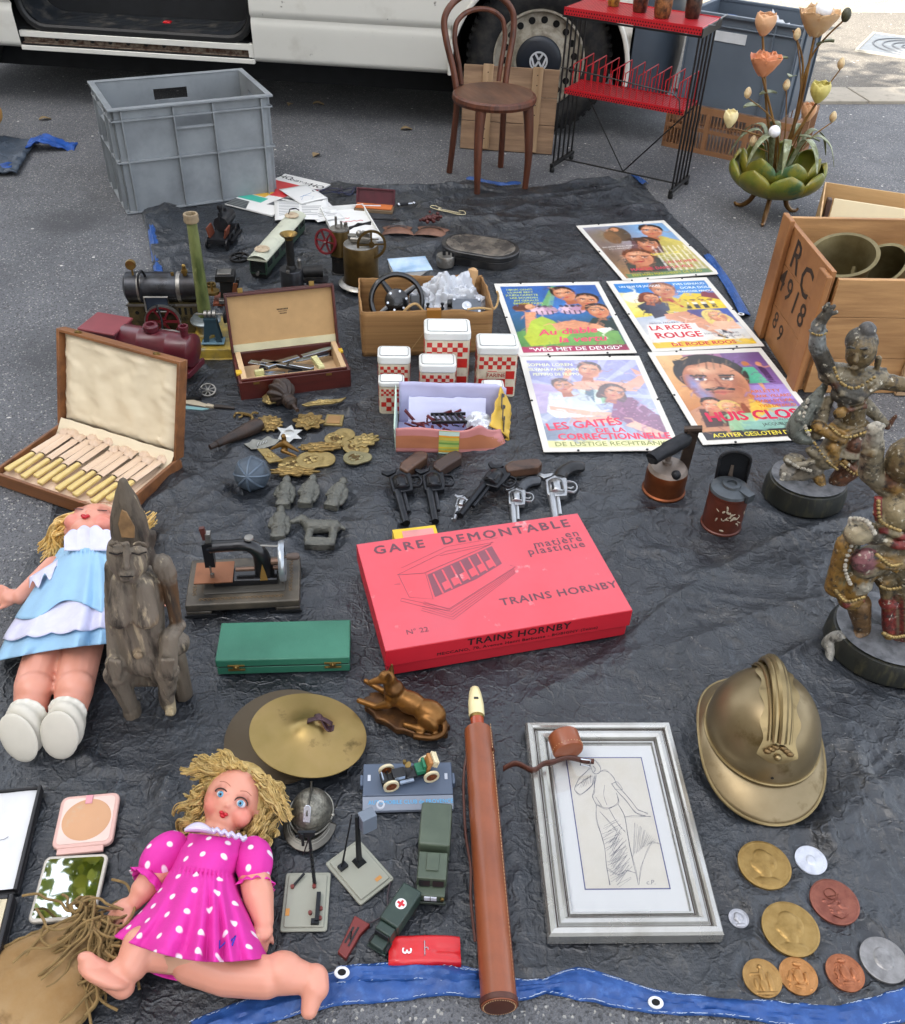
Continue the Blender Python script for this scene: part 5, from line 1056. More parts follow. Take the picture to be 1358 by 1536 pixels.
# ---- checked tins
TINW=mat('tin_cream','c9bfa8',.42,var=.06,vs=14,col2='8c7c64',amt=.34,cs=40); TINR=mat('tin_red','b0241c',.42,var=.12,vs=40,col2='c9bfa8',amt=.2,cs=90,soft=.05); LIDW=mat('tin_lid_white','d6d8d4',.3,var=.04,vs=10,col2='8a7a64',amt=.27,cs=46,soft=.06); RIMB=mat('tin_rim_line','2b3a44',.5,col2='8a7a64',amt=.4,cs=60)
def tin(px,w,d,h,lab,text=None,rz=4,npx=8):
    t=T('storage_tin',lab,'tin',at(*px),rz,group='red and white checked kitchen tins',flat=max(w,d)*.8)
    lid=.024 if h>.1 else .015; r=.012 if w>.06 else .008; hb=h-lid
    mb=MB(); mb.prism(rrpoly(w,d,r),0,hb); mb.build('body',TINW,t,ang=50)
    mb=MB(); mb.prism(rrpoly(w+.003,d+.003,r+.001,5,-.0015,-.0015),hb+.0002,h); mb.build('lid',LIDW,t,bev=.004,seg=3,ang=50)
    mb=MB(); ip=rrpoly(w*.86,d*.78,r*.6,5,w*.07,d*.11); mb.prism(ip,h+.0001,h+.0016); mb.build('lid_panel',LIDW,t,bev=.001)
    mb=MB(); mb.tube([(x,y,h+.0005) for x,y in rrpoly(w*.86+.002,d*.78+.002,r*.6,5,w*.07-.001,d*.11-.001)],.0007,4,closed=True); mb.build('lid_line',RIMB,t)
    mb=MB(); s=(w-.012)/npx
    def sq(u,z,e,side):
        if side=='f': mb.bx(u,-.0006,z,u+e,.0,z+e)
        elif side=='r': mb.bx(w,u,z,w+.0006,u+e,z+e)
        else: mb.bx(-.0006,u,z,0,u+e,z+e)
    for side,L in (('f',w),('r',d),('l',d)):
        n=int((L-.012)/s)
        for row in range(3):
            for i in range(n):
                if (i+row)%2==0: sq(.006+i*s,hb-.006-(row+1)*s,s,side)
        S=(w-.012)/4; n=int((L-.012)/S+.3); z0=hb-.012-3*s
        for row in range(int(z0/S)):
            for i in range(n):
                if (i+row)%2==(1 if row<9 else 0): sq(.006+i*S,z0-(row+1)*S,S*.998,side)
    mb.build('check_pattern',TINR,t)
    if text:
        zz=hb-.016-3*s-(w-.012)/4*.38
        mb=MB(); mb.bx(w*.25,-.0024,zz-.010,w*.71,-.0007,zz+.012); mb.build('name_plate',TINW,t)
        mb=MB(); mb.tube([(w*.25,-.0026,zz-.010),(w*.71,-.0026,zz-.010),(w*.71,-.0026,zz+.012),(w*.25,-.0026,zz+.012)],.0006,4,closed=True); mb.text(text,.0165,TR(w*.48,-.0027,zz+.001,90),.02,sx=.95); mb.build('lettering',mat('plate_red','96221c',.5),t)
    return t
tin((636,592),.122,.082,.192,'tallest red and white checked tin standing against the cardboard box')
tin((713,596),.110,.078,.157,'checked tin with a name plate reading farine, by the posters',text='FARINE')
tin((568,600),.086,.06,.135,'medium checked tin at the left, behind the smaller one')
tin((629,612),.096,.064,.133,'checked tin in the middle, in front of the tallest tin')
tin((569,621),.066,.046,.098,'small checked tin in front at the left end of the pink carton')
tin((722,622),.056,.042,.085,'smallest white lidded tin half hidden behind the pink carton')
# ---- pink carton
PNK=mat('pink_carton','c4817e',.5,var=.06,vs=20); PNK2=mat('carton_tan','b0704f',.5,var=.1,vs=10); LIL=mat('lilac_inside','b4b4d4',.55,var=.05); YLW=mat('carton_yellow','c9a53e',.5)
b0=at(594,678);b1=at(748,681);rz=math.degrees(math.atan2(b1.y-b0.y,b1.x-b0.x)); w_=.285;d_=.135
t=T('carton','open pink and tan printed carton with a torn crushed right end','carton',b0,rz,flat=.18)
hf=lambda s:.072+.004*math.sin(s*9)-(.0 if s<.72 else (s-.72)*.10)+.014*math.exp(-((s-.75)/.08)**2)
def fx(s,v): 
    c=max(0,s-.72)/.28
    return Vector((w_*s-.02*c*v,.035*c*c+.012*c*v+.003*fbm(s*6,v*4,1)*(.3+c),hf(s)*v))
mb=MB(); mb.sheet(fx,40,10); mb.build('front_wall',PNK,t,solid=.003)
off=Vector((0,-.0022,0))
mb=MB(); mb.sheet(lambda s,v:fx(s,.2+.5*v)+off,40,4); mb.build('tan_band',PNK2,t)
mb=MB(); m=[(.02,'white'),(.2,'y')]
mb.sheet(lambda s,v:fx(.38+.18*s,v)+off*1.35,6,10); mb.build('label_panel',mat('label_stripes','a8b860',.5),t)
for z0,z1,c in ((.0,.07,'b9d6c0'),(.07,.16,'d9a836'),(.24,.30,'cdbb3a'),(.42,.5,'6f9a4a'),(.60,.70,'c9b24a'),(.72,.80,'d89a2a'),(.80,.98,'c7dfd4')):
    mb=MB(); mb.sheet(lambda s,v:fx(.38+.18*s,z0+(z1-z0)*v)+off*1.75,4,2); mb.build('colour_stripe',mat('stripe_'+c,c,.5),t)
mb=MB(); mb.sheet(lambda s,v:Vector((w_*s*.98+.004,d_+.012*v+.004*fbm(s*4,v*3,5),.118*v-.012*max(0,s-.9)*10*v)),30,10); mb.build('back_wall',LIL,t,solid=.003)
mb=MB(); mb.sheet(lambda s,v:Vector((-.004*v,.003+(d_-.004)*s,(.075+.040*s)*v)),10,6); mb.build('end_wall',mat('pale_green_card','b9cfc0',.6),t,solid=.003)
mb=MB(); mb.sheet(lambda s,v:Vector((w_*.985+.018*math.sin(v*4)-.03*(1-s)*v+.006*fbm(s*6,v*6,9),.045+(d_-.04)*s,(.055+.06*s)*v+.006*fbm(s*9,v*7,3))),14,12); mb.build('crushed_end',YLW,t,solid=.003)
mb=MB(); mb.sheet(lambda s,v:Vector((w_*.985+.021*math.sin(v*4)-.03*(1-s)*v+.004,.045+(d_-.04)*s,(.055+.06*s)*v)) if True else 0,1,1)
mb=MB()
for k in range(3): mb.prism([(0,0),(.03,.018),(.06,0),(.06,.01),(.03,.03),(0,.01)],0,.0015,TR(w_-.01-.004*k,d_*.35+.01*k,.035+.028*k,80,0,80))
mb.build('chevron_print',mat('chevron_dark','2c2a2e',.6),t)
mb=MB(); mb.bx(.003,.004,.001,w_-.02,d_,.004); mb.build('floor',LIL,t)
mb=MB(); mb.sheet(lambda s,v:Vector((.03+.2*s,d_-.005-.05*v,.085-.045*v+.004*fbm(s*5,v*4,2))),16,8); mb.build('plastic_sheet',mat('clear_film','c6c9e4',.12,var=.03,trans=.3),t)
PT=TR(*t.location,rz=rz); rng=random.Random(12)
t=T('track_parts','tangle of dark red and black metal toy parts in the pink carton','toy parts',PT@Vector((.12,.06,.03)),rz)
mb=MB()
for _ in range(26): 
    p=Vector((rng.uniform(-.1,.06),rng.uniform(-.04,.03),rng.uniform(0,.035))); q=p+Vector((rng.uniform(-.04,.04),rng.uniform(-.02,.02),rng.uniform(-.015,.03))); mb.cyl(p,q,rng.uniform(.0015,.004),n=6)
mb.build('red_parts',mat('dark_red_parts','5c1c22',.5,.2,var=.4,vs=60),t)
mb=MB(); 
for k in range(6): mb.box(-.02+k*.014,.0,.036,.004,.04,.006,rz=20)
mb.box(.015,-.018,.036,.09,.004,.008,rz=4); mb.box(.012,.02,.036,.09,.004,.008,rz=4); mb.build('track_grid',BLKH,t)
t=T('plastic_bag','small clear crumpled bag at the right of the pink carton','plastic bag',PT@Vector((.215,.075,.04)),rz); mb=MB()
mb.sheet(lambda s,v:(lambda d:d*(.034*(1+.4*fbm(d.x*3,d.y*3,d.z*3))))(Vector((math.cos(2*PI*s)*math.sin(PI*v),math.sin(2*PI*s)*math.sin(PI*v),math.cos(PI*v)*.8))),24,14); mb.build('bag',BUB,t)
# ---- posters
SK='d9a27c'
def face(P,x,y,r,tilt=0,skin='dba07a',shade='a8603f',hair='2a1c16',beard=None,long=0,lips='b8323a'):
    a=R_(tilt); R=lambda u,v:(x+(u*math.cos(a)-v*math.sin(a))*r,y+(u*math.sin(a)+v*math.cos(a))*r)
    if long: P.ell(*R(-.25,.1),r*1.05,r*1.25,hair,rot=tilt); P.ell(*R(.55,-.35),r*.5,r*.9,hair,rot=tilt+20); P.ell(*R(-.85,-.4),r*.45,r*.9,hair,rot=tilt-15)
    else: P.ell(*R(0,.38),r*.92,r*.95,hair,rot=tilt)
    P.poly([R(-.35,-.7),R(.35,-.7),R(.45,-1.6),R(-.45,-1.6)],shade)
    P.ell(*R(0,-.02),r*.78,r*1.02,skin,shade,rot=tilt,ga=tilt+200)
    P.ell(*R(-.34,-.1),r*.3,r*.35,'e8b48e',soft=1.,op=.7); P.ell(*R(.3,-.3),r*.3,r*.3,'c97a5a',soft=1.,op=.6)
    P.poly([R(-.8,.35),R(-.55,.75),R(.1,.95),R(.7,.7),R(.84,.2),R(.72,.95),R(0,1.3),R(-.8,1.0)],hair)
    P.ell(*R(.5,-.15),r*.42,r*.85,shade,rot=tilt,soft=1.,op=.75); P.ell(*R(-.05,-.75),r*.5,r*.3,shade,soft=1.,op=.5); P.ell(*R(-.15,.55),r*.45,r*.25,'f0c8a4',soft=1.,op=.6)
    for k in range(9): P.line([R(-.75+.18*k,.72+.12*math.sin(k)),R(-.6+.17*k,1.12-.03*abs(k-4))],r*.05,'7a6250' if k%2 else '0e0a0a',.55)
    for sx in (-1,1):
        P.ell(*R(sx*.33,.16),r*.3,r*.2,shade,rot=tilt,soft=1.,op=.6)
        P.line([R(sx*.52,.3),R(sx*.18,.28)],r*.09,hair); P.ell(*R(sx*.33,.13),r*.16,r*.075,'f0e6da',rot=tilt); P.ell(*R(sx*.32,.13),r*.075,r*.085,'2a3038'); P.line([R(sx*.5,.19),R(sx*.16,.19)],r*.045,'2a1a14')
    P.line([R(.03,.15),R(.1,-.2),R(-.04,-.22)],r*.06,shade); P.poly([R(-.26,-.45),R(0,-.38),R(.26,-.45),R(0,-.58)],lips); P.line([R(-.28,-.46),R(.28,-.46)],r*.03,'6a1a1c')
    if beard: P.poly([R(-.38,-.3),R(0,-.22),R(.38,-.3),R(.34,-.4),R(0,-.33),R(-.34,-.4)],hair)
def poster(TL,TR_,BL,label,paint,texts,bgm='c8c0b0'):
    pos,rz,w_,h_=q3(TL,TR_,BL); w_,h_=.36,.487
    t=T('film_poster',label,'poster',pos,rz,group='film posters on the tarpaulin'); t.location.z=.007
    for fx_ in (.12,.36):
        c=Matrix.Rotation(R_(rz),3,'Z')@Vector((.18,fx_,0))+t.location; FLAT.append((c.x,c.y,.26))
    mb=MB(); mb.bx(0,0,0,w_,h_,.002); mb.build('board',mat('poster_board','d3d0c8',.6,var=.03),t)
    P=Paint(32.6,44.6,.17,bgm); paint(P); P.brush(280); P.soften(); P.grain(.07); P.build('picture',GLOSS,t,TR(w_/2,h_/2-.004,.0024))
    for i,(col,items,zz) in enumerate(texts):
        mb=MB()
        for s,x,y,size,bold,kw in items: 
            k=dict(kw); r=k.pop('rot',0); mb.text(s,size/100,TR((x+1.7)/100,(y+1.6)/100,zz,rz=r),bold,**k)
        mb.build('lettering',mat('print_'+col,col,.45),t)
    mb=MB()
    for x in (.09,.27):
        for y in (.003,h_-.003): mb.cyl((x,y,.002),(x,y,.004),.0035,n=8)
    for x in (.003,w_-.003): mb.cyl((x,h_*.5,.002),(x,h_*.5,.004),.0035,n=8)
    mb.build('pins',mat('pin_dark','2a2a2c',.4,.6),t); return t
def pA(P):
    P.poly([(0,0),(32.6,0),(32.6,44.6),(0,44.6)],'b58a5a','6f87a8',60); P.ell(27,38,16,16,'7fb0d8',soft=1.); P.ell(6,36,11,10,'8c7a5a',soft=1.); P.ell(2,20,10,26,'4a3a2a',soft=1.,op=.8)
    P.poly([(19,0),(32.6,0),(32.6,27),(27,33),(20,29),(17,12)],'8a8a4a','c9b65a',30)
    P.ell(12,37,4,7,'5a4a38'); P.ell(8,34,3,6,'7a5a3c'); P.ell(11.5,41,1.6,1.9,'c98a62')
    face(P,25,37.5,5.2,-15,hair='241812'); P.poly([(10,20),(22,18),(24,27),(14,30)],'6a4a4a'); face(P,19,26.5,5,-18,hair='3a2418'); P.ell(18.5,30.5,6.2,1.9,'4a3424',rot=-10)
    P.poly([(3,4),(20,3),(18,16),(5,16)],'3b4038'); face(P,11,15.2,6.4,-12,hair='6a3a20',long=0,lips='c0303a')
    for k in range(7): P.poly([(17+k*2.2,2),(18+k*2.2,2),(20+k*2,24),(19.5+k*2,24)],'e8e2da',op=.55)
    P.poly([(1,0),(32,0),(32,3.4),(1,3.4)],'5c7a52')
poster((865,343),(992,335),(910,427),'poster farthest from the viewer, brown, with three heads and pink title',pA,[('c63a4e',[('MARCHE DANS LA VILLE',16,6.2,3.0,.02,{'sx':.72}),('UN HOMME',25,10.2,3.1,.02,{'sx':.75})],.0027),('b9b040',[('EEN MAN MARCHEERT DE STAD',16,1.8,2.4,.01,{'sx':.75})],.0027),('e3d43a',[('DANS LA VIE',22,17.5,2.2,.01,{'sx':.9,'rot':4})],.0027),('ece8e0',[('JEAN SERVAIS  FRANCK VILLARD',7.2,26,1.2,.0,{'sx':.7}),('AVEC LA PARTICIPATION',7,24.2,1.,.0,{'sx':.7})],.0027)])
def pB(P):
    P.poly([(0,0),(32.6,0),(32.6,44.6),(0,44.6)],'2a5a4a','2f5ea6',90); P.ell(16,28,14,10,'3a78c0',soft=1.); P.poly([(0,0),(32,0),(32,12),(14,17),(0,13)],'4f8a4a','7aa85a',60)
    P.poly([(13,28),(18,44),(17,44),(11,30)],'6aa06a'); P.poly([(15,30),(19,44),(18,44),(13,30)],'7ab08a',op=.7)
    for cx in (11.5,20.5):
        P.ell(cx,26.6,4.6,2.8,'c9a4b8'); P.ell(cx-2,27.6,2.2,2.,'d9b8c6'); P.ell(cx+2.2,27.4,2.2,2,'b98ea6')
        for k in range(4): P.line([(cx-2.6+1.7*k,24.2),(cx-2.6+1.7*k,26.4)],.5,'3a2a38'); P.ell(cx-2.8+1.8*k,29.6,.9,.9,'3a3440')
    face(P,20.5,38,4.6,12,hair='2a1a14'); face(P,27,33,4.4,-14,hair='2e1e16'); face(P,29,25.5,4.4,0,hair='3a2c28'); P.poly([(22,14),(32.6,12),(32.6,21),(26,21)],'2a3a38')
    P.poly([(3,12),(5,26),(8.5,26),(8,20),(10,13)],'d3926c'); P.ell(6.2,30,2.8,2.6,'7a4230',rot=20); P.ell(4,28.8,2.6,2.4,'5a3026'); P.ell(7.4,29.6,1.7,2.,'dca07a',rot=-20)
    P.poly([(6,20),(10,23),(13,20),(15,16),(17,11),(12,5),(3,4),(2,9)],'b9c23a','8fb04a',20); P.poly([(12,17.5),(19,20.2),(26,17),(29,14),(27,13),(20,16),(13,13)],'dba27e','c07a58',90); P.poly([(13,14.5),(20,16),(27,13.4),(25,12.4),(18,13.8)],'c98a66'); P.poly([(25,13.5),(30,14.6),(31,13),(27,11)],'e8e4d8')
    P.poly([(0,0),(32.6,0),(32.6,3.6),(0,3.6)],'b03a62','8a2a4a',0)
poster((741,429),(893,426),(777,538),'blue poster at the left with reclining woman in green and pink script title',pB,[('d94a6a',[('Au diable',16,12.6,5.2,.03,{'sx':.95,'shear':.25,'rot':4}),('la vertu',19.5,7.6,5.2,.03,{'sx':.95,'shear':.25,'rot':2})],.0027),('e9e4e4',[('"WEG MET DE DEUGD"',16.5,1.7,2.9,.015,{'sx':.95})],.0027),('c2cc4a',[('HENRI GENES',6,42,1.7,.01,{'sx':.85}),('LILIANE BERT',6,40,1.7,.01,{'sx':.85}),('JULIEN CARETTE',6.2,38,1.7,.01,{'sx':.85}),('LISE BOURDIN',6.5,36,1.7,.01,{'sx':.85}),('JIM GERALD',7,34,1.7,.01,{'sx':.9}),('SIMONE PARIS',7.2,32,1.7,.01,{'sx':.9})],.0027)])
def pC(P):
    P.poly([(0,0),(32.6,0),(32.6,44.6),(0,44.6)],'e0d8c8','3f86c4',90); P.poly([(0,36),(32.6,33),(32.6,44.6),(0,44.6)],'2f7cc0'); P.poly([(0,20),(14,22),(10,36),(0,38)],'d9c23a','e4dca8',90); P.ell(4,34,4,4,'e9e4c8')
    P.poly([(17,24),(32.6,22),(32.6,34),(22,36),(17,30)],'d8b820'); P.poly([(14,15),(32.6,14),(32.6,24),(18,24)],'5a3a5a','2a4a9a',20); P.poly([(27,33),(32.6,30),(32.6,38),(28,36)],'7a2434')
    for k in range(4):
        x=20+k*3; P.ell(x,30.6,1.3,.5,'3a2418'); P.ell(x,29.9,.6,.7,'b8703f'); P.poly([(x-.9,29),(x+.9,29),(x+.7,26),(x-.7,26)],'e8e4d8'); P.poly([(x-.8,27.5),(x+.8,27.5),(x+.9,24.6),(x-.9,24.6)],'2a2420')
    P.poly([(9,30),(15,35),(21,30),(18,22),(10,24)],'c9b23a'); face(P,15.5,38,5,-6,hair='8a5a44',skin='e0a884'); P.line([(15,32),(18,26)],1.,'b02430')
    P.poly([(3,28),(9,32),(14,29),(13,24),(7,22),(4,23)],'2c3040','4a4e62',20); face(P,9.5,33,3.3,-20,hair='6a3420',long=1); P.poly([(6,19),(12,21),(11,25),(6,24)],'3a3a4a')
    P.poly([(10,21.5),(18,23),(22,17),(27,9),(26,8.5),(20,14),(16,19),(10,18)],'dca684','c07c5c',60); P.poly([(9,19),(16,20),(22,11),(24,6),(23,6),(19,11),(14,16)],'c98f70'); P.poly([(25,10),(28,7.5),(27,7),(24.6,8)],'20202a'); P.poly([(22.5,7),(25.4,4.4),(24.6,4),(22,6)],'20202a')
    face(P,27,18.6,3.8,8,hair='d8c06a',long=1); P.poly([(20,10),(32,10),(31,15),(25,15.5)],'e0ac8c'); P.poly([(0,3.4),(18,4),(18,15),(2,15)],'e9dcd4'); P.poly([(0,0),(32.6,0),(32.6,3.6),(0,3.6)],'d9b42e')
poster((911,428),(1060,422),(968,532),'blue and yellow poster with red capitals la rose rouge beside the case',pC,[('c42434',[('LA ROSE',9,12.6,4.2,.03,{'sx':.85}),('ROUGE',10,7.6,5.0,.035,{'sx':.9}),('DE RODE ROOS',16,1.8,2.9,.03,{'sx':1.0})],.0027),('e6eef4',[('UN FILM DE JACQUES',8.5,42,2.0,.01,{'sx':.75}),('YVES DENIAUD',26,42.4,2.1,.01,{'sx':.8}),('DORA DOLL',27.5,39.6,2.3,.01,{'sx':.85}),('FRANCOISE ARNOUL',26.5,36.9,1.8,.01,{'sx':.75})],.0027),('5a4a58',[('MARCEL PAGLIERO',8,15.8,1.4,0,{'sx':.8}),('SCENARIO ET DIALOGUES',24,7.6,1.2,0,{'sx':.8}),('MAURICE CANAT',26,5.6,1.2,0,{'sx':.8})],.0027)])
def pD(P):
    P.poly([(0,0),(32.6,0),(32.6,44.6),(0,44.6)],'93a4b4','8c8cc4',90)
    for k in range(16): a=R_(20+k*22); P.poly([(15,26),(15+40*math.cos(a),26+40*math.sin(a)),(15+40*math.cos(a+.12),26+40*math.sin(a+.12))],'c3c8e4',op=.5)
    P.poly([(0,16),(8,18),(9,30),(0,32)],'b89ac0',op=.6); P.poly([(14,20),(24,22),(24,30),(12,30)],'b9cdbc','d9e4dc',20); P.poly([(13,22),(16,21),(17,29),(15,29.5)],'4a6a7a'); P.poly([(18,21),(21,22),(20,28),(18,28)],'7fae88')
    P.poly([(11,32),(17,33.5),(27,31.5),(31,35),(30,40),(32.4,38),(32.6,32),(29,27),(19,28),(11,28.5),(9,34),(11,40),(12.5,39)],'e2ab90','d08f74',90); face(P,17.5,38.6,4,-14,hair='3a302e'); 
    P.poly([(2,17),(4,26.5),(10,28),(15,25),(17,17),(14,13.5),(4,14)],'e4e8ea','b4c0cc',60); face(P,8.6,30,3.5,6,hair='4a3a34'); P.poly([(3,20),(14,17),(22,16),(22,14.2),(12,15),(3,18)],'e2ac90'); P.poly([(8,14),(18,14.5),(22,17),(20,11),(10,12)],'dca58c')
    P.poly([(19,14),(22,24),(27,24),(32.6,14),(32.6,4),(26,4),(22,12)],'8a4a74','6a3a5c',20)
    for k in range(60): P.ell(21+P.rng.random()*11,5+P.rng.random()*18,.3,.3,'c07a9c')
    face(P,22.5,26.5,3.6,-22,hair='4a342e',long=1); P.poly([(22,10),(30,4),(32,6),(25,12)],'e0aa90'); P.poly([(0,10),(16,10),(20,3.6),(0,3.6)],'6a7c92','8a98aa',0); P.poly([(0,0),(32.6,0),(32.6,3.2),(0,3.2)],'d6d48a')
    P.A=P.A*.82+.16*np.array(C('e4e6f0'))  # whitish gloss reflection mixed into the printed colours
poster((779,538),(955,537),(815,682),'pale faded poster at the front left with a woman raising both arms',pD,[('d94a62',[('LES GAITÉS',11,10.6,4.8,.03,{'sx':.88,'rot':7}),('DE LA',17.5,7.7,3.0,.03,{'sx':1.0,'rot':2}),('CORRECTIONNELLE',18,4.8,4.0,.035,{'sx':.82})],.0027),('e2e2b8',[('SOPHIA LOREN',6.6,42,2.3,.015,{'sx':.85}),('SILVANA PAMPANINI',7.2,39.3,2.2,.015,{'sx':.72}),('PEPPINO DE FILIPPO',7.6,36.6,2.1,.015,{'sx':.72})],.0027),('8a8f5c',[('DE LUSTIGE RECHTBANK',16.4,1.5,2.6,.015,{'sx':1.0})],.0027)])
def pE(P):
    P.poly([(0,0),(32.6,0),(32.6,44.6),(0,44.6)],'c08a5a','8a5a9a',20); P.poly([(0,14),(10,20),(8,44.6),(0,44.6)],'b8743c','d8b07a',90); P.poly([(21,12),(32.6,12),(32.6,44.6),(20,44.6)],'8c6aa8','6a4a7c',90); P.poly([(21,18),(32.6,18),(32.6,26),(21,26)],'9a84c0')
    P.poly([(24,36),(27.4,36),(28.6,27),(22.6,27)],'3f9a7e','66b894',0); P.ell(25.6,38,1.2,1.6,'b8703f'); P.poly([(28.6,36),(30.6,36),(30.6,27),(28.8,27)],'4a2f58'); P.ell(29.6,37.6,1.,1.4,'c98a62'); P.poly([(25,27),(26.4,27),(26.2,23.6),(25.4,23.6)],'d0936c')
    P.poly([(6,13),(20,13),(21,22),(9,22)],'c98a62'); face(P,13,28.6,12,-3,hair='2c2826',skin='d89a74',shade='8a4a34',beard=1,lips='b8604e'); P.ell(6.2,28,2.2,6,'6a8ac4',soft=1.,op=.8); P.ell(7.4,22,3,4,'6a90c8',soft=1.,op=.7)
    P.poly([(2,6),(12,6),(12,15),(3,15)],'4a302c'); face(P,7.4,16.4,3.5,-12,hair='241c1c'); face(P,12.4,14.4,3.5,12,hair='d0b060',long=0); P.poly([(8,4),(22,4),(19,12),(10,12)],'8fb48c'); P.poly([(16,4),(24,4),(27,14),(19,19),(17,12)],'d8b04a'); P.poly([(17,8),(32.6,8),(32.6,14),(24,14)],'9ab0ac'); P.poly([(12,4),(32.6,4),(32.6,8),(12,8)],'7fa89a')
    P.poly([(0,0),(32.6,0),(32.6,4),(0,4)],'2e2a2e')
poster((970,531),(1145,524),(1040,672),'poster with one big moustached man and red title huis clos',pE,[('c81e48',[('HUIS CLOS',17,10.6,6.2,.04,{'sx':.88})],.0027),('d0701e',[('ARLETTY',25.5,22.6,2.2,.02,{'sx':1.0}),('FRANK VILLARD',26,20,2.1,.02,{'sx':.8}),('GABY SYLVIA',26,17.5,2.1,.02,{'sx':.88}),('YVES DENIAUD',26,15,2.0,.02,{'sx':.8})],.0027),('3c4a48',[('UN FILM DE',26,8.1,1.2,.0,{}),('JACQUELINE AUDRY',25,6.1,1.9,.01,{'sx':.8})],.0027),('e0d048',[('ACHTER GESLOTEN DEUREN',16.3,2.0,2.6,.02,{'sx':.82})],.0027)])
# ---- the big red box and the yellow box behind it
REDC=mat('red_card','b01626',.5,var=.03,vs=10,col2='b3242f',amt=.35,cs=6,soft=.3); REDT=mat('red_card_top','dd6670',.42,var=.03,vs=8); INKB=mat('box_ink','3a1c26',.55)  # sides get a deeper red, their shade put into the colour
zt=.078
a_=at(534.6,816.7,zt);b_=at(866.7,770,zt);c_=at(570,978.7,zt);u_=b_-a_;w_=u_.length;rz=math.degrees(math.atan2(u_.y,u_.x));u_/=w_;v_=Vector((-u_.y,u_.x,0));d_=(a_-c_).dot(v_);o_=a_-v_*d_
t=T('train_set_box','large red cardboard toy train box with grey printed lettering and station picture','box',(o_.x,o_.y,Z0),rz,flat=.3)
for q in ((.1,.1),(.35,.1),(.1,.25),(.35,.25)):
    c=Matrix.Rotation(R_(rz),3,'Z')@Vector((q[0],q[1],0))+t.location; FLAT.append((c.x,c.y,.17))
mb=MB(); mb.bx(.004,.004,0,w_-.004,d_-.004,.06); mb.build('base',REDC,t,bev=.001)
mb=MB(); hz=zt-Z0; mb.bx(0,0,hz-.043,w_,d_,hz); lid=mb.build('lid',mat('red_lid','bd1c2c',.48,var=.03,vs=10),t,bev=.0012)
mb=MB(); mb.bx(.001,.001,hz+.0001,w_-.001,d_-.001,hz+.0007); mb.build('lid_print',mat('lid_print_red','c4525e',.45,var=.03,vs=8,col2='d2434c',amt=.4,cs=5,soft=.3,col3='e39a9c',amt3=.29,cs3=22),lid)  # paler top red has the light from above painted in; flecks are wear
Z_=hz+.0011; mb=MB(); mb.text('GARE  DEMONTABLE',.036,TR(w_*.50,d_*.905,Z_),.03,sx=1.03,sp=1.3)
for s,y in (('en',.79),('matière',.735),('plastique',.672)): mb.text(s,.030,TR(w_*.955,d_*y,Z_),.012,align='RIGHT',sx=1.0,sp=1.18)
def slab(s,size,x,y,z,M=None,ink=None,sx=1.05):
    "bold capitals with slab serifs"
    mb.text(s,size,TR(x,y,z) if M is None else M@TR(x,y,0),.022,sx=sx,sp=1.12)
slab('TRAINS HORNBY',.028,w_*.745,d_*.245,Z_); mb.text('N° 22',.018,TR(w_*.14,d_*.12,Z_),.0)
mb.build('lettering',mat('lid_ink','5f3a44',.5),lid)
mb=MB(); Fm=TR(0,-.0005,0,90)
mb.text('TRAINS HORNBY',.024,Fm@TR(w_*.53,hz-.0135,0),.025,sx=1.05,sp=1.1); mb.text('MECCANO, 70, Avenue Henri Barbusse - BOBIGNY (Seine)',.0105,Fm@TR(w_*.53,hz-.032,0),.018,sx=1.15,sp=1.1); mb.build('front_lettering',mat('front_ink','1c0a0e',.6),lid)
# station picture: an isometric line drawing
mb=MB(); S=lambda x,y:(w_*x,d_*y)
def pl(pts,wd=.0011): mb.ribbon([S(*p) for p in pts],wd,Z_)
def pf(pts): mb.add([Vector((*S(*p),Z_-.0002)) for p in pts],[tuple(range(len(pts)))],False)
pl([(.13,.64),(.36,.80),(.57,.82),(.55,.80),(.33,.765)]); pl([(.13,.64),(.24,.62),(.56,.805)],.0016); pl([(.135,.63),(.15,.42),(.24,.37),(.245,.615)]); pl([(.12,.42),(.29,.265),(.62,.55),(.60,.57)]); 
for k in range(5): pl([(.17-.005*k+.03,.36-.018*k),(.29,.255-.022*k),(.61,.535-.01*k)],.0009)
pl([(.12,.42),(.11,.40),(.20,.31),(.29,.245)]); pl([(.05+.08,.545),(.105,.555),(.13,.56)]); pl([(.155,.70),(.37,.845),(.60,.86)],.0008)
pf([(.25,.60),(.56,.785),(.57,.60),(.44,.49),(.25,.385)])
mb.build('station_picture',mat('picture_ink','7a4450',.5),lid)
mb=MB()
for k in range(7):
    x=.275+.042*k; mb.ribbon([S(x,.60+.026*k),S(x+.012,.405+.029*k)],.004,Z_+.0003)
for k in range(6): 
    x=.295+.042*k; mb.add([Vector((*S(*p),Z_+.0001)) for p in ((x,.50+.028*k),(x+.028,.52+.028*k),(x+.03,.45+.028*k),(x+.004,.43+.028*k))],[(0,1,2,3)],False)
mb.build('picture_highlights',MATS['lid_print_red'],lid)
p=at(592,806,.03); t=T('yellow_box','small flat yellow and pink box partly hidden behind the red box','box',(p.x,p.y-.005,Z0),rz-2)
mb=MB(); mb.bx(0,-.02,0,.098,.028,.028); mb.build('box',mat('yellow_card','d3b22a',.5),t,bev=.001); mb=MB(); mb.bx(.02,-.018,.0281,.09,.018,.0287); mb.build('pink_panel',mat('pink_panel','cf8a86',.5),t)
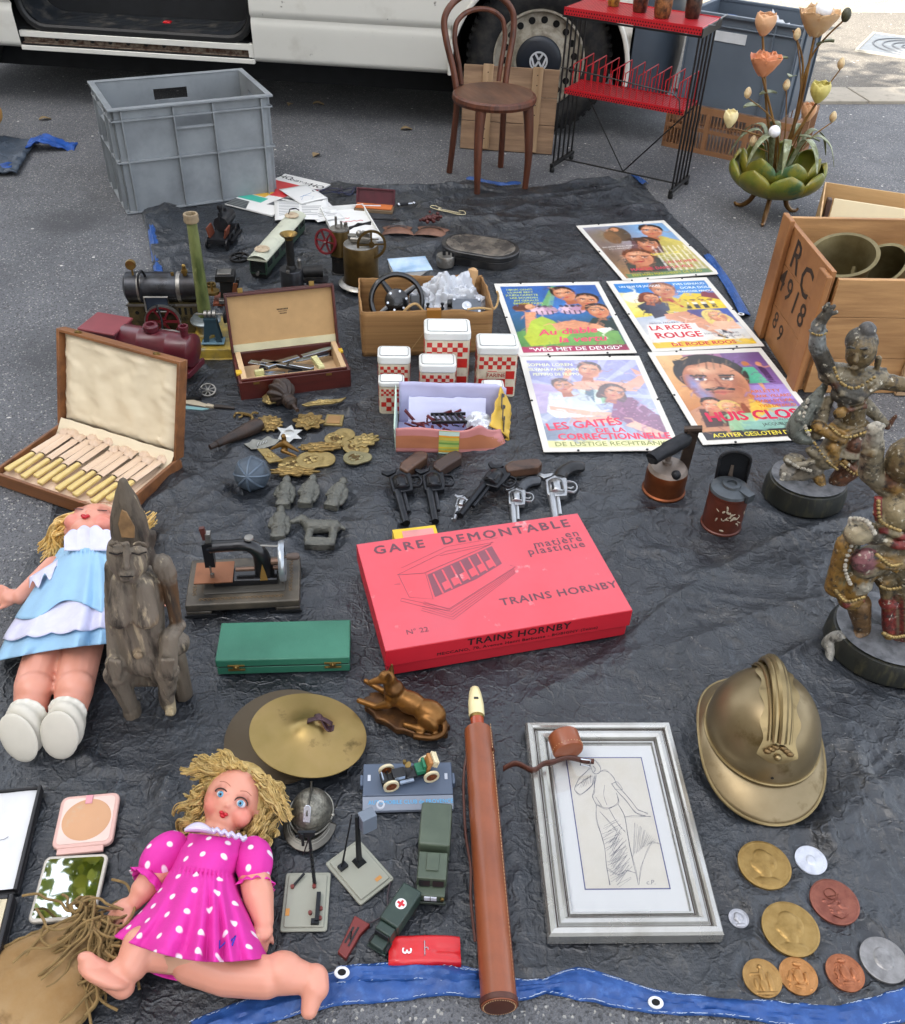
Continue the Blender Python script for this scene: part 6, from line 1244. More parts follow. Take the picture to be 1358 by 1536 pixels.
# ---- green case
GL=mat('green_leatherette','23604a',.45,var=.06,vs=8,col2='3d7a63',amt=.35,cs=7,soft=.3,bump=.2,bs=260); GD=MATS['green_leatherette']
zt=.046; a_=at(332,934,zt);b_=at(526,929,zt);c_=at(321,991,zt);u_=b_-a_;w_=u_.length;rz=math.degrees(math.atan2(u_.y,u_.x));u_/=w_;v_=Vector((-u_.y,u_.x,0));d_=(a_-c_).dot(v_);o_=a_-v_*d_
t=T('green_case','long closed green leatherette case with two brass catches','case',(o_.x,o_.y,Z0),rz,flat=.16)
mb=MB(); mb.bx(.001,.001,0,w_-.001,d_,.0185); mb.build('base',GD,t,bev=.0015)
mb=MB(); mb.X=TR(0,d_,.0225,rx=0); mb.bx(0,-d_-.001,0,w_,.0,.0185); mb.build('lid',GD,t,bev=.0025)
mb=MB(); mb.bx(.004,.002,.0186,w_-.004,d_-.003,.0224); mb.build('seam',mat('dark_seam','101a16',.8),t)
for x in (w_*.15,w_*.87):
    mb=MB(); mb.bx(x-.016,-.0022,.012,x+.016,.0009,.0165); mb.bx(x-.016,-.0032,.0245,x+.016,-.0011,.029); mb.bx(x-.006,-.005,.0166,x+.006,-.0033,.0275); mb.lathe([(0,0),(.003,0),(.002,.004),(0,.005)],10,TR(x,-.004,.026,90)); mb.build('catch',BRASS,t,bev=.0005)
# ---- framed drawing
SILV=mat('silver_leaf','b6b5b0',.26,.75,var=.06,vs=14,col2='8a8478',amt=.25,cs=12,soft=.3,rvar=.08); SIL2=mat('pale_gilt','b3a88c',.38,.5,var=.12,vs=14,col2='8a7656',amt=.35,cs=22)
zt=.034; a_=at(789,1081,zt);b_=at(1006,1081,zt);c_=at(823,1402,zt);u_=b_-a_;w_=u_.length;rz=math.degrees(math.atan2(u_.y,u_.x));u_/=w_;v_=Vector((-u_.y,u_.x,0));d_=(a_-c_).dot(v_);o_=a_-v_*d_
t=T('framed_drawing','silver framed pencil drawing of a standing woman in a long skirt','picture frame',(o_.x,o_.y,Z0),rz)
for q in (.2,.5,.8):
    c=Matrix.Rotation(R_(rz),3,'Z')@Vector((w_*.5,d_*q,0))+t.location; FLAT.append((c.x,c.y,.17))
prof=[(0,0),(0,.022),(.003,.027),(.010,.029),(.013,.026),(.014,.021),(.017,.021),(.020,.025),(.026,.026),(.031,.022),(.033,.015),(.036,.015),(.037,.018),(.040,.018),(.041,.010)]
def side(M,L,nm,m):
    mb=MB(); n=len(prof); mb.X=M
    vs=[Vector((e,y,z)) for e_ in (0,1) for y,z in prof for e in [(y if e_==0 else L-y)]]
    mb.add(vs,[(i,i+1,n+i+1,n+i) for i in range(n-1)]); mb.X=I4; mb.build(nm,m,t,weld=True,ang=30)
side(TR(0,0,0),w_,'rail',SILV); side(TR(w_,0,0,rz=90),d_,'rail',SILV); side(TR(w_,d_,0,rz=180),w_,'rail',SILV); side(TR(0,d_,0,rz=-90),d_,'rail',SILV)
mb=MB()
for M,L in ((TR(0,0,0),w_),(TR(w_,0,0,rz=90),d_),(TR(w_,d_,0,rz=180),w_),(TR(0,d_,0,rz=-90),d_)):
    mb.X=M
    for y,z in ((.0152,.0213),(.0345,.0153)): mb.add([Vector((y-.001,y-.001,z)),Vector((L-y+.001,y-.001,z)),Vector((L-y-.001,y+.001,z)),Vector((y+.001,y+.001,z))],[(0,1,2,3)],False)
mb.X=I4; mb.build('dark_grooves',mat('groove_brown','2e2018',.7),t)
mb=MB(); mb.bx(.002,.002,0,w_-.002,d_-.002,.008); mb.build('backing',CARDI,t)
mb=MB(); mb.bx(.039,.039,.0085,w_-.039,d_-.039,.0100); mb.build('mount',mat('mount_white','d2d4d4',.7,var=.02),t)
mx0,my0,mx1,my1=.066,.080,w_-.062,d_-.066
mb=MB()
for x0,y0,x1,y1 in ((mx0,my0,mx1,my0+.0018),(mx0,my1-.0018,mx1,my1),(mx0,my0,mx0+.0018,my1),(mx1-.0018,my0,mx1,my1)): mb.bx(x0,y0,.0101,x1,y1,.0106)
mb.build('blue_line',mat('mount_blue','4a4c80',.6),t)
mb=MB(); mb.bx(mx0+.002,my0+.002,.0101,mx1-.002,my1-.002,.0104); mb.build('drawing_paper',mat('drawing_paper','cfcbc0',.8,var=.03,vs=12,col2='bdb49e',amt=.25,cs=10,soft=.3),t)
mb=MB(); rng=random.Random(8); DW,DH=mx1-mx0,my1-my0
def D(pts,wd=.0007,n=1,j=.0012):
    for _ in range(n):
        q=[(mx0+DW*(x+rng.gauss(0,j*3)),my0+DH*(1-y)+rng.gauss(0,j)) for x,y in pts]; q=[(p.x,p.y) for p in spline([(a,b,0) for a,b in q],5)]; mb.ribbon(q,[wd*rng.uniform(.5,1.2) for _ in q],.0109+rng.uniform(0,.0002))
# head, body of the woman: x right, y down, fractions of the sheet
D([(.30,.06),(.36,.03),(.42,.06),(.43,.11),(.38,.14),(.33,.13),(.30,.06)],n=3); D([(.34,.07),(.36,.10),(.34,.13)],n=2); D([(.30,.09),(.24,.12),(.14,.18),(.06,.25),(.06,.28),(.12,.30),(.25,.26),(.33,.20)],n=3); D([(.08,.24),(.2,.2),(.3,.16)],n=2)
D([(.40,.13),(.50,.12),(.58,.17),(.60,.22)],n=3); D([(.36,.15),(.33,.20),(.30,.28),(.27,.33),(.29,.38)],n=3); D([(.60,.22),(.66,.28),(.74,.36),(.80,.42),(.84,.44),(.92,.46)],n=3); D([(.54,.22),(.58,.27),(.68,.36),(.76,.44),(.82,.47),(.90,.475)],n=3); D([(.54,.22),(.62,.21),(.66,.27),(.57,.26)],n=2)
D([(.29,.38),(.42,.42),(.57,.37),(.58,.30)],n=3); D([(.31,.33),(.36,.40)],n=2); D([(.44,.24),(.42,.32),(.43,.40)],n=1); D([(.30,.39),(.27,.50),(.30,.62),(.31,.72),(.30,.84),(.30,.97)],n=3); D([(.57,.38),(.62,.48),(.62,.6),(.62,.75),(.63,.88),(.63,.97)],n=3); D([(.45,.42),(.5,.50),(.55,.56),(.60,.60)],n=2); D([(.33,.45),(.42,.52),(.5,.6)],n=2); D([(.30,.86),(.42,.90),(.52,.87),(.63,.89)],n=2)
for k in range(34): y=.52+k*.013; D([(.30+.1*rng.random(),y+.03),(.44+.14*rng.random(),y-.02)],.0005)
for k in range(26): y=.62+k*.012; D([(.34+.08*rng.random(),y+.05),(.50+.1*rng.random(),y-.06)],.0006)
for k in range(18): x=.63+k*.016; D([(x,.72-.006*k+.05),(x+.10,.52+.01*k)],.0005)
D([(.62,.49),(.75,.48),(.95,.485)],n=2); D([(.64,.97),(.70,.85),(.80,.75),(.90,.66)],.0005,2); D([(.30,.22),(.27,.24),(.34,.17)],n=2)
for k in range(12): D([(.12+.02*k,.26-.006*k),(.20+.012*k,.18-.003*k)],.0005)
mb.text('c.P.',.011,TR(mx0+DW*.78,my0+DH*.045,.0109),0,shear=.2); mb.build('pencil_drawing',mat('pencil','6f6f76',.7),t)
mb=MB(); mb.bx(.041,.041,.0125,w_-.041,d_-.041,.0132); mb.build('glass',thin_glass('picture_glass'),t)
# ---- powder compact
PKC=mat('pink_compact','cfa79c',.45,var=.04)
pos,rz,w_,h_=q3((96,1203),(183,1195),(84,1281)); t=T('powder_compact','open pink square powder compact with round powder pan and mirror','compact',pos,rz,flat=.1)
mb=MB(); mb.prism(rrpoly(w_,h_,.012),0,.009); mb.build('powder_half',PKC,t,bev=.002)
mb=MB(); mb.prism(rrpoly(w_-.012,h_-.012,.008,5,.006,.006),.0091,.0098); mb.build('inner_frame',mat('pale_pink','dcc0b4',.5),t)
mb=MB(); mb.lathe([(0,.0105),(w_*.40,.0105),(w_*.41,.0099)],44,TR(w_/2,h_*.5,0)); mb.build('powder',mat('face_powder','c99b76',.9,var=.07,vs=6,col2='b4b0a0',amt=.3,cs=16),t)
mb=MB(); mb.bx(w_*.43,h_*.80,.0107,w_*.55,h_*.97,.0122); mb.build('tab',mat('tab_pink','cf8f96',.5),t,bev=.0008)
mb=MB(); mb.bx(w_*.1,-.010,.002,w_*.86,.0,.008); mb.build('hinge',PKC,t,bev=.001)
MX=TR(.0,-.012,0.001,rz=-3)
mb=MB(); mb.X=MX; mb.prism(rrpoly(w_*1.04,.108,.010,5,-.006,-.108),0,.008); mb.build('mirror_half',mat('compact_rim','b9b2a6',.4,.2),t,bev=.002)
mb=MB(); mb.X=MX; mb.prism(rrpoly(w_*1.04-.010,.097,.006,5,-.001,-.1025),.0081,.0086); mb.build('mirror',mat('mirror_glass','e8eeea',.02,1.,var=0.),t)
mb=MB(); mb.bx(w_*.42,h_+.002,0,w_*.75,h_+.008,.006); mb.build('clasp',mat('clasp_green','3a4440',.4,.3),t)
# ---- white lined case at the left edge
zt=.02; FLAT.extend([(at(10,1240).x,at(10,1240).y,.16),(at(120,1320).x,at(120,1320).y,.1),(at(150,1225).x,at(150,1225).y,.09)])
t=T('lined_case','shallow dark case with white lined lid open at the left picture edge','case',(at(29,1353).x,at(29,1353).y,Z0),1.0,flat=.12); o_=t.location
a_=at(65,1183,.012)-Vector(o_); dd=a_.y; xx=a_.x
t.rotation_euler.z=math.atan2(-xx,dd); LL=math.hypot(xx,dd)
DKC=mat('dark_case','1b1a1c',.45,var=.2,vs=30,col2='4a4640',amt=.25,cs=30)
mb=MB(); mb.bx(-.26,.008,0,0,LL,.006); mb.bx(-.006,.008,.006,0,LL,.018); mb.bx(-.26,LL-.003,.006,-.006,LL,.015); mb.build('lid',DKC,t,bev=.002)
mb=MB(); mb.sheet(lambda s,v:Vector((-.255+.249*s,.012+(LL-.016)*v,.0135+.002*fbm(s*4,v*4,1)-.004*min(1,max(0,(v-.93)*14)))),16,16); mb.build('lid_lining',mat('white_lining','d4d4d4',.7,var=.04,vs=6,col2='b4b2b4',amt=.3,cs=8,soft=.3),t)
mb=MB(); mb.tube([(-.05,.10,.0165),(-.045,.097,.0165),(-.038,.098,.0165),(-.033,.102,.0165)],.0005,4); mb.build('thread',GREYINK,t)
mb=MB(); mb.bx(-.26,-.16,0,0,-.003,.006);mb.bx(-.007,-.16,.006,0,-.003,.026);mb.bx(-.26,-.010,.006,-.007,-.003,.026); mb.build('base',DKC,t,bev=.002)
mb=MB(); mb.bx(-.016,-.16,.006,-.0075,-.011,.0255);mb.bx(-.26,-.018,.006,-.0165,-.0105,.0255); mb.build('pale_edge',mat('cream_edge','c6b99a',.7),t)
mb=MB(); mb.bx(-.26,-.16,.0065,-.017,-.019,.018); mb.build('brown_fill',mat('brown_velvet','6a3c24',.7,var=.2,vs=20),t); mb=MB()
for k in range(3): mb.cyl((-.03-.012*k,-.16,.021),(-.028-.012*k,-.022,.021),.004,n=10)
mb.build('brushes',mat('amber_handle','a86a2a',.35,var=.15),t)
# ================================================================ SMALL GOODS ON THE TARP
GILT=mat('gilt_brass','907848',.42,.7,var=.3,vs=60,col2='5c4724',amt=.42,cs=70,soft=.15,rvar=.1); GILT2=mat('pale_gilt_brass','9e8a5a',.4,.75,var=.2,vs=50,col2='6d5a30',amt=.35,cs=60,soft=.15)
DKW=wood('dark_turned_wood','3b2a1f','1e140e',.5,30,(1,1,.2),.3); LEAD=mat('cast_lead','6b6b66',.5,.35,var=.2,vs=60,col2='34353a',amt=.45,cs=50,soft=.2,col3='a5a39c',amt3=.34,cs3=60)
t=T('wooden_finial','dark carved wooden finial with spiral gadroons on the brass mounts','finial',at(424,606),-56,flat=.05)
mb=MB(); A=TR(0,0,.036,ry=90)
def gad(s,v):
    a=2*PI*s; r=.036*math.sin(PI*(.04+.93*v))**.75*(1+.11*math.sin(9*a+v*9)); return A@Vector((r*math.cos(a),r*math.sin(a),-.04+.072*v))
mb.sheet(gad,90,24); mb.lathe([(.014,.028),(.016,.034),(.013,.038),(.018,.044),(.018,.06),(.014,.064),(.015,.068),(.006,.072),(.005,.1),(0,.1)],20,A@TR(0,0,0)); mb.build('finial',DKW,t)
p0,p1=at(316,681),at(393,645); d=p1-p0
t=T('wooden_spindle','dark fluted tapering wooden spindle left of the brass mounts','spindle',p0,math.degrees(math.atan2(d.y,d.x)))
mb=MB(); L=d.length; mb.lathe([(0,0),(.007,.001),(.008,.02),(.010,.022),(.011,.05),(.019,L*.72),(.020,L*.9),(.014,L),(0,L)],14,TR(0,0,.02,ry=90)); mb.build('spindle',DKW,t)
def mount(px,rz,lab,pts=None,sx=.02,sy=.02,m=GILT,bumps=8,seed=0,cat='brass mount',nm='brass_mount',z=.006,tilt=0,th=.004):
    t=T(nm,lab,cat,at(*px),rz,group='brass furniture mounts',z=z+.0009*(len(FLAT)%11),rx=tilt); rng=random.Random(seed)
    if pts is None: pts=[(sx*math.cos(R_(a))*(1+.10*math.sin(a*.12+seed)),sy*math.sin(R_(a))*(1+.10*math.cos(a*.09+seed))) for a in range(0,360,12)]
    mb=MB(); mb.prism(pts,0,th); mb.build('plate',m,t,bev=.001)
    mb=MB()
    for k in range(bumps):
        a=rng.uniform(0,2*PI); r=rng.random()**.5*.7; mb.ell((sx*r*math.cos(a),sy*r*math.sin(a),th),(rng.uniform(.1,.28)*sx+.001,rng.uniform(.1,.28)*sy+.001,.003),8,5)
    mb.build('relief',m,t); t.scale=(1.18,1.18,1.3); return t
def scal(sx,sy,n,k=.12): return [(sx*math.cos(R_(a))*(1+k*math.cos(n*R_(a))),sy*math.sin(R_(a))*(1+k*math.cos(n*R_(a)))) for a in range(0,360,6)]
t=mount((404,640),-12,'oval scalloped brass mount with banded middle, beside the wooden spindle',scal(.030,.026,14),.03,.026,seed=1,bumps=22,tilt=6)
t=mount((464,640),0,'round brass rosette mount with leaves, below the gilt wing',scal(.032,.030,8,.16),.028,.026,seed=2,bumps=26,z=.012)
mb=MB()
for a in range(0,900,20): pass
mb.tube([(.006+.0009*k*math.cos(.5*k)*.6,-.014+.0009*k*math.sin(.5*k)*.6,.006) for k in range(16)],.002,5); mb.build('scroll',GILT2,t)
mount((406,606),20,'brass disc peeping out behind the dark finial',None,.018,.022,GILT2,seed=3,z=.01)
W_=[(-.05,-.008),(-.03,.004),(-.01,.008),(0,.004),(.012,.010),(.035,.012),(.052,.018),(.04,.002),(.02,-.006),(0,-.008),(-.02,-.010),(-.04,-.014)]
mount((486,610),8,'gilt brass winged mount at the top, nearest the mahogany box',W_,.04,.008,GILT2,12,5)
t=T('brass_plaque','small square pale brass frame plate right of the rosette mount','brass plate',at(501,632),-2,group='brass furniture mounts'); mb=MB(); mb.prism([(-.024,-.026),(.026,-.024),(.024,.026),(-.022,.024)],0,.006); mb.build('plate',GILT2,t,bev=.001); mb=MB(); mb.prism([(-.017,-.019),(.018,-.018),(.017,.018),(-.016,.017)],.0061,.0072); mb.build('panel',mat('tan_brass','a07c50',.4,.5,var=.15),t)
ST=[(-.03,-.024),(-.012,-.02),(0,-.034),(.012,-.02),(.032,-.022),(.02,-.004),(.036,.012),(.014,.014),(.008,.034),(-.008,.02),(-.03,.026),(-.02,.006)]
t=T('shield_plaque','white metal shield plaque with jagged rim amid the brass mounts','plaque',at(434,656),10,z=.01,rx=8); mb=MB(); mb.prism(ST,0,.003); mb.build('plate',mat('white_metal','b9b9b4',.3,.8,var=.15,vs=60),t,bev=.001); mb=MB(); mb.lathe([(0,.006),(.010,.005),(.014,.003)],20); mb.build('boss',MATS['white_metal'],t)
SH=[(-.045,.010),(-.03,-.014),(0,-.018),(.03,-.012),(.048,.004),(.03,.010),(.02,.024),(0,.012),(-.02,.022),(-.03,.012)]
t=T('silver_plaque','grey silver plaque with pointed shell rim left of the white shield','plaque',at(394,670),22,z=.008,rx=10); mb=MB(); mb.prism(SH,0,.003); mb.build('plate',mat('grey_silver','85847c',.4,.7,var=.2,vs=50),t,bev=.001); mb=MB(); 
for k in range(4): mb.tube([(-.014+.007*k,-.008+.002*k,.004),(-.008+.007*k,.004,.005)],.0015,5)
mb.build('engraving',mat('white_metal','b9b9b4'),t)
t=mount((405,692),-24,'gilt lattice brass mount in front of the silver plaque',[(-.036,.008),(-.016,.020),(.034,.0),(.014,-.022)],.02,.012,GILT2,18,7)
t=T('bronze_eagle','small bronze eagle ornament with spread wings in the brass pile','ornament',at(428,684),0,z=.01); E='7a5a2a'
blob('eagle',[('c',(0,0,.008),(0,.004,.045),.008,.006,E),('e',(0,0,.05),(.006,.008,.006),None,E),('c',(0,0,.03),(-.032,-.006,.014),.008,.003,E),('c',(0,0,.03),(.034,-.004,.010),.008,.003,E),('c',(-.004,-.006,.01),(.03,-.02,.006),.006,.003,E)],mat('eagle_bronze','ffffff',.4,.6,attr='Col',var=.25,vs=60),t,.0018,2)
D8=lambda r1,r2:[( (r1)*math.cos(R_(a)),(r1)*math.sin(R_(a))) for a in range(60,301,12)]+[(r1*.9+r2*math.cos(R_(a)),r2*math.sin(R_(a))) for a in range(-80,81,10)]
for px,rz,lab,rr,m in (((439,702),6,'flat oval brass disc mount with a bar, lower left of the pile',(.03,.02),GILT2),((466,695),10,'round brass drawer mount with a domed edge above the lead figures',(.03,.026),GILT2),((505,664),50,'bright double disc brass lock plate at the right of the pile',(.026,.024),GILT2),((531,676),-32,'brass keyhole plate with one round end beside the gilt right wing',(.024,.016),GILT2),((532,693),10,'dull grey green keyhole plate nearest the revolvers',(.024,.016),mat('verdigris_brass','80795a',.45,.6,var=.2,vs=50))):
    t=mount(px,rz,lab,D8(*rr),rr[0],rr[1],m,6,int(px[0]))
    mb=MB(); mb.lathe([(.007,.004),(.010,.006),(.013,.004)],18,caps=False); mb.lathe([(0,.0045),(.006,.0045)],12); mb.build('keyhole_ring',OLDBR,t)
mount((442,714),4,'spray of brass flowers along the bottom of the pile',scal(.045,.014,9,.2),.045,.014,GILT,24,21)
mount((482,677),8,'long beaded brass mount between round drawer mount and lock plate',scal(.045,.016,12,.1),.045,.014,GILT,22,22)
mount((547,668),35,'ribbed gilt brass wing at the far right of the pile',scal(.032,.022,10,.14),.03,.02,GILT2,22,23)
t=T('iron_scroll','small bronze scroll bracket left of the brass mounts','scroll',at(368,632),-35); mb=MB(); mb.tube(spline([(-.03,-.01,.006),(-.04,.004,.006),(-.03,.014,.006),(-.018,.006,.006),(-.02,-.004,.006)],5),.003,6); mb.tube(spline([(-.028,.014,.006),(0,.02,.008),(.02,.008,.008),(.026,-.02,.006),(.02,-.034,.006)],5),.0045,6); mb.tube(spline([(0,.02,.008),(-.004,.036,.008),(.008,.04,.008)],5),.003,6); mb.build('scroll',GILT,t)
# ribbed dome
t=T('ribbed_dome','blue grey ribbed metal dome lying on its side left of the lead figures','dome',at(379,728),20,flat=.05)
BG=mat('blue_grey_metal','5c6a78',.45,.3,var=.15,vs=40,col2='3c4650',amt=.4,cs=40)
mb=MB(); A=TR(0,0,.034,rx=62,rz=-20)
mb.sheet(lambda s,v:(lambda a,e:A@Vector((.04*math.cos(a)*math.cos(e),.04*math.sin(a)*math.cos(e),.045*math.sin(e))))(2*PI*s,PI/2*v),32,10); mb.lathe([(.04,-.022),(.044,-.02),(.044,-.004),(.04,0)],8,A); mb.build('dome',mat('dome_panel','49545f',.5,.3,var=.2,vs=40),t)
mb=MB()
for k in range(8):
    a=2*PI*k/8; mb.tube([A@Vector((.0405*math.cos(a)*math.cos(e),.0405*math.sin(a)*math.cos(e),.0455*math.sin(e))) for e in [PI/2*j/10 for j in range(11)]],.0028,6)
mb.build('ribs',BG,t)
# lead figures and horse
def figure(px,rz,lab,seed):
    t=T('lead_figure',lab,'lead figure',at(*px),rz,group='grey lead figures lying down',flat=.04); g=.10; E='9a9a92'; F='6a6a66'; rng=random.Random(seed)
    P=[('b',(0,-.045,.012),(.034,.012,.026),(0,0,0),F),('c',(0,-.035,.014),(0,-.005,.016),.017,.015,E),('c',(0,-.005,.016),(0,.022,.017),.014,.017,E),('c',(0,.022,.018),(0,.042,.018),.009,.007,E),('e',(0,.048,.018),(.010,.012,.011),None,E),('c',(-.016,.02,.016),(-.02,-.008,.018),.007,.006,E),('c',(-.02,-.008,.018),(-.004,-.012,.028),.006,.005,E),('c',(.016,.02,.016),(.021,-.004,.014),.007,.006,E),('c',(.021,-.004,.014),(.018,-.028,.014),.005,.005,E),('t',[(-.016,-.02,.022),(0,-.025,.031),(.016,-.02,.022)],.004,E),('e',(0,.058,.018),(.008,.006,.008),None,F)]
    blob('figure',P,mat('lead_paint','9c9c98',.5,.3,attr='Col',var=.35,vs=70,col2='30322f',amt=.32,cs=70,soft=.2,bump=.4,bs=200),t,.0018,2,lambda c,n:c+n*(.0012*fbm(c.x*160,c.y*160,c.z*160+seed)))
figure((428,748),4,'grey lead figure lying under the ribbed dome, leftmost of the upper three',1)
figure((464,746),-3,'grey lead figure in the middle of the upper three, aproned',2)
figure((506,750),-10,'grey lead figure at the right of the upper three, nearest the revolvers',3)
figure((420,795),6,'grey lead figure lying behind the sewing machine wheel',4)
t=T('lead_horse','grey lead standing horse figure on a block base, lying between figures and red box','horse figure',at(482,812),2,flat=.05); E='9a9a92'; F='5c5c58'
blob('horse',[('b',(0,-.022,.010),(.066,.022,.018),(0,0,0),F),('c',(-.028,-.012,.014),(-.026,.026,.016),.0085,.009,E),('c',(.026,-.012,.014),(.027,.026,.016),.0085,.010,E),('c',(-.026,.03,.018),(.027,.031,.018),.0165,.0155,E),('c',(-.03,.034,.018),(-.046,.054,.018),.013,.010,E),('c',(-.046,.056,.018),(-.07,.044,.018),.010,.006,E),('c',(-.046,.06,.018),(-.046,.068,.018),.004,.002,E),('c',(.036,.036,.018),(.05,.026,.016),.007,.004,E),('c',(-.026,-.012,.018),(.028,-.012,.018),.004,.004,E)],MATS['lead_paint'],t,.002,2,lambda c,n:c+n*(.0012*fbm(c.x*140,c.y*140,c.z*140)))
# revolvers
GUNB=mat('gun_black','202226',.32,.6,var=.15,vs=60,col2='4a4c50',amt=.3,cs=40,soft=.2); GUNS=mat('gun_silver','a9abad',.28,.85,var=.1,vs=40,col2='6c6c6c',amt=.3,cs=50); GRB=wood('walnut_grip','5e4332','2e2018',.42,40,(1,.2,1),.1); GRK=mat('black_grip','191a1c',.35,var=.2,vs=60); GRG=mat('grey_grip','3d4146',.4,var=.2)
def gun(cyl,muz,lab,gm,hm,bird=False,octo=False,up=.0):
    a,b=at(*cyl),at(*muz); d=b-a; s=max(d.length,.05); S=s/.115 if s>.08 else .62; S=min(max(S,.55),1.15)
    t=T('revolver',lab,'revolver',a,math.degrees(math.atan2(d.y,d.x)),group='toy revolvers above the red box'); t.scale=(S,S,S); bl=s/S; z=.017+up
    mb=MB(); mb.lathe([(0,-.021),(.015,-.021),(.018,-.018),(.018,.016),(.015,.019),(0,.019)],18,TR(0,0,z,ry=90)); mb.build('cylinder',gm,t,ang=50)
    mb=MB()
    for k in range(6): ang=R_(60*k); mb.cyl((-.004,.0172*math.cos(ang),z+.0172*math.sin(ang)),(.017,.0172*math.cos(ang),z+.0172*math.sin(ang)),.003,n=6)
    mb.build('flutes',mat('flute_dark','0c0c0e',.5),t)
    mb=MB(); mb.prism([(-.045,.004),(-.026,-.021),(.024,-.021),(.028,-.008),(.026,.020),(.0,.024),(-.03,.026),(-.05,.016)],z-.0065,z+.0065); mb.build('frame',gm,t,bev=.002)
    mb=MB(); y0=-.011
    if octo: mb.cyl((.02,y0,z),(bl,y0,z),.0085,.0075,8)
    else: mb.cyl((.02,y0,z),(bl,y0,z),.0085,.0078,14)
    mb.cyl((.02,y0+.0125,z),(bl*.72,y0+.011,z),.0042,n=8); mb.box(bl-.006,y0-.009,z,.008,.006,.003); mb.build('barrel',gm,t)
    mb=MB(); mb.tube(spline([(.006,.022,z),(.008,.038,z),(-.008,.045,z),(-.024,.040,z),(-.028,.024,z)],5),.0022,6,sq=1.6); mb.tube(spline([(-.008,.022,z),(-.006,.032,z),(-.011,.038,z)],4),.002,6); mb.build('trigger_guard',gm,t)
    mb=MB(); mb.prism([(-.045,-.004),(-.036,-.022),(-.048,-.034),(-.056,-.032),(-.05,-.02),(-.056,.0)],z-.003,z+.003); mb.build('hammer',gm,t,bev=.001)
    mb=MB(); 
    if bird: pts=spline([(-.038,.012,z),(-.062,.022,z),(-.080,.045,z),(-.082,.070,z)],5); mb.tube(pts,[.014,.0142,.0145,.0147,.015,.0152,.0154,.0156,.0158,.016,.016,.0155,.015,.014,.013,.009][:len(pts)],12,sq=.8)
    else: mb.prism([(-.030,.018),(-.048,.004),(-.066,.010),(-.098,.046),(-.104,.062),(-.092,.074),(-.076,.070),(-.052,.040)],z-.0125,z+.0125)
    mb.build('grip',hm,t,bev=.005 if not bird else 0,seg=3); return t
gun((602,738),(618,794),'black revolver with brown wooden grip, leftmost of the toy revolvers',GUNB,GRB)
gun((650,736),(661,792),'black revolver with dark brown grip, second from the left',GUNB,mat('dark_walnut','3a2a22',.4,var=.2))
gun((692,762),(686,786),'tiny silver snub revolver under the long pistol',GUNS,GRK)
gun((739,737),(697,793),'long black pistol with brown wooden butt lying across the tiny one',GUNB,GRB,octo=True,up=.012)
gun((774,757),(778,800),'silver revolver with smooth grey grip, second from the right',GUNS,GRG,True)
gun((833,744),(842,798),'large silver revolver with carved black grip, rightmost',GUNS,GRK,True)
# blow torch and carbide lamp
COP=mat('copper_tank','7d4526',.4,.75,var=.25,vs=16,col2='4a2a1a',amt=.4,cs=18,soft=.2,rvar=.1)
t=T('blow_torch','copper tanked blow torch with black burner pointing left, near the posters','blow torch',at(995,736),0,flat=.07)
mb=MB(); mb.lathe([(.050,0),(.053,.003),(.053,.007),(.049,.010),(.050,.05),(.048,.064),(.047,.066)],36); mb.build('tank',COP,t)
mb=MB(); mb.lathe([(.048,.066),(.042,.075),(.02,.082),(0,.083)],36); mb.lathe([(.012,.08),(.012,.09),(.007,.092),(.007,.12)],14,TR(-.005,.0,0)); mb.build('tank_top',mat('torch_top','7a6f66',.45,.5,var=.2,vs=30),t)
mb=MB(); mb.tube([(-.052,-.035,.118),(-.05,-.033,.119),(-.02,-.012,.126),(-.015,-.008,.127),(.03,.022,.137),(.04,.03,.139)],[.017,.0165,.0165,.019,.018,.012],16); mb.lathe([(.012,0),(.0,.001)],14,TR(-.0528,-.0355,.1178,rx=8,ry=-70,rz=30)); mb.build('burner',mat('burner_iron','2b2c2f',.5,.6,var=.25,vs=50),t)
mb=MB()
for k in range(7): a=R_(50*k); mb.box(-.004+.010*(k%2),.0,.144,.008,.003,.003,30)
mb.ell((.012,-.036,.075),(.012,.012,.012),12,8); mb.cyl((.012,-.03,.07),(.012,-.042,.072),.006,n=10); mb.build('filler_cap',IRON,t)
mb=MB(); mb.prism([(-.014,0),(.014,0),(.018,.13),(-.010,.13)],-.002,.002,TR(.045,.03,.03,90,0,10)); mb.cyl((.03,.04,.155),(.068,.03,.165),.009,n=10); mb.build('handle',mat('torch_handle','3c3028',.5,.4,var=.3,vs=60),t)
t=T('carbide_lamp','red brown tin lantern with black domed lid raised behind it','lantern',at(1081,787),0,flat=.07)
RBT=mat('red_brown_tin','5a2a1c',.42,.2,var=.2,vs=20,col2='3a1a12',amt=.35,cs=16,soft=.2)
mb=MB(); mb.lathe([(.046,0),(.0475,.002),(.0475,.006),(.045,.008),(.045,.098),(.0465,.1),(.0465,.104)],40); mb.build('body',RBT,t)
mb=MB(); rng=random.Random(4)
for k in range(30):
    a=R_(rng.gauss(-88,22)); z=.05+rng.gauss(0,.016); r=.0458
    q=TR(r*math.cos(a),r*math.sin(a),z,90,0,math.degrees(a)+90)@TR(0,0,0,0,0,rng.uniform(0,180)); mb.X=q; mb.ell((0,0,0),(rng.uniform(.002,.0065),rng.uniform(.001,.003),.0008),8,4); mb.X=I4
mb.build('painted_figures',mat('cream_paint','a89c88',.6),t)
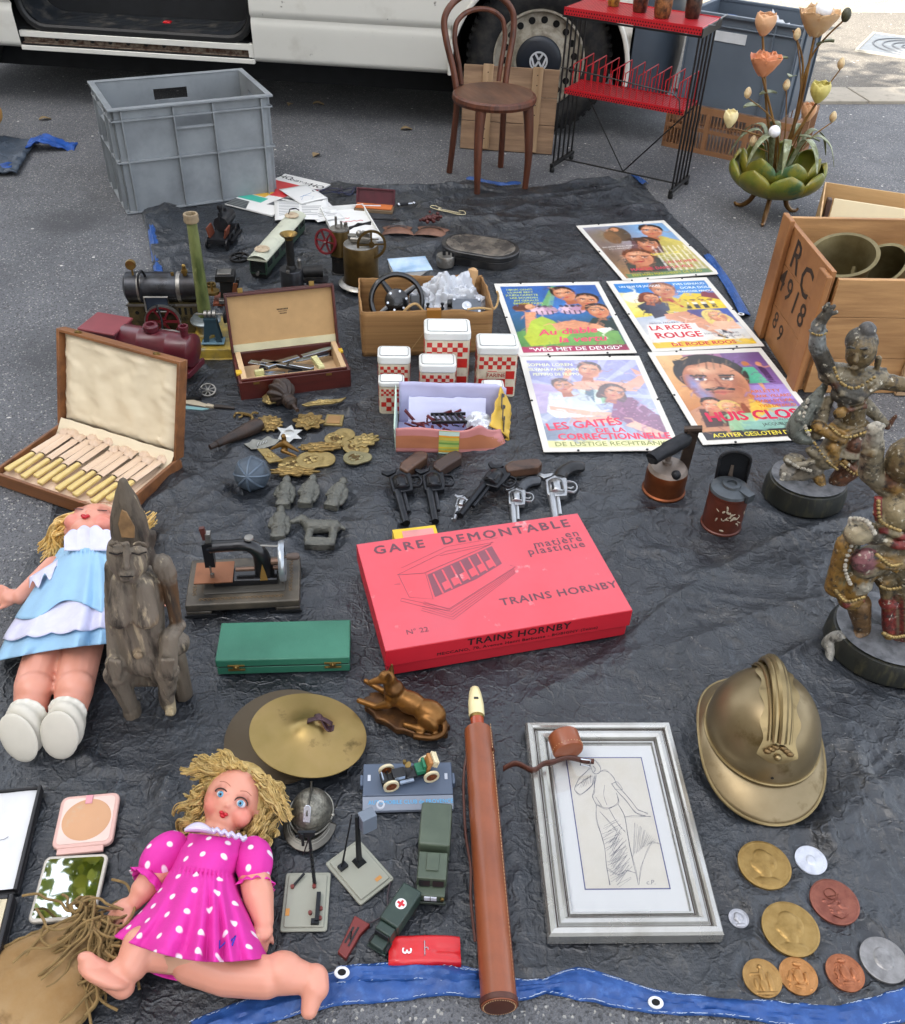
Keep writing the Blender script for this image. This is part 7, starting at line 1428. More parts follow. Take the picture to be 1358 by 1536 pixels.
mb=MB(); mb.lathe([(.0465,.104),(.044,.110),(.03,.116),(.022,.117),(.020,.122),(.012,.123),(.011,.117),(0,.117)],36); mb.box(.03,-.026,.108,.022,.03,.02,35); mb.build('lamp_top',mat('lamp_top','4d5256',.4,.6,var=.25,vs=30,col2='2a2c2e',amt=.3,cs=40),t)
mb=MB(); lidp=[(-.034,0),(.034,0),(.034,.075)]+[(.034*math.cos(R_(a)),.075+.022*math.sin(R_(a))) for a in range(15,180,15)]+[(-.034,.075)]
A=TR(.012,.046,.075,82,0,-6); mb.prism(lidp,-.003,.0,A); mb.build('lid',mat('lid_black','15171b',.4,.4,var=.2,vs=30,col2='44464a',amt=.25,cs=30),t); mb=MB(); mb.tube([A@Vector((x*1.02,y,.004)) for x,y in lidp],.004,6,closed=True); mb.build('lid_rim',IRON,t); mb=MB(); mb.prism([(-.010,.0),(.004,.0),(.0,.06),(-.006,.06)],.0005,.003,A); mb.build('flame_shield',mat('shield_grey','5a5048',.5,.4),t)
# toy sewing machine
zt=.036; a_=at(310,839,zt);b_=at(456,832,zt);c_=at(277,909,zt);u_=b_-a_;rz=math.degrees(math.atan2(u_.y,u_.x));w_=.228;u_=u_.normalized();v_=Vector((-u_.y,u_.x,0));d_=(a_-c_).dot(v_);o_=c_
t=T('sewing_machine','old black toy sewing machine with copper plate and silver hand wheel','sewing machine',(o_.x,o_.y,Z0),rz,flat=.18)
SEWB=mat('japanned_base','2a2825',.45,.2,var=.2,vs=20,col2='6c6252',amt=.42,cs=14,soft=.25); SEW=mat('black_japan','131316',.3,.2,var=.2,vs=30,col2='7c6a58',amt=.22,cs=60,soft=.06,coat=.3); GOLDL=mat('gold_line','7c6446',.5,.3)
mb=MB(); mb.bx(0,0,.012,w_,d_,zt-Z0,); mb.bx(0,0,0,.05,d_,.012); mb.bx(w_-.05,0,0,w_,d_,.012); mb.build('base',SEWB,t,bev=.003)
mb=MB(); mb.bx(-.003,-.004,0,.06,.0,.006); mb.bx(w_-.06,-.004,0,w_+.003,0,.006); mb.bx(.05,.004,.008,w_-.05,.008,.012); mb.build('base_lip',BLKH,t)
mb=MB(); H_=zt-Z0+.0004; mb.bx(.035,.028,H_,w_-.03,d_-.03,H_+.003); mb.build('bed_panel',mat('bed_grey','45423c',.5,.2,var=.15,vs=20),t,bev=.001)
mb=MB(); rng=random.Random(6)
for k in range(20):
    x=.03+k*.0085; mb.tube([(x+.005*math.cos(.7*j)*(1-.08*j),.014+.004*math.sin(.7*j)*(1-.08*j),H_+.0006) for j in range(9)],.0005,4)
for sx in (.016,w_-.018):
    for k in range(11): y=.03+k*.009; mb.tube([(sx+.005*math.cos(.7*j+k)*(1-.08*j),y+.004*math.sin(.7*j+k)*(1-.08*j),H_+.0006) for j in range(9)],.0005,4)
mb.build('gold_scrollwork',GOLDL,t)
B=H_+.004
mb=MB(); mb.bx(.055,.045,B,.185,.085,B+.016); mb.build('bed',SEW,t,bev=.003)
mb=MB(); mb.bx(.018,.035,B+.020,.095,.098,B+.0225); mb.lathe([(.0,.0),(.003,.0)],10,TR(.07,.055,B+.0228)); mb.build('needle_plate',mat('copper_plate','8a5c42',.4,.7,var=.15,vs=14,col2='6a4634',amt=.3,cs=20),t)
mb=MB(); mb.tube(spline([(.158,.066,B+.012),(.156,.066,B+.05),(.15,.066,B+.075),(.13,.066,B+.092),(.10,.066,B+.093),(.06,.066,B+.092),(.052,.066,B+.09)],5),[.021,.0205,.020,.0195,.019,.018,.0175,.017,.0165,.016,.0155,.015,.0145,.014,.0135,.013,.013,.0125,.0125,.012,.012,.012,.012,.012,.0125,.013,.013,.012,.012,.012,.010][:31],12); mb.bx(.042,.056,B+.045,.062,.076,B+.106); mb.build('arm',SEW,t,ang=50)
mb=MB(); mb.prism([(-.008,0),(.008,0),(.005,.02),(0,.044),(-.005,.02)],0,.0012,TR(.157,.0448,B+.014,90)); mb.build('arm_decal',mat('gold_decal','8a6a34',.5,.3),t)
mb=MB(); mb.cyl((.052,.066,B+.1),(.052,.066,B+.125),.004,n=8); mb.box(.056,.066,B+.118,.01,.014,.022); mb.cyl((.052,.055,B+.02),(.052,.055,B+.05),.0022,n=8); mb.box(.054,.053,B+.024,.008,.006,.014); mb.lathe([(0,.004),(.009,.003),(.010,0)],16,TR(.135,.066,B+.110)); mb.cyl((.15,.066,B+.09),(.195,.066,B+.085),.002,n=6); mb.build('needle_bar',NICK,t)
mb=MB(); mb.box(.048,.066,B+.128,.010,.008,.03,ry=-8); mb.build('thread_spool',mat('dark_red_spool','4a2018',.5),t)
mb=MB(); mb.lathe([(.030,-.005),(.041,-.006),(.043,-.003),(.043,.003),(.041,.006),(.030,.005)],36,TR(.196,.066,B+.045,ry=90),caps=False); mb.lathe([(.012,-.006),(.03,-.002),(.03,.002),(.012,.006)],24,TR(.196,.066,B+.045,ry=90)); mb.build('hand_wheel',mat('wheel_silver','a7adb2',.3,.7,var=.1),t)
mb=MB(); mb.cyl((.1,.066,B+.028),(.196,.066,B+.028),.005,n=10); mb.cyl((.16,.066,B+.045),(.196,.066,B+.045),.008,n=10); mb.build('drive_shaft',mat('shaft_brown','6d5648',.4,.6),t)
mb=MB(); mb.cyl((.2,.05,B+.07),(.208,.05,B+.07),.003,n=8); mb.lathe([(0,0),(.006,.001),(.008,.012),(.0075,.022),(.005,.026),(0,.027)],14,TR(.206,.05,B+.07,ry=90)); mb.build('crank_handle',mat('crank_wood','4d4038',.6),t)
# cymbals
CYB=mat('cymbal_brass','8f7b45',.38,.75,var=.15,vs=9,col2='a58a5e',amt=.4,cs=8,soft=.3,col3='6b5a34',amt3=.34,cs3=16,rvar=.12); CYD=mat('cymbal_dark','5d5140',.5,.6,var=.15,vs=10,col2='463c2e',amt=.4,cs=10,soft=.25)
cp=[(0,.03),(.008,.030),(.02,.026),(.03,.018),(.042,.010),(.07,.005),(.105,.001),(.118,0),(.1185,-.0012),(.07,.003),(.04,.008),(.02,.022),(0,.026)]
t=T('cymbal','dark dull cymbal lying underneath the bright one','cymbal',at(424,1108),0,z=.010,rx=2,ry=-3,flat=.15); t.scale=(.87,.87,.87); mb=MB(); mb.lathe(cp,72); mb.build('plate',CYD,t)
p=at(463,1100,.036); t=T('cymbal','bright brass cymbal with leather strap resting on the dull cymbal','cymbal',p,0,rx=-9,ry=9); t.scale=(.87,.87,.87); mb=MB(); mb.lathe(cp,72); mb.build('plate',CYB,t)
mb=MB(); mb.sheet(lambda s,v:Vector((-.006+.05*s,-.006+.014*v,.031+.014*math.sin(PI*s)*(1-.3*v))),10,3); mb.sheet(lambda s,v:Vector((.006+.042*s,.002+.016*v-.02*s,.034+.010*math.sin(2*PI*s))),10,3); mb.build('leather_strap',mat('strap_plum','3a2228',.6,var=.2),t,solid=.002)
# bronze dog
p0,p1=at(548,1062),at(672,1100); d=p1-p0
t=T('bronze_dog','small bronze reclining shepherd dog on a rough bronze base','dog statuette',((p0.x+p1.x)/2,(p0.y+p1.y)/2,Z0),-24,flat=.09)
mb=MB(); rng=random.Random(3); mb.prism([(.085*math.cos(R_(a))*(1+.06*math.sin(a*.4)),.034*math.sin(R_(a))*(1.1+.1*math.cos(a*.21))) for a in range(0,360,10)],0,.016); mb.build('base',mat('base_bronze','4a3018',.45,.5,var=.3,vs=40,col2='6e4a24',amt=.4,cs=50,bump=.5,bs=70),t,bev=.004,seg=2)
A_='80582a';B_='5f3f1c'; zz=.016
blob('dog',[('e',(.045,.004,zz+.022),(.032,.024,.024),None,A_),('e',(.005,.006,zz+.026),(.034,.021,.022),None,A_),('e',(-.025,.006,zz+.032),(.022,.02,.026),None,A_),('c',(-.028,.006,zz+.04),(-.036,.004,zz+.066),.018,.013,B_),('e',(-.040,.002,zz+.074),(.016,.013,.013),None,A_),('c',(-.045,-.002,zz+.072),(-.066,-.014,zz+.064),.009,.005,A_),('c',(-.036,.010,zz+.082),(-.036,.014,zz+.100),.006,.002,B_),('c',(-.034,-.004,zz+.082),(-.032,-.006,zz+.098),.006,.002,B_),('c',(-.03,-.010,zz+.02),(-.052,-.016,zz+.006),.009,.006,A_),('c',(-.052,-.016,zz+.006),(-.088,-.018,zz+.006),.006,.0055,A_),('c',(-.035,.018,zz+.02),(-.056,.020,zz+.008),.009,.006,A_),('c',(-.056,.02,zz+.008),(-.098,.024,zz+.012),.006,.005,A_),('e',(.052,-.016,zz+.018),(.022,.010,.018),(0,20,0),A_),('c',(.045,-.026,zz+.008),(.012,-.028,zz+.006),.007,.005,A_),('t',spline([(.074,.006,zz+.014),(.082,-.014,zz+.006),(.066,-.032,zz+.004),(.036,-.042,zz+.003)],5),.006,B_),('e',(-.026,.004,zz+.05),(.017,.018,.014),None,B_)],mat('dog_bronze','ffffff',.36,.7,attr='Col',var=.2,vs=70,col2='5a3a18',amt=.3,cs=80,bump=.3,bs=160),t,.002,3)
# toy car on its stand
pos,rz,w_,h_=q3((546,1150),(679,1147),(543,1218)); w_=.152;h_=.078
t=T('display_stand','grey blue plastic display stand with a lettered front edge under the toy car','display stand',pos,rz,flat=.1)
GBP=mat('grey_blue_plastic','4c586a',.4,var=.04,vs=8)
mb=MB(); mb.bx(0,.014,0,w_,h_,.02); mb.bx(-.005,h_*.45,.006,0,h_*.72,.02); mb.bx(w_,h_*.45,.006,w_+.005,h_*.72,.02); mb.build('platform',GBP,t,bev=.0015)
mb=MB(); mb.add([(0,-.006,0),(w_,-.006,0),(w_,-.006,.006),(0,-.006,.006),(w_,.0139,.0175),(0,.0139,.0175),(0,.0139,0),(w_,.0139,0)],[(0,1,2,3),(3,2,4,5),(5,4,7,6),(0,3,5,6),(1,7,4,2),(0,6,7,1)],False); mb.build('front_plinth',mat('plinth_grey','77808e',.4,var=.03),t,bev=.0006)
mb=MB(); mb.text('AUTOMOBILE CLUB de PROVENCE',.0092,TR(w_*.53,.0048,.0131,30),.02,sx=.98,sp=1.02); mb.build('lettering',mat('cyan_print','4fa0d0',.5),t)
mb=MB(); mb.lathe([(.004,0),(.006,.0006),(.0075,0)],18,TR(.03,.002,.0113,30),caps=False); mb.bx(.008,h_*.55,.0202,.013,h_*.7,.0208); mb.bx(w_-.013,h_*.55,.0202,w_-.008,h_*.7,.0208); mb.build('clip_slots',mat('slot_pale','b4bac4',.4),t)
PM=TR(*t.location,rz=rz); p=PM@Vector((.079,.047,.0204)); t=T('toy_vintage_car','black and green miniature open vintage car with cream tyres on the stand','toy car',p,rz+14)
mb=MB(); mb.bx(-.044,-.010,.009,.036,.010,.0125); mb.box(-.045,0,.012,.01,.02,.012,ry=0); mb.bx(-.03,-.009,.0125,-.008,.009,.024); mb.bx(-.008,-.011,.0125,.012,.011,.018); mb.build('chassis',BLKH,t,bev=.001)
mb=MB(); mb.bx(-.028,-.0095,.014,-.010,-.0091,.022); mb.bx(-.020,-.016,.010,.004,-.011,.014); mb.box(-.047,0,.018,.002,.016,.012); mb.build('silver_trim',mat('pale_chrome','a9b6c6',.3,.6),t,bev=.0005)
mb=MB(); mb.bx(.010,-.010,.018,.026,.010,.024); mb.bx(.022,-.010,.024,.027,.010,.036); mb.bx(.010,-.0115,.018,.026,-.010,.028); mb.build('seat',mat('car_green','1c6a4a',.45),t,bev=.001)
mb=MB(); mb.box(.032,0,.03,.006,.022,.026,ry=18); mb.build('rear_body',mat('car_tan','a3703c',.5),t,bev=.001); mb=MB()
for k in range(3): mb.box(.040+.003*k,0,.038-.002*k,.003,.024,.014,ry=18)
mb.build('folded_hood',mat('hood_cream','d0c4a2',.7),t,bev=.001)
mb=MB(); mb.cyl((.006,.003,.018),(-.002,.003,.034),.0008,n=6); mb.lathe([(.005,-.0008),(.006,0),(.005,.0008)],16,TR(-.002,.003,.034,ry=-28)); mb.cyl((-.006,.009,.03),(-.006,.011,.036),.003,n=8); mb.build('steering_wheel',mat('tiny_brass','8a7444',.4,.7),t)
for x in (-.036,.034):
    for y in (-.017,.017):
        mb=MB(); M=TR(x,y,.0135,90); mb.lathe([(.0095,-.002),(.0135,-.002),(.0135,.002),(.0095,.002),(.0095,-.002)],24,M,caps=False); wv=mb.build('wheel',MATS['hood_cream'],t)
        mb=MB(); mb.lathe([(0,-.0025),(.003,-.0025),(.003,.0025),(0,.0025)],10,M); mb.lathe([(.003,-.001),(.0096,-.0012),(.0096,.0012),(.003,.001)],10,M); mb.build('hub',mat('hub_brown','7c4420',.4,.3),wv)
for k,x in ((0,-.036),(1,.034)): mb=MB(); mb.cyl((x,-.016,.0135),(x,.016,.0135),.0015,n=6); mb.build('axle',BLKH,t)
# army truck, ambulance, racing car
OLV=mat('army_green','3f4a3c',.42,var=.06,vs=20,col2='55604f',amt=.3,cs=18,soft=.3); OLD_=mat('army_dark','2c352c',.5,var=.1); DG=mat('dark_army_green','26362f',.42,var=.08,col2='3b4a40',amt=.3,cs=20)
def wheels(t,xs,ys,r,w,m=TYRE):
    for x in xs:
        for y in ys: mb=MB(); mb.lathe([(0,-w/2),(r*.85,-w/2),(r,-w/4),(r,w/4),(r*.85,w/2),(0,w/2)],20,TR(x,y,r,ry=90)); mb.build('wheel',m,t)
a,b=at(646,1225),at(645,1364); L=.152
t=T('toy_army_truck','olive green toy army truck with a covered bed, nose towards the viewer','toy truck',(b.x,b.y,Z0),-1.5,flat=.1)
mb=MB(); mb.bx(-.025,.075,.017,.025,L,.052); mb.build('cargo_cover',OLV,t,bev=.004,seg=3)
mb=MB(); mb.bx(-.0255,.07,.012,.0255,L+.001,.0165); mb.bx(-.02,.0,.009,.02,.075,.016); mb.build('chassis',OLD_,t)
mb=MB(); mb.box(0,.045,.030,.048,.05,.028,ty=.9,tx=.92); mb.bx(-.022,.004,.014,.022,.022,.027); mb.box(0,.05,.0455,.02,.03,.003); mb.build('cab',OLV,t,bev=.004,seg=3)
for x in (-.0105,.0105): mb=MB(); mb.box(x,.0205,.034,.017,.003,.010,rx=-20); mb.build('windscreen',BLKH,t)
mb=MB(); mb.bx(-.024,-.001,.010,.024,.003,.016); mb.build('bumper',OLD_,t,bev=.001); 
for x in (-.005,.005): mb=MB(); mb.bx(x-.0045,.0015,.017,x+.0045,.0039,.025); mb.build('plate',mat('pale_plate','b9bcc4',.5),t)
for x in (-.018,.018): mb=MB(); mb.cyl((x,.004,.021),(x,.001,.021),.003,n=10); mb.build('headlight',BRASS,t)
wheels(t,(-.022,.022),(.02,.10,.14),.0125,.008)
a,b=at(613,1360),at(566,1430); d=b-a; t=T('toy_ambulance','dark green toy army ambulance with a red cross on its white disc','toy ambulance',(b.x,b.y,Z0),math.degrees(math.atan2(d.y,d.x))+90,flat=.06)
L=d.length+.012; mb=MB(); mb.bx(-.0165,.03,.008,.0165,L,.036); mb.build('body',DG,t,bev=.003,seg=2)
mb=MB(); mb.box(0,.022,.022,.03,.018,.022,ty=.8,tx=.9); mb.box(0,.008,.014,.026,.022,.014,tx=.85); mb.bx(-.0165,-.004,.006,.0165,.0,.010); mb.bx(-.0165,.0,.006,-.012,.02,.012); mb.bx(.012,.0,.006,.0165,.02,.012); mb.build('cab',DG,t,bev=.002)
mb=MB(); mb.box(0,.0125,.027,.024,.002,.008,rx=-12); mb.build('windscreen',BLKH,t)
mb=MB(); mb.lathe([(0,.0364),(.0085,.0364)],24,TR(0,L*.66,0)); mb.lathe([(0,0),(.006,0)],20,TR(-.0168,L*.6,.022,ry=-90)); mb.build('white_disc',mat('disc_white','d4d4d4',.5),t)
mb=MB(); mb.bx(-.006,L*.66-.0018,.0365,.006,L*.66+.0018,.0370); mb.bx(-.0018,L*.66-.006,.0365,.0018,L*.66-.0019,.037); mb.bx(-.0018,L*.66+.0019,.0365,.0018,L*.66+.006,.037); mb.bx(-.0172,L*.6-.004,.0208,-.0169,L*.6+.004,.0232); mb.build('red_cross',mat('cross_red','b81828',.5),t)
wheels(t,(-.014,.014),(.008,L-.02),.008,.005)
pos=at(637,1432); t=T('toy_racing_car','bright red open toy racing car with a white number three','toy racing car',pos,4,flat=.08)
RR=mat('racing_red','c41c22',.35,var=.04,coat=.3)
def rc(s,v):
    x=-.053+.106*s; e=math.sin(PI*min(1,max(0,.08+.86*s)))**.35; y=(v-.5)*2
    z=.017*e*(1-.42*abs(y)**3)-.0045*math.exp(-((y)/.28)**2)*(s>.55)*min(1,(s-.55)*9)+.0025*math.exp(-((abs(y)-.75)/.2)**2)+.003*math.exp(-((s-.12)/.1)**2)
    return Vector((x,y*.0235*(.86+.14*e),max(.002,z+.003 if abs(y)<.98 else .003)))
mb=MB(); mb.sheet(rc,40,22); mb.build('body',RR,t,ang=60)
mb=MB(); mb.X=TR(.006,0,.0155); mb.lathe([(0,.0006),(.0085,.0006),(.009,.0)],18,I4,.8,1.); mb.X=I4; mb.build('cockpit',mat('cockpit_dark','5a1014',.6),t)
mb=MB(); mb.tube([(.0,-.012,.017),(.0,-.010,.021),(.0,.010,.021),(.0,.012,.017)],.0009,6); mb.tube([(.006,-.004,.017),(.004,0,.022),(.006,.004,.017)],.0008,6); mb.cyl((.004,0,.017),(.002,0,.022),.0008,n=6); mb.build('windshield_frame',CHR,t)
mb=MB(); mb.text('3',.020,TR(-.027,-.004,.0206,0,-2,-92),.02,sx=1.2); mb.build('number_lettering',mat('number_white','e0e0e0',.5),t)
# railway signals
SGB=mat('signal_base','8f9082',.5,var=.05,vs=14,col2='6c6a58',amt=.24,cs=40,soft=.1); SGI=mat('signal_iron','1d2024',.45,.5,var=.2); ORT=mat('orange_tag','b9803c',.5)
pos,rz,w_,h_=q3((430,1314),(497,1313),(421,1402)); t=T('railway_signal','toy railway signal with a thin iron mast and red levers on a grey plate','toy signal',pos,rz,flat=.08)
mb=MB(); mb.prism(rrpoly(w_,h_,.004),0,.004); mb.prism(rrpoly(w_-.01,h_-.01,.003,5,.005,.005),.0041,.007); mb.build('base',SGB,t,bev=.0012)
mx_,my_=w_*.66,h_*.78
mb=MB(); mb.cyl((mx_,my_,.007),(mx_,my_,.15),.003,.0022,6); mb.cyl((mx_-.012,my_,.09),(mx_-.002,my_,.13),.001,n=6)
for k in range(8): mb.box(mx_,my_-.003,.02+.013*k,.005,.0012,.0012)
mb.box(mx_-.004,my_,.145,.024,.004,.012); mb.box(mx_-.010,my_-.003,.135,.004,.003,.03); mb.cyl((mx_-.02,my_,.138),(mx_+.01,my_,.150),.002,n=6); mb.build('mast',SGI,t)
mb=MB(); mb.cyl((w_*.18,h_*.72,.009),(w_*.42,h_*.93,.013),.0022,n=6); mb.box(w_*.78,h_*.35,.012,.006,.045,.008); mb.box(w_*.74,h_*.12,.010,.012,.008,.006); mb.build('lever',SGI,t)
mb=MB()
for x,y in ((.18,.72),(.66,.72),(.62,.27),(.84,.34),(.84,.18)): mb.cyl((w_*x,h_*y,.007),(w_*x,h_*y,.012),.003,n=10)
mb.build('knobs',mat('red_brown_knob','6a2a24',.5),t)
mb=MB(); mb.bx(.006,h_*.24,.0071,.012,h_*.36,.0076); mb.build('tag',ORT,t)
a_,b_,c_=at(491,1298),at(544,1264),at(541,1363); u_=b_-a_; rz=math.degrees(math.atan2(u_.y,u_.x)); w_=u_.length; w_=.083
t=T('railway_signal','toy railway signal with dark mast and grey lamp box on a grey plate','toy signal',(c_.x,c_.y,Z0),48,flat=.08); 
w_=(at(592,1323)-c_).length; h_=(a_-c_).length; d=at(592,1323)-c_; t.rotation_euler.z=math.atan2(d.y,d.x)
mb=MB(); mb.prism(rrpoly(w_,h_,.004),0,.005); mb.prism(rrpoly(w_-.01,h_-.01,.003,5,.005,.005),.0051,.008); mb.build('base',SGB,t,bev=.0012)
mx_,my_=w_*.62,h_*.62
mb=MB(); mb.box(mx_,my_,.012,.018,.018,.010,tx=.6,ty=.6); mb.cyl((mx_,my_,.012),(mx_,my_,.135),.0055,.0035,6); mb.build('mast',SGI,t)
mb=MB(); q0=Vector((w_*.2,h_*.72,.01)); q1=Vector((mx_-.006,my_+.006,.13))
mb.cyl(q0,q1,.0011,n=6); mb.cyl(q0+Vector((.006,.004,0)),q1+Vector((.003,.003,0)),.0011,n=6)
for k in range(12): p=q0.lerp(q1,(k+.5)/12); mb.cyl(p,p+Vector((.005,.0035,.004)),.0007,n=5)
mb.box(q0.x+.003,q0.y,.011,.014,.01,.006); mb.build('ladder',SGI,t)
mb=MB(); mb.box(mx_+.012,my_-.010,.122,.024,.018,.036,rz=-12); mb.build('lamp_box',mat('signal_grey','66707c',.45,var=.05),t,bev=.0012); mb=MB(); mb.bx(w_*.62,.012,.0081,w_*.78,.018,.0086); mb.build('tag',ORT,t)
mb=MB(); e=at(556,1385)-c_; M=Matrix.Rotation(-t.rotation_euler.z,3,'Z'); q=[Vector((w_*.95,.004,.004)),M@(at(582,1345)-c_)+Vector((0,0,.002)),M@(at(580,1370)-c_)+Vector((0,0,.002)),M@(at(560,1386)-c_)+Vector((0,0,.002)),M@(at(543,1388)-c_)+Vector((0,0,.003))]; mb.tube(spline(q,6),.0014,6); mb.build('cable',mat('cable_dark','3a3034',.5),t)
p0,p1=at(540,1388),at(514,1436); d=p0-p1; t=T('switch_lever','dark red plastic signal switch with two slots on the tarpaulin','switch',p1,math.degrees(math.atan2(d.y,d.x)))
mb=MB(); L=d.length; mb.prism([(-.004,-.008),(L*.7,-.010),(L+.004,-.016),(L+.006,.012),(L*.6,.010),(0,.008)],0,.010); mb.build('body',mat('dark_red_plastic','6e2622',.45),t,bev=.0015); mb=MB(); mb.bx(L*.25,-.004,.0101,L*.85,-.001,.0106); mb.bx(L*.3,.003,.0101,L*.8,.006,.0106); mb.cyl((L*.45,.0,.0105),(L*.6,.002,.018),.0013,n=6); mb.build('slots',BLKH,t)
# leather tube with flute and its cap
p0,p1=at(749,1512,.027),at(717,1098,.027); d=p1-p0; L=d.length; LT=mat('saddle_leather','8a4a2a',.38,var=.15,vs=12,col2='5c2e1a',amt=.3,cs=7,soft=.35,bump=.12,bs=200,coat=.15); LTD=mat('leather_dark_edge','4a2416',.5)
t=T('leather_flute_case','long round brown leather flute case stitched down its side','flute case',(p0.x,p0.y,.027+.003),math.degrees(math.atan2(d.y,d.x))); 
for q in (.1,.3,.5,.7,.9): c=p0.lerp(p1,q); FLAT.append((c.x,c.y,.05))
A=TR(ry=90); mb=MB(); mb.lathe([(.0255,0),(.0262,.004),(.0258,.012),(.0255,.03),(.0245,L-.012),(.0242,L),(.0215,L),(.0215,L-.06),(0,L-.06)],36,A); mb.build('tube',LT,t)
mb=MB(); mb.lathe([(0,-.0012),(.021,-.0012),(.0235,-.0006),(.0235,.0)],32,A); mb.lathe([(.0262,.001),(.0272,.002),(.0272,.009),(.026,.010)],36,A,caps=False); mb.build('end_cap',LTD,t)
mb=MB(); mb.tube([(x,-.0235,.008) for x in np.linspace(.012,L-.004,30)],.0016,5); mb.build('side_seam',LTD,t)
mb=MB(); n=int(L/.006)
for k in range(n): mb.cyl((.01+k*.006,-.0222,.0115),(.0135+k*.006,-.0222,.0115),.0006,n=5)
for k in range(40): a=2*PI*k/40; mb.ell((-.0008,.0225*math.cos(a),.0225*math.sin(a)),.0009,5,4)
mb.build('stitches',mat('thread_cream','b99a72',.8),t)
mb=MB(); mb.tube(spline([(L*.88,.0235,.004),(L*.8,.030,-.008),(L*.6,.032,-.012),(L*.45,.0275,-.004),(L*.35,.030,-.010),(L*.2,.0275,-.004)],5),.0022,6,sq=.5); mb.lathe([(.003,0),(.005,.002),(0,.003)],12,TR(L-.05,-.0225,.011,rx=65)); mb.build('carry_strap',LTD,t)
FM=TR(*t.location,rz=math.degrees(t.rotation_euler.z)); p=FM@Vector((L-.055,0,.0))
t2=T('recorder','recorder with a cream mouthpiece sticking out of the leather case','recorder',p,math.degrees(math.atan2(d.y,d.x))); mb=MB(); mb.lathe([(.012,0),(.0125,.085),(0,.085)],24,A); mb.build('body',mat('amber_wood','9a3c12',.25,coat=.4,var=.1),t2)
mb=MB(); mb.lathe([(.0128,.081),(.0135,.083),(.0135,.087),(.0128,.089)],24,A,caps=False); mb.build('ring',BRASS,t2)
mb=MB(); mb.lathe([(.0125,.085),(.0145,.09),(.0145,.115),(.0115,.14),(.0085,.152),(.004,.156),(0,.157)],24,A); mb.build('mouthpiece',mat('ivory_mouthpiece','d9cd9c',.3,var=.06),t2); mb=MB(); mb.box(.118,0,.0142,.004,.008,.003); mb.build('window',BLKH,t2)
p=at(850,1140,.036); t=T('leather_stopper','round leather flute case cap with buckled strap resting on the picture frame','case cap',p,14); 
mb=MB(); A2=TR(0,.014,.028,rx=94); mb.lathe([(.025,-.018),(.027,-.016),(.027,.014),(.0255,.017),(.022,.018),(0,.018)],32,A2); mb.build('cap',LT,t); mb=MB(); 
for k in range(30): a=2*PI*k/30; mb.X=A2; mb.ell((.0272*math.cos(a),.0272*math.sin(a),.011),.0009,5,4); mb.X=I4
mb.build('stitches',MATS['thread_cream'],t)
mb=MB(); q=[(-.112,.006,-.004),(-.09,.004,.008),(-.065,-.012,.004),(-.045,-.006,.008),(-.03,-.008,.012),(0,-.004,.012),(.028,-.012,.006),(.045,-.014,.003)]; P_=spline(q,6); n=len(P_)
mb.sheet(lambda s,v:P_[round(s*(n-1))]+Vector((0,(v-.5)*.002,(v-.5)*.012 if s<.6 else (v-.5)*.011)),n-1,2); mb.build('strap',LTD,t,solid=.002); mb=MB(); mb.tube([(.020,-.016,.002),(.020,-.014,.016),(.036,-.018,.014),(.036,-.02,.001)],.0014,6,closed=True); mb.build('buckle',CHR,t)
# brass fire helmet
HB=mat('helmet_brass','76674a',.36,.68,var=.14,vs=9,col2='8b7d62',amt=.42,cs=9,soft=.3,col3='5c4c2c',amt3=.36,cs3=14,rvar=.1); HB2=mat('helmet_trim','8d7c58',.34,.8,var=.14,vs=30,col2='64543a',amt=.3,cs=40)
t=T('brass_helmet','old brass firemans helmet with a ribbed comb and leaf ornament','helmet',at(1131,1128),-6,flat=.14); t.scale=(1.0,.95,.95)
HZ=.058; ax,ay,az=.098,.118,.128
def dome(a,e): return Vector((ax*math.cos(a)*math.cos(e),ay*math.sin(a)*math.cos(e),HZ+az*math.sin(e)))
mb=MB(); mb.sheet(lambda s,v:dome(2*PI*s,PI/2*v),64,24); mb.build('shell',HB,t)
def brim(a):
    f=max(0,-math.sin(a))**2; b=max(0,math.sin(a))**2; return .010+.044*f+.03*b, .012+.026*f+.020*b
def bp_(a,v):
    w,dr=brim(a); c=Vector((math.cos(a)*ax,math.sin(a)*ay,0)); n=Vector((math.cos(a)/ax,math.sin(a)/ay,0)).normalized(); return c+n*(w*v)+Vector((0,0,HZ+.002-dr*v**1.3))
mb=MB(); mb.sheet(lambda s,v:bp_(2*PI*s,v),72,8); mb.build('brim',HB,t,solid=.0015)
mb=MB(); mb.tube([bp_(2*PI*k/72,1.0) for k in range(72)],.003,8,closed=True); mb.tube([dome(2*PI*k/72,.03)*1.005+Vector((0,0,.001)) for k in range(72)],.0032,8,closed=True); mb.build('rolled_edge',HB2,t)
def arcp(th,h=0,x=0): e=R_(th); return Vector((x,-(ay+h)*math.cos(e),HZ+(az+h)*math.sin(e)))
mb=MB(); mb.sheet(lambda s,v:arcp(24+126*s,.0025-.002*abs(v-.5)*2,(v-.5)*2*(.030+.006*math.sin(s*30)*.6-.016*max(0,s-.6)-(.020 if s<.05 else .0)*(1-s/.05))),60,8); mb.build('comb_plate',HB2,t)
mb=MB()
for x,h,r in ((-.010,.013,.006),(0,.019,.0075),(.010,.013,.006)): mb.tube([arcp(42+104*k/40,h*math.sin(PI*min(1,.25+.75*k/40))**.5+.008*(k/40),x*(1-.3*k/40)) for k in range(41)],[r*(.8+.4*math.sin(PI*k/40)) for k in range(41)],8)
mb.tube([arcp(42+104*k/40,.004,-.017) for k in range(41)],.003,6); mb.tube([arcp(42+104*k/40,.004,.017) for k in range(41)],.003,6); mb.build('comb',HB2,t)
mb=MB(); rng=random.Random(2)
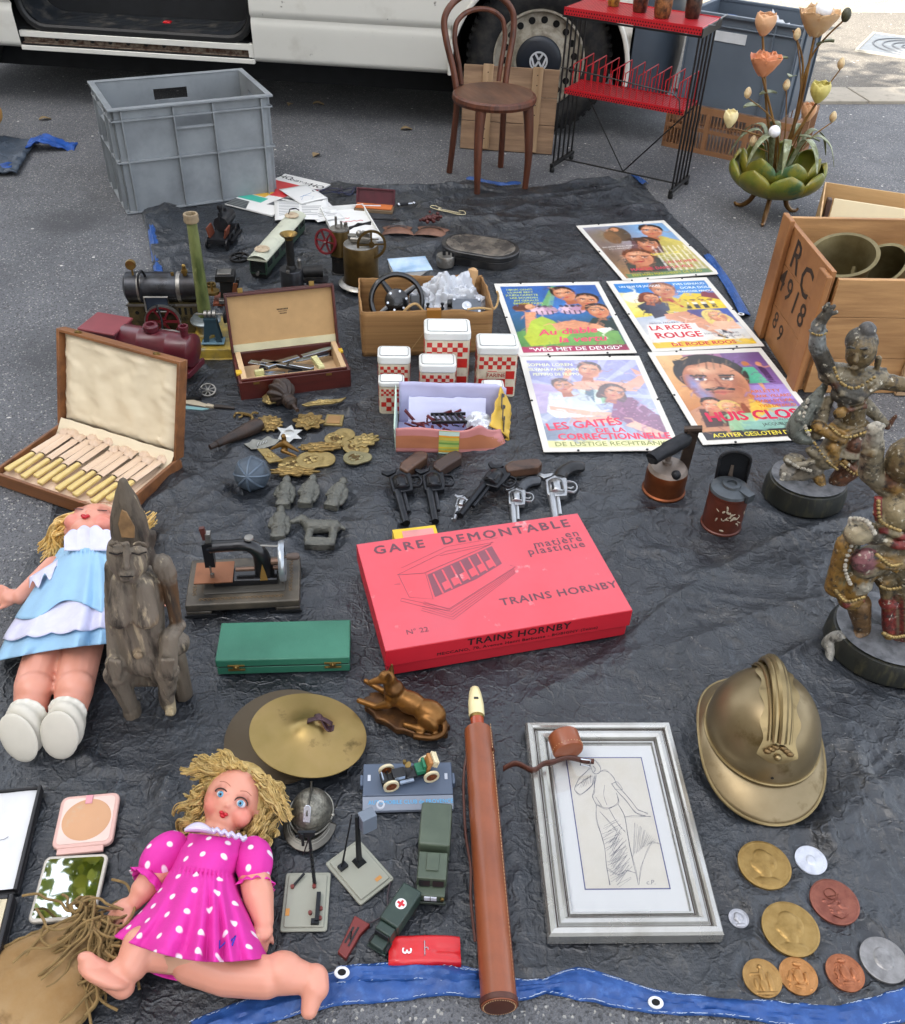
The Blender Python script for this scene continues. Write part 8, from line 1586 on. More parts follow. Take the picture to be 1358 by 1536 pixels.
for k in range(3):
    for s_ in (-1,1): mb.ell(arcp(38-2*k,.006,s_*(.006+.006*k)),(.007,.005,.005),8,6)
for k in range(4): mb.ell(arcp(44+2*k,.009,rng.uniform(-.004,.004)),(.006,.005,.006),8,6)
mb.build('leaf_ornament',mat('ornament_brass','6d5838',.4,.7,var=.2),t); mb=MB(); mb.ell(arcp(30,.005),.0065,14,10); mb.build('boss',HB2,t)
mb=MB(); mb.lathe([(0,0),(.0028,0)],10,TR(0,-ay*math.cos(R_(10))-.001,HZ+az*math.sin(R_(10)),rx=80)); mb.build('hole',MATS['hole_black'],t)
# silver cap shaped box
t=T('silver_cap_box','small engraved silver jockey cap box with visor towards the viewer','cap box',at(466,1238),-3,flat=.06)
SVE=mat('engraved_silver','807d72',.38,.75,var=.35,vs=120,col2='2c2a27',amt=.38,cs=130,soft=.2,bump=.6,bs=260)
mb=MB(); mb.ell((0,.012,.018),(.034,.04,.042),36,12,z0=0,z1=1); mb.lathe([(.034,.0),(.0345,.018)],36,TR(0,.012,0),1,1.18,caps=False); mb.build('crown',SVE,t)
mb=MB(); mb.sheet(lambda s,v:(lambda a,r:Vector((r*math.cos(a)*1.0,.0+r*math.sin(a)*1.25,.016-.012*(r-.03)/.03)))(R_(180+180*s),.030+.014*v),40,8); mb.build('visor',mat('visor_pewter','5f5c55',.35,.8,var=.2,vs=60),t,solid=.0014)
mb=MB()
for k in range(4): mb.tube([((.033+.003*k)*math.cos(R_(a)),(.033+.003*k)*math.sin(R_(a))*1.25,.0165-.0025*k) for a in range(195,346,6)],.0007,5)
mb.tube([(.036*math.cos(R_(a)),.012+.043*math.sin(R_(a)),.020) for a in range(0,360,10)],.0018,6,closed=True)
for x in (-.036,.036): mb.ell((x,.01,.02),.004,10,8)
mb.build('visor_ribs',mat('bright_silver','96938a',.3,.85),t)
mb=MB(); mb.tube([(0,.012+.041*math.cos(R_(a)),.0185+.043*math.sin(R_(a))) for a in range(60,140,8)],.002,6,sq=1.5); mb.cyl((0,.02,.062),(0,.03,.078),.002,n=8); mb.tube([(-.035,.0,.02),(-.014,-.026,.03),(.0,-.030,.028),(.014,-.026,.03),(.035,.0,.02)],.0022,6); mb.build('chin_strap',mat('strap_pewter','4c4a44',.4,.7),t)
mb=MB(); mb.X=TR(0,-.012,.052,rx=52); mb.prism([(-.006,-.014),(.006,-.014),(.006,.008)]+[(.006*math.cos(R_(a)),.008+.006*math.sin(R_(a))) for a in range(20,180,20)]+[(-.006,.008)],0,.002); mb.X=I4; mb.build('badge',mat('badge_white','c4cad0',.25,.6,var=.1),t,bev=.0006)
# medals
def medal(px,r,lab,col,col2,kind,seed,metal=.7):
    t=T('medal',lab,'medal',at(*px),-8+seed*7%15,group='medals and coins on the tarpaulin',flat=r*1.25); th=.0045*r/.04+.0012
    m=mat('medal_'+col,col,.38,metal,var=.12,vs=60,col2=col2,amt=.38,cs=70,soft=.25); rng=random.Random(seed)
    bm=[]
    if kind=='head':
        bm=[(-.05,.22,.36,.42,1.),(-.16,.02,.30,.40,.9),(-.02,-.30,.22,.30,.6),(.18,.12,.30,.40,.5),(.32,-.02,.08,.14,.7),(-.42,.0,.09,.16,.45),(0,-.72,.5,.24,.6),(-.2,.10,.10,.05,.4)]
    elif kind=='figure': bm=[(0,.55,.12,.13,.8),(0,.1,.17,.4,.9),(-.02,-.4,.22,.4,.8),(-.34,.2,.3,.08,.6),(.36,-.2,.14,.5,.5),(-.4,-.3,.12,.3,.6),(0,-.78,.6,.1,.7)]
    elif kind=='crest': bm=[(0,.62,.25,.12,.9),(0,.0,.26,.4,.8),(-.42,-.05,.12,.3,.6),(.42,-.05,.12,.3,.6),(0,-.55,.3,.12,.7)]+[(rng.uniform(-.6,.6),rng.uniform(-.7,.5),.07,.07,.5) for _ in range(22)]
    elif kind=='mono': bm=[(rng.uniform(-.4,.4),rng.uniform(-.5,.1),.12,.06,.4) for _ in range(14)]
    elif kind=='shield': bm=[(0,.05,.42,.5,.5)]+[(rng.uniform(-.3,.3),rng.uniform(-.3,.3),.09,.09,.5) for _ in range(14)]
    else: bm=[(0,0,.3,.35,.5),(.1,.1,.15,.12,.4)]
    ring=[(.80*math.cos(R_(a)),.80*math.sin(R_(a)),.035,.05,.35) for a in range(0,360,13) if kind=='crest' or 120<a<235 or (a<40 or a>320)]
    def hgt(x,y):
        h=0.
        for cx,cy,rx,ry,k in bm:
            d=((x-cx)/rx)**2+((y-cy)/ry)**2
            if d<1: h=max(h,k*(1-d)**.6*.0034+(.0006 if d<.9 else 0))
        for cx,cy,rx,ry,k in ring:
            d=((x-cx)/rx)**2+((y-cy)/ry)**2
            if d<1: h=max(h,k*.0016)
        return h
    mb=MB(); mb.sheet(lambda s,v:(lambda a,q:Vector((r*q*math.cos(a),r*q*math.sin(a),th-.0006+hgt(q*math.cos(a),q*math.sin(a)) if q<.93 else th)))(2*PI*s,min(1,v*1.0)),90,36); mb.lathe([(r*.99,0),(r,.0008),(r,th-.0006),(r*.985,th),(r*.93,th+.0001)],72,caps=False); mb.lathe([(0,.0),(r*.99,.0)],40)
    mb.build('disc',m,t,ang=50)
    if kind=='mono':
        mb=MB(); mb.tube([(r*(-.1+.24*math.cos(R_(a))),r*(.34+.24*math.sin(R_(a))),th+.0006) for a in range(0,360,20)],.0007,5,closed=True); mb.tube([(r*x,r*y,th+.0006) for x,y in ((-.3,.2),(.0,.26),(.25,.36),(.1,.0),(.2,-.1))],.0007,5); mb.tube([(r*x,r*y,th+.0006) for x,y in ((-.2,-.6),(.1,-.72),(.3,-.62),(.42,-.5))],.0009,5); mb.build('monogram',m,t)
medal((1146,1300),.0425,'large bronze portrait medal at the top, nearest the helmet','8a6e3c','a68a54','head',1)
medal((1216,1292),.0255,'plain white silver coin in a clear round case','b4b8c2','d2d6de','plain',2,.3)
medal((1251,1355),.038,'reddish copper medal with a monogram','7a463a','96604e','mono',3)
medal((1108,1379),.0155,'tiny silver coin beside the picture frame corner','9c9ca0','c4c4c8','head',4)
medal((1185,1396),.0435,'large bronze portrait medal in the middle of the medals','8d713e','a88c58','head',5)
medal((1143,1469),.0285,'bronze medal with a standing figure, bottom left of the medals','93703f','b08d58','figure',6)
medal((1197,1466),.028,'bright copper bronze medal with a crowned crest','9a6a3a','c08c5a','crest',7)
medal((1267,1461),.028,'red copper medal with a crown and ring of dots','8a5236','b47654','crest',8)
medal((1325,1442),.035,'large grey silver medal with a shield at the right edge','7c7a78','a09e9c','shield',9)
# suede pouch with cords
SUE=mat('suede','8c6a3c',.9,var=.15,vs=8,col2='a08a68',amt=.35,cs=10,soft=.3,col3='6b4e2a',amt3=.36,cs3=12,bump=.3,bs=200); CORD=mat('olive_cord','7d653c',.85,var=.25,vs=60,bump=.4,bs=300)
c0=at(60,1490,.0); t=T('suede_pouch','worn tan suede pouch with a tangle of olive cords at its neck','pouch',(c0.x,c0.y,Z0),-42,flat=.14)
def su(s,v):
    x=(s-.5)*2; y=-.16+.27*v; wd=.088*(1-.55*max(0,(v-.5)/.5)**2)*min(1,.5+.9*v+.2)
    return Vector((x*wd,y,.006+.034*(1-x*x)**.6*math.sin(PI*min(.93,.12+.85*v))**.7+.003*fbm(x*4,v*6,1)))
mb=MB(); mb.sheet(su,30,34); mb.build('bag',SUE,t)
mb=MB()
for s_ in (0,1): mb.tube([su(s_,v)+Vector((0,0,.002+.0015*math.sin(v*90))) for v in np.linspace(0,.98,60)],.0035,6)
mb.build('edge_braid',CORD,t)
rng=random.Random(14)
for k in range(64):
    x0=rng.uniform(-.05,.045); q=[Vector((x0,.10+rng.uniform(-.015,.02),.035+rng.uniform(-.01,.018)))]; dr=rng.uniform(-95,-10) if k%3 else rng.uniform(0,60); L=rng.uniform(.06,.135)
    for j in range(1,6): dr+=rng.uniform(-48,44); q.append(q[-1]+Vector((math.cos(R_(dr)),math.sin(R_(dr)),0))*L/5+Vector((0,0,-.003+rng.uniform(-.006,.006))))
    for p in q: p.z=max(.006,min(p.z,.05))
    mb=MB(); mb.tube(spline(q,5),.0021,6); mb.build('cord',CORD,t)
mb=MB()
for k in range(14): p=Vector((rng.uniform(-.06,.03),.105+rng.uniform(-.012,.012),.036+rng.uniform(-.01,.01))); mb.tube([p+Vector((.008*math.cos(a),.008*math.sin(a),.004*math.sin(2*a))) for a in np.linspace(0,2*PI,9)[:-1]],.0032,6,closed=True)
mb.build('knots',CORD,t)
# ================================================================ DOLLS AND STATUES
SKIN=mat('doll_skin','ffffff',.42,attr='Col',var=.03,vs=20,sss=.12); S1='d1907a';S2='d0806e'
def bez(L,v):
    x=v*(len(L)-1); i=min(int(x),len(L)-2); f=x-i; return tuple(a+(b-a)*f for a,b in zip(L[i],L[i+1]))
def hand(P,base,d,sp,r,n=Vector((0,0,1)),c=S1):
    d=d.normalized(); s=d.cross(n).normalized(); P.append(('e',base+d*r*1.2,(r*1.5,r*1.5,r*.9),None,c))
    for k,l in enumerate((1.9,2.3,2.2,1.7)): q=base+d*r*2.2+s*(k-1.5)*r*.72*sp; P.append(('c',q,q+d*r*l*.7+s*(k-1.5)*r*.3*sp-n*r*.5,r*.42,r*.34,c))
    P.append(('c',base+d*r*.8-s*r*1.2,base+d*r*2.1-s*r*2.2,r*.45,r*.34,c))
def headframe(F,U):
    F=Vector(F).normalized();U=Vector(U);U=(U-F*U.dot(F)).normalized();return U.cross(F),U,F
def facial(t,Hc,fr,r,a0,closed):
    X,U,F=fr; pt=lambda a,b,c:Hc+X*(a+a0)*r+U*b*r+F*c*r
    M3=Matrix((X,U,F)).transposed().to_4x4()
    for sx in (-1,1):
        e=pt(sx*.36,.02,.80)
        if closed:
            mb=MB(); mb.tube([pt(sx*.36+.2*math.cos(R_(q)),-.02-.05*math.sin(R_(q)),.90-.03*abs(math.cos(R_(q)))) for q in range(0,181,20)],.0011,5); mb.build('eyelashes',mat('lash_brown','3a2018',.6),t)
        else:
            mb=MB(); mb.X=Matrix.Translation(e)@M3; mb.ell((0,0,0),(.165*r,.125*r,.12*r),14,8); o=mb.build('eye',mat('eye_white','cfd0d4',.2),t)
            mb=MB(); mb.X=Matrix.Translation(e+F*.085*r)@M3; mb.ell((0,0,0),(.098*r,.105*r,.06*r),14,8); mb.build('iris',mat('iris_blue','5f93ad',.15),o)
            mb=MB(); mb.X=Matrix.Translation(e+F*.14*r)@M3; mb.ell((0,0,0),(.042*r,.046*r,.02*r),10,6); mb.build('pupil',mat('pupil','0a0a0c',.15),o)
            mb=MB(); mb.tube([pt(sx*.36+.22*math.cos(R_(q)),.04+.16*math.sin(R_(q)),.92-.05*abs(math.cos(R_(q)))) for q in range(-5,186,19)],.0013,5); mb.build('eyelashes',mat('lash_brown','3a2018',.6),t)
        mb=MB(); mb.tube([pt(sx*(.18+.4*k/6),.36+.06*math.sin(PI*k/6),.93-.03*k/6) for k in range(7)],.0006,4); mb.build('eyebrow',mat('brow_tan','9c6046',.7),t)
    mb=MB(); mb.X=Matrix.Translation(pt(0,-.50,.86))@M3
    for x,y,a,b in ((-.075,.03,.085,.06),(.075,.03,.085,.06),(0,-.05,.10,.065)): mb.ell((x*r,y*r,.02*r),(a*r,b*r,.06*r),12,8)
    mb.build('lips',mat('doll_lips','b01020',.3),t)
def headprims(Hc,fr,r,a0):
    X,U,F=fr; pt=lambda a,b,c:Hc+X*(a+a0)*r+U*b*r+F*c*r; M=Matrix((X,U,F)).transposed(); eu=tuple(math.degrees(q) for q in M.to_euler())
    P=[('e',Hc,(r*.93,r*1.08,r*.93),eu,S1),('e',pt(0,-.62,.38),(r*.5,r*.42,r*.42),eu,S1),('e',pt(0,-.2,.88),(r*.10,r*.11,r*.12),eu,S1)]
    for s in (-1,1): P+= [('e',pt(s*.36,.07,.755),(r*.25,r*.17,r*.11),eu,'b4705e'),('e',pt(s*.48,-.34,.52),(r*.34,r*.34,r*.30),eu,S2),('e',pt(s*.9,-.1,.0),(r*.12,r*.2,r*.14),eu,S1)]
    return P
HAIRB=mat('blonde_curls','a98b4c',.5,var=.35,vs=60,col2='d2b97e',amt=.42,cs=110,soft=.2,bump=.9,bs=420); HAIRA=mat('blonde_straight','c79f55',.4,var=.3,vs=50,col2='e2c98a',amt=.4,cs=60,spec=.6)
# ---- doll in the pink dress
o_=at(300,1400); t=T('doll','doll with curly blonde hair and pink polka dot dress lying with bare feet apart','doll',(o_.x,o_.y,Z0),flat=.19); FLAT.append((at(350,1210).x,at(350,1210).y,.1))
O3=Vector((o_.x,o_.y,Z0)); W=lambda x,y,z:at(x,y,z+Z0)-O3
fr=headframe((-.02,-.50,.86),(.36,.86,.40)); X,U,F=fr; Hc=W(350,1200,.060); r=.0485
P=headprims(Hc,fr,r,.12)
P+=[('c',Hc-U*.04,W(322,1275,.045),.026,.03,S1),('c',W(318,1280,.045),W(292,1395,.042),.036,.036,S1),
 ('c',W(262,1428,.040),W(212,1424,.047),.030,.028,S1),('c',W(212,1420,.056),W(198,1448,.05),.028,.023,S1),('c',W(198,1448,.05),W(172,1464,.046),.022,.018,S1),('e',W(156,1462,.05),(.041,.013,.029),(38,0,-22),S1),('c',W(136,1450,.06),W(184,1480,.036),.015,.017,S1),
 ('c',W(292,1440,.038),W(340,1462,.034),.034,.029,S1),('c',W(340,1462,.034),W(400,1466,.036),.029,.029,S1),('e',W(424,1458,.040),(.031,.028,.028),None,S1),('c',W(424,1461,.036),W(468,1470,.034),.029,.019,S1),('c',W(472,1468,.036),W(474,1482,.034),.020,.019,S1),('c',W(472,1480,.035),W(464,1516,.022),.018,.012,S1),
 ('c',W(248,1295,.04),W(215,1335,.035),.022,.019,S1),('c',W(378,1300,.045),W(388,1345,.045),.024,.023,S1),('c',W(388,1345,.045),W(396,1382,.035),.023,.015,S1),('c',W(215,1335,.035),W(203,1352,.03),.018,.013,S1)]
for k in range(5): q=W(125+3.5*k,1437-1.5*k+.6*k*k,.066); P.append(('e',q,(.0085-.0008*k,.008,.009),None,S1)); P.append(('e',W(458+4.2*k,1519+2*k-1.2*k*k,.017),(.0058,.0075,.007),None,S1))
hand(P,W(200,1354,.03),Vector((-.5,-.35,-.1)),1,.0105); hand(P,W(396,1384,.034),Vector((.02,-1,-.15)),1,.0105,Vector((.8,0,.6)))
for k in range(4): q=W(462+4*k,1514+2*k-(k==0)*2,.02); 
b=blob('body',P,SKIN,t,.0026,4); facial(t,Hc,fr,r,.12,False)
mb=MB(); rng=random.Random(21); M3=Matrix((X,U,F)).transposed().to_4x4()
mb.X=Matrix.Translation(Hc-F*.016+U*.008)@M3; mb.ell((0,0,0),(r*1.08,r*1.16,r*.98),28,14); mb.X=I4
mb.build('hair_cap',HAIRB,t); mb=MB()
for k in range(150):
    th=rng.gauss(0,85) if k>22 else rng.uniform(-55,60); th=max(-165,min(165,th)); a=R_(th); ro=rng.uniform(.94,1.1)
    p0=Hc+(X*math.sin(a)*.98+U*math.cos(a)*1.08)*r*ro+F*r*rng.uniform(-.35,.30)
    side=abs(math.sin(a)); L=rng.uniform(.026,.046)*(1+.3*side)
    out=(X*math.sin(a)+U*math.cos(a)).normalized(); d=(out*.62-U*(1.0*side+.1)+F*rng.uniform(-.3,.25)+X*rng.uniform(-.3,.3)).normalized(); top=abs(th)<60
    if top: d=(X*(1 if th>8 else -1)*.95-U*.4*abs(th)/60+F*.1+out*.15).normalized(); L*=1.15; p0=p0+F*r*.18-U*r*.05
    s1=d.orthogonal().normalized(); s2=d.cross(s1); hr=rng.uniform(.005,.010)*(.35 if top else 1); ph=rng.uniform(0,6.3); tw=rng.uniform(8,13)
    for h_ in range(7):
        o1,o2=rng.gauss(0,.0026),rng.gauss(0,.0026); dp=rng.uniform(-.35,.35); pts=[]
        for u in np.linspace(0,1.,19):
            q=p0+d*L*u+(s1*math.cos(ph+dp+tw*u)+s2*math.sin(ph+dp+tw*u))*hr*min(1,u*2.5)-Vector((0,0,.02*u*u*side))+s1*o1+s2*o2; q.z=max(q.z,.004); pts.append(q)
        mb.tube(pts,[.0015*(1-.4*u*u) for u in np.linspace(0,1,19)],4)
mb.build('hair',HAIRB,t)
PINK=mat('pink_polka_cotton','cf2a98',.75,var=.05,vs=20,dots=('e8dce4',33,.135),bump=.25,bs=350); WHC=mat('white_cotton','ccc6de',.75,var=.05,vs=30,bump=.25,bs=200)
Lp=[(284,1250),(266,1274),(256,1300),(240,1330),(218,1360),(192,1386),(168,1404)]; Rp=[(372,1260),(366,1284),(352,1312),(360,1340),(374,1372),(388,1406),(402,1437)]; Bm=[0,0,0,4,8,14,20]; Zc=[.092,.108,.108,.112,.114,.112,.106]
def gown(Lp,Rp,Bm,Zc,wst,rip,nr,edge=.010):
    def fn(s,v):
        l=bez(Lp,v);rr=bez(Rp,v);bm=bez([(b,) for b in Bm],v)[0];z=bez([(z,) for z in Zc],v)[0]; k=max(0,(v-wst)/(1-wst)); g=max(0,1-abs(v-wst-.03)/.05)
        f=math.sin(PI*s)**.36 if 0<s<1 else 0
        x=l[0]+(rr[0]-l[0])*s; y=l[1]+(rr[1]-l[1])*s+bm*math.sin(PI*s)
        return W(x,y,max(edge*.5,edge+(z-edge)*f+rip*k*math.sin(s*nr+2.2*math.sin(s*9)+v)*f+.006*k*fbm(s*4,v*3,2)+.0022*g*math.sin(s*95)-.006*g*f))
    return fn
g=gown(Lp,Rp,Bm,Zc,.33,.012,40); mb=MB(); mb.sheet(g,110,70); mb.build('dress',PINK,t,solid=.0015)
mb=MB(); mb.sheet(lambda s,v:W(222+110*s,1440+18*v+14*math.sin(PI*s),.012+.004*math.sin(s*20)),30,6); mb.build('back_hem',PINK,t,solid=.0015)
mb=MB(); mb.sheet(lambda s,v:W(246+50*s+3*math.sin(v*5),1436+24*v,.070-.035*v+.010*math.sin(PI*s)),12,8); mb.build('underwear',mat('doll_pants','c79a80',.6),t)
for cx,cy,zz,rx,ry,ang,cu in ((246,1284,.045,.029,.042,-32,(222,1322)),(381,1293,.048,.029,.040,14,(380,1329))):
    c=W(cx,cy,zz); mb=MB(); E=Matrix.Rotation(R_(ang),4,'Z')
    mb.sheet(lambda s,v:c+E@Vector((rx*math.cos(2*PI*s)*math.sin(PI*v)*(1+.07*math.sin(14*PI*s)*abs(math.cos(PI*v))),-ry*math.cos(PI*(1-v)),.034*math.sin(2*PI*s)*math.sin(PI*v))),48,20); mb.build('sleeve',PINK,t)
    c2=W(*cu,.04); mb=MB(); mb.sheet(lambda s,v:c2+E@Vector(((.021+.010*v)*math.cos(2*PI*s)*(1+.10*math.sin(22*PI*s)*v),.008-.014*v,(.021+.010*v)*math.sin(2*PI*s)*(1+.10*math.sin(22*PI*s)*v))),66,4); mb.build('cuff_frill',PINK,t,solid=.001)
mb=MB(); mb.sheet(lambda s,v:W(277+44*s,1254-22*math.sin(PI*(.15+.7*s))*(1-.9*v)+4*s-6*v,.092+.012*math.sin(PI*v)),14,6)
mb.sheet(lambda s,v:W(318+52*s,1248+14*s-7*v+2*math.sin(s*30),.098+.008*math.sin(PI*v)+.002*math.sin(s*44)),40,5); mb.build('collar',WHC,t,solid=.002)
mb=MB(); q=g(.74,.87); mb.tube([q+Vector((x,y,.0035)) for x,y in ((-.012,-.010),(-.014,0),(-.008,.004),(-.006,-.006),(0,.002),(-.002,.012),(.004,-.004),(.008,.006),(.012,.012),(.010,-.002))],.0014,5); mb.build('embroidery',mat('blue_thread','2a2aa8',.6),t)
# ---- doll in the blue dress
o_=at(100,900); t=T('doll','doll with long blonde hair and pale blue dress lying in white shoes with closed eyes','doll',(o_.x,o_.y,Z0),flat=.2); FLAT+= [(at(130,800).x,at(130,800).y,.14),(at(80,1050).x,at(80,1050).y,.16)]
O3=Vector((o_.x,o_.y,Z0)); fr=headframe((.0,.16,.98),(.03,.96,-.15)); X,U,F=fr; Hc=W(143,797,.07); r=.062
P=headprims(Hc,fr,r,-.02)
P+=[('c',Hc-U*.05,W(128,860,.055),.03,.036,S1),('c',W(128,860,.05),W(112,950,.045),.036,.04,S1),('c',W(72,965,.05),W(50,1030,.058),.037,.033,S1),('e',W(50,1032,.068),(.032,.032,.028),None,S1),('c',W(50,1035,.055),W(44,1078,.05),.033,.026,S1),('c',W(126,962,.05),W(112,1028,.058),.037,.034,S1),('e',W(112,1030,.068),(.033,.032,.028),None,S1),('c',W(111,1035,.055),W(104,1076,.05),.034,.026,S1),
 ('c',W(80,850,.05),W(30,895,.045),.022,.016,S1),('c',W(180,850,.05),W(236,905,.03),.022,.015,S1)]
hand(P,W(26,896,.045),Vector((-.9,.05,.1)),1,.012,Vector((0,-.5,.85))); hand(P,W(237,898,.03),Vector((.1,-1,0)),1,.010)
blob('body',P,SKIN,t,.003,4); facial(t,Hc,fr,r,-.02,True)
mb=MB(); M3=Matrix((X,U,F)).transposed().to_4x4(); mb.X=Matrix.Translation(Hc-F*.02+U*.012)@M3; mb.ell((0,0,0),(r*1.06,r*1.12,r*.95),26,12); mb.X=I4; mb.build('hair_cap',HAIRA,t); mb=MB()
for k in range(120):
    u=rng.uniform(-1,1); a=R_(u*95); p0=Hc+(X*math.sin(a)+U*math.cos(a))*r*rng.uniform(.96,1.14)+F*r*rng.uniform(0,.42)
    sx=-1 if u<.35 else 1; e=W(60+rng.uniform(-4,40),832+rng.uniform(-24,14),.012+rng.random()*.02) if sx<0 else W(232+rng.uniform(-26,4),780+rng.uniform(-14,12),.02+rng.random()*.03)
    m=Hc+X*sx*r*rng.uniform(1.05,1.5)+U*r*rng.uniform(-.2,.5)+F*r*rng.uniform(-.3,.2); wv=Vector((rng.uniform(-.008,.008),rng.uniform(-.008,.008),0))
    pts=spline([p0,p0*.4+m*.6+F*.004,m+wv,e*.6+m*.4-wv,e],5); mb.tube(pts,[.0032*(1-.6*i/len(pts)) for i in range(len(pts))],5)
mb.build('hair',HAIRA,t)
BLUE=mat('pale_blue_cotton','8fb6d2',.75,var=.05,vs=20,bump=.25,bs=300); 
Lq=[(92,826),(70,858),(40,905),(12,950),(-8,992)];Rq=[(172,820),(190,850),(208,890),(222,930),(228,962)];g=gown(Lq,Rq,[0,0,0,0,-6],[.10,.116,.122,.12,.115],.05,.014,30)
mb=MB(); mb.sheet(g,80,50); mb.build('dress',BLUE,t,solid=.0015)
sc_=lambda s:.82+.035*abs(math.sin(s*PI*6))
mb=MB(); mb.sheet(lambda s,v:g(s,.52+(sc_(s)-.52)*v)+Vector((0,-.001,.0045+.004*v)),110,12); mb.build('white_flounce',mat('white_broderie','c9c8de',.75,var=.05,vs=60,bump=.3,bs=200),t,solid=.001)
ov=lambda s:.60+.07*math.sin(s*PI*3.2+.6)
mb=MB(); mb.sheet(lambda s,v:g(s,ov(s)*v)+Vector((0,-.002,.009+.003*math.sin(s*24)*v)),90,26); mb.build('overskirt',BLUE,t,solid=.001)
mb=MB(); mb.sheet(lambda s,v:(lambda px,z:W(px[0],px[1],z))((96+78*s+(1-v)*0,826-(34+5*abs(math.sin(s*PI*4)))*v*math.sin(PI*(.12+.76*s))**.5),.108+.022*v-.03*abs(s-.5)*v),60,10)
mb.sheet(lambda s,v:W(44+54*s,866-34*s+16*v-8*v*math.sin(s*19),.07+.02*math.sin(PI*s)+.012*v),24,5); mb.build('bib_collar',MATS['white_broderie'],t,solid=.001)
SHO=mat('white_shoe','c9c4b6',.5,var=.05,vs=20,col2='a59c88',amt=.22,cs=30)
for cx,cy,an in ((32,1098,-10),(93,1094,6)):
    sh=[]; c=W(cx,cy,.052); n_=Vector((0,-.86,.30)).normalized()
    b=blob('shoe',[('e',c+Vector((.002,.018,-.002)),(.032,.024,.044),(-18,an,0),'c9c4b6'),('e',c+Vector((.002,.008,-.002)),(.034,.016,.049),(-18,an,0),'c9c4b6'),('t',[c+Vector((.002+.031*math.cos(q),.030+.008*math.sin(q),.012+.026*math.sin(q))) for q in np.linspace(0,2*PI,14)],.004,'d8d4c8')],mat('shoe_white','ffffff',.5,attr='Col',var=.04),t,.003,3)
    mb=MB(); mb.X=TR(c.x,c.y-.013,c.z,rx=0); mb.ell((0,0,0),(.033,.006,.049),26,12,TR(rx=-18,ry=an)); mb.X=I4; mb.build('sole',SHO,t)
# ---- carved wooden statue
o_=at(225,1062); t=T('wooden_statue','weathered grey carved wooden seated figure with a tall pointed headdress','statue',(o_.x,o_.y,Z0),flat=.14); Y0=o_.y
V3=lambda x,y,d=0.:aty(x,y,Y0+d)-Vector((o_.x,o_.y,Z0)); k_=1/905
A_='776c5e';B_='625749';D_='463d34';H_='86735a';V=V3
P=[('l',[(0,-.075),(.024,-.07),(.030,-.03),(.027,0),(.018,.035),(.006,.068),(0,.075)],Matrix.Translation(V(192,775,.012))@Euler((R_(-4),R_(3),0)).to_matrix().to_4x4(),1,.85,B_),
('e',V(192,834,0),(.033,.034,.044),None,A_),('e',V(191,856,-.012),(.022,.018,.022),None,A_),('c',V(190,815,-.030),V(189,850,-.042),.0045,.007,A_),('e',V(176,826,-.026),(.013,.008,.008),(0,-12,0),A_),('e',V(208,826,-.026),(.013,.008,.008),(0,12,0),A_),('t',[V(164,818,-.026),V(176,813,-.034),V(186,817,-.034)],.003,B_),('t',[V(197,817,-.034),V(209,813,-.033),V(221,819,-.024)],.003,B_),('e',V(190,862,-.034),(.013,.006,.005),None,A_),('e',V(190,868,-.032),(.011,.006,.005),None,A_),('e',V(224,832,.012),(.008,.012,.018),None,D_),('c',V(229,800,.02),V(228,815,.02),.006,.006,D_),
('c',V(196,868,.006),V(206,900,.012),.026,.034,A_),('c',V(206,880,.012),V(214,980,.006),.042,.040,A_),('e',V(216,985,-.008),(.034,.030,.042),None,A_),('e',V(207,983,-.038),(.009,.007,.008),None,H_),
('c',V(182,872,-.014),V(180,925,-.028),.017,.021,A_),('e',V(180,930,-.03),(.020,.014,.014),None,A_),('c',V(214,876,-.012),V(219,925,-.024),.018,.021,A_),('e',V(219,930,-.026),(.021,.014,.014),None,H_),
('c',V(170,850,.012),V(166,900,.01),.014,.011,A_),('c',V(166,900,.01),V(172,985,-.018),.011,.012,A_),('e',V(172,998,-.03),(.016,.013,.022),None,A_),('c',V(243,846,.014),V(252,864,.014),.017,.015,A_),('c',V(252,864,.014),V(265,935,.012),.013,.011,'5a4026'),('c',V(268,938,.010),V(254,955,-.01),.013,.014,A_),('c',V(254,955,-.012),V(252,1000,-.03),.016,.016,A_),
('c',V(195,1005,.02),V(174,1012,-.026),.026,.022,A_),('c',V(174,1012,-.026),V(196,1062,-.014),.020,.014,A_),('c',V(198,1062,-.012),V(200,1086,-.022),.017,.015,B_),('c',V(232,1005,.02),V(252,1006,-.024),.026,.020,A_),('c',V(252,1008,-.024),V(250,1050,-.008),.018,.014,A_),('c',V(251,1052,-.008),V(256,1066,-.018),.014,.011,'a09070'),
('c',V(200,1012,.01),V(250,1012,.012),.022,.022,B_),('c',V(262,985,.03),V(275,1040,.03),.020,.017,B_),('e',V(268,965,.03),(.02,.02,.022),None,A_)]
for k in range(4): P.append(('c',V(165+5*k,990+k,-.044),V(164+5*k,1018,-.044),.004,.003,A_)); P.append(('c',V(244+5*k,990,-.046),V(243+5*k,1016,-.044),.004,.003,A_))
for k in range(3): P.append(('c',V(251+4*k,1066,-.026),V(251+4*k,1072,-.032),.004,.0035,'a09070'))
WST=mat('weathered_wood','ffffff',.75,attr='Col',var=.35,vs=26,stretch=(1,1,.16),col2='2e2822',amt=.41,cs=40,soft=.07,col3='a3947a',amt3=.36,cs3=60,bump=.8,bs=58)
blob('body',P,WST,t,.0026,2,lambda c,n:c+n*(.0008*fbm(c.x*70,c.y*70,c.z*12,3)+.0005*math.sin(c.x*620+4*fbm(c.x*9,c.z*9,0))))
mb=MB(); 
for x in (176,208): mb.tube([V(x-12,829,-.0335),V(x,832,-.0365),V(x+12,828,-.0335)],.0013,5)
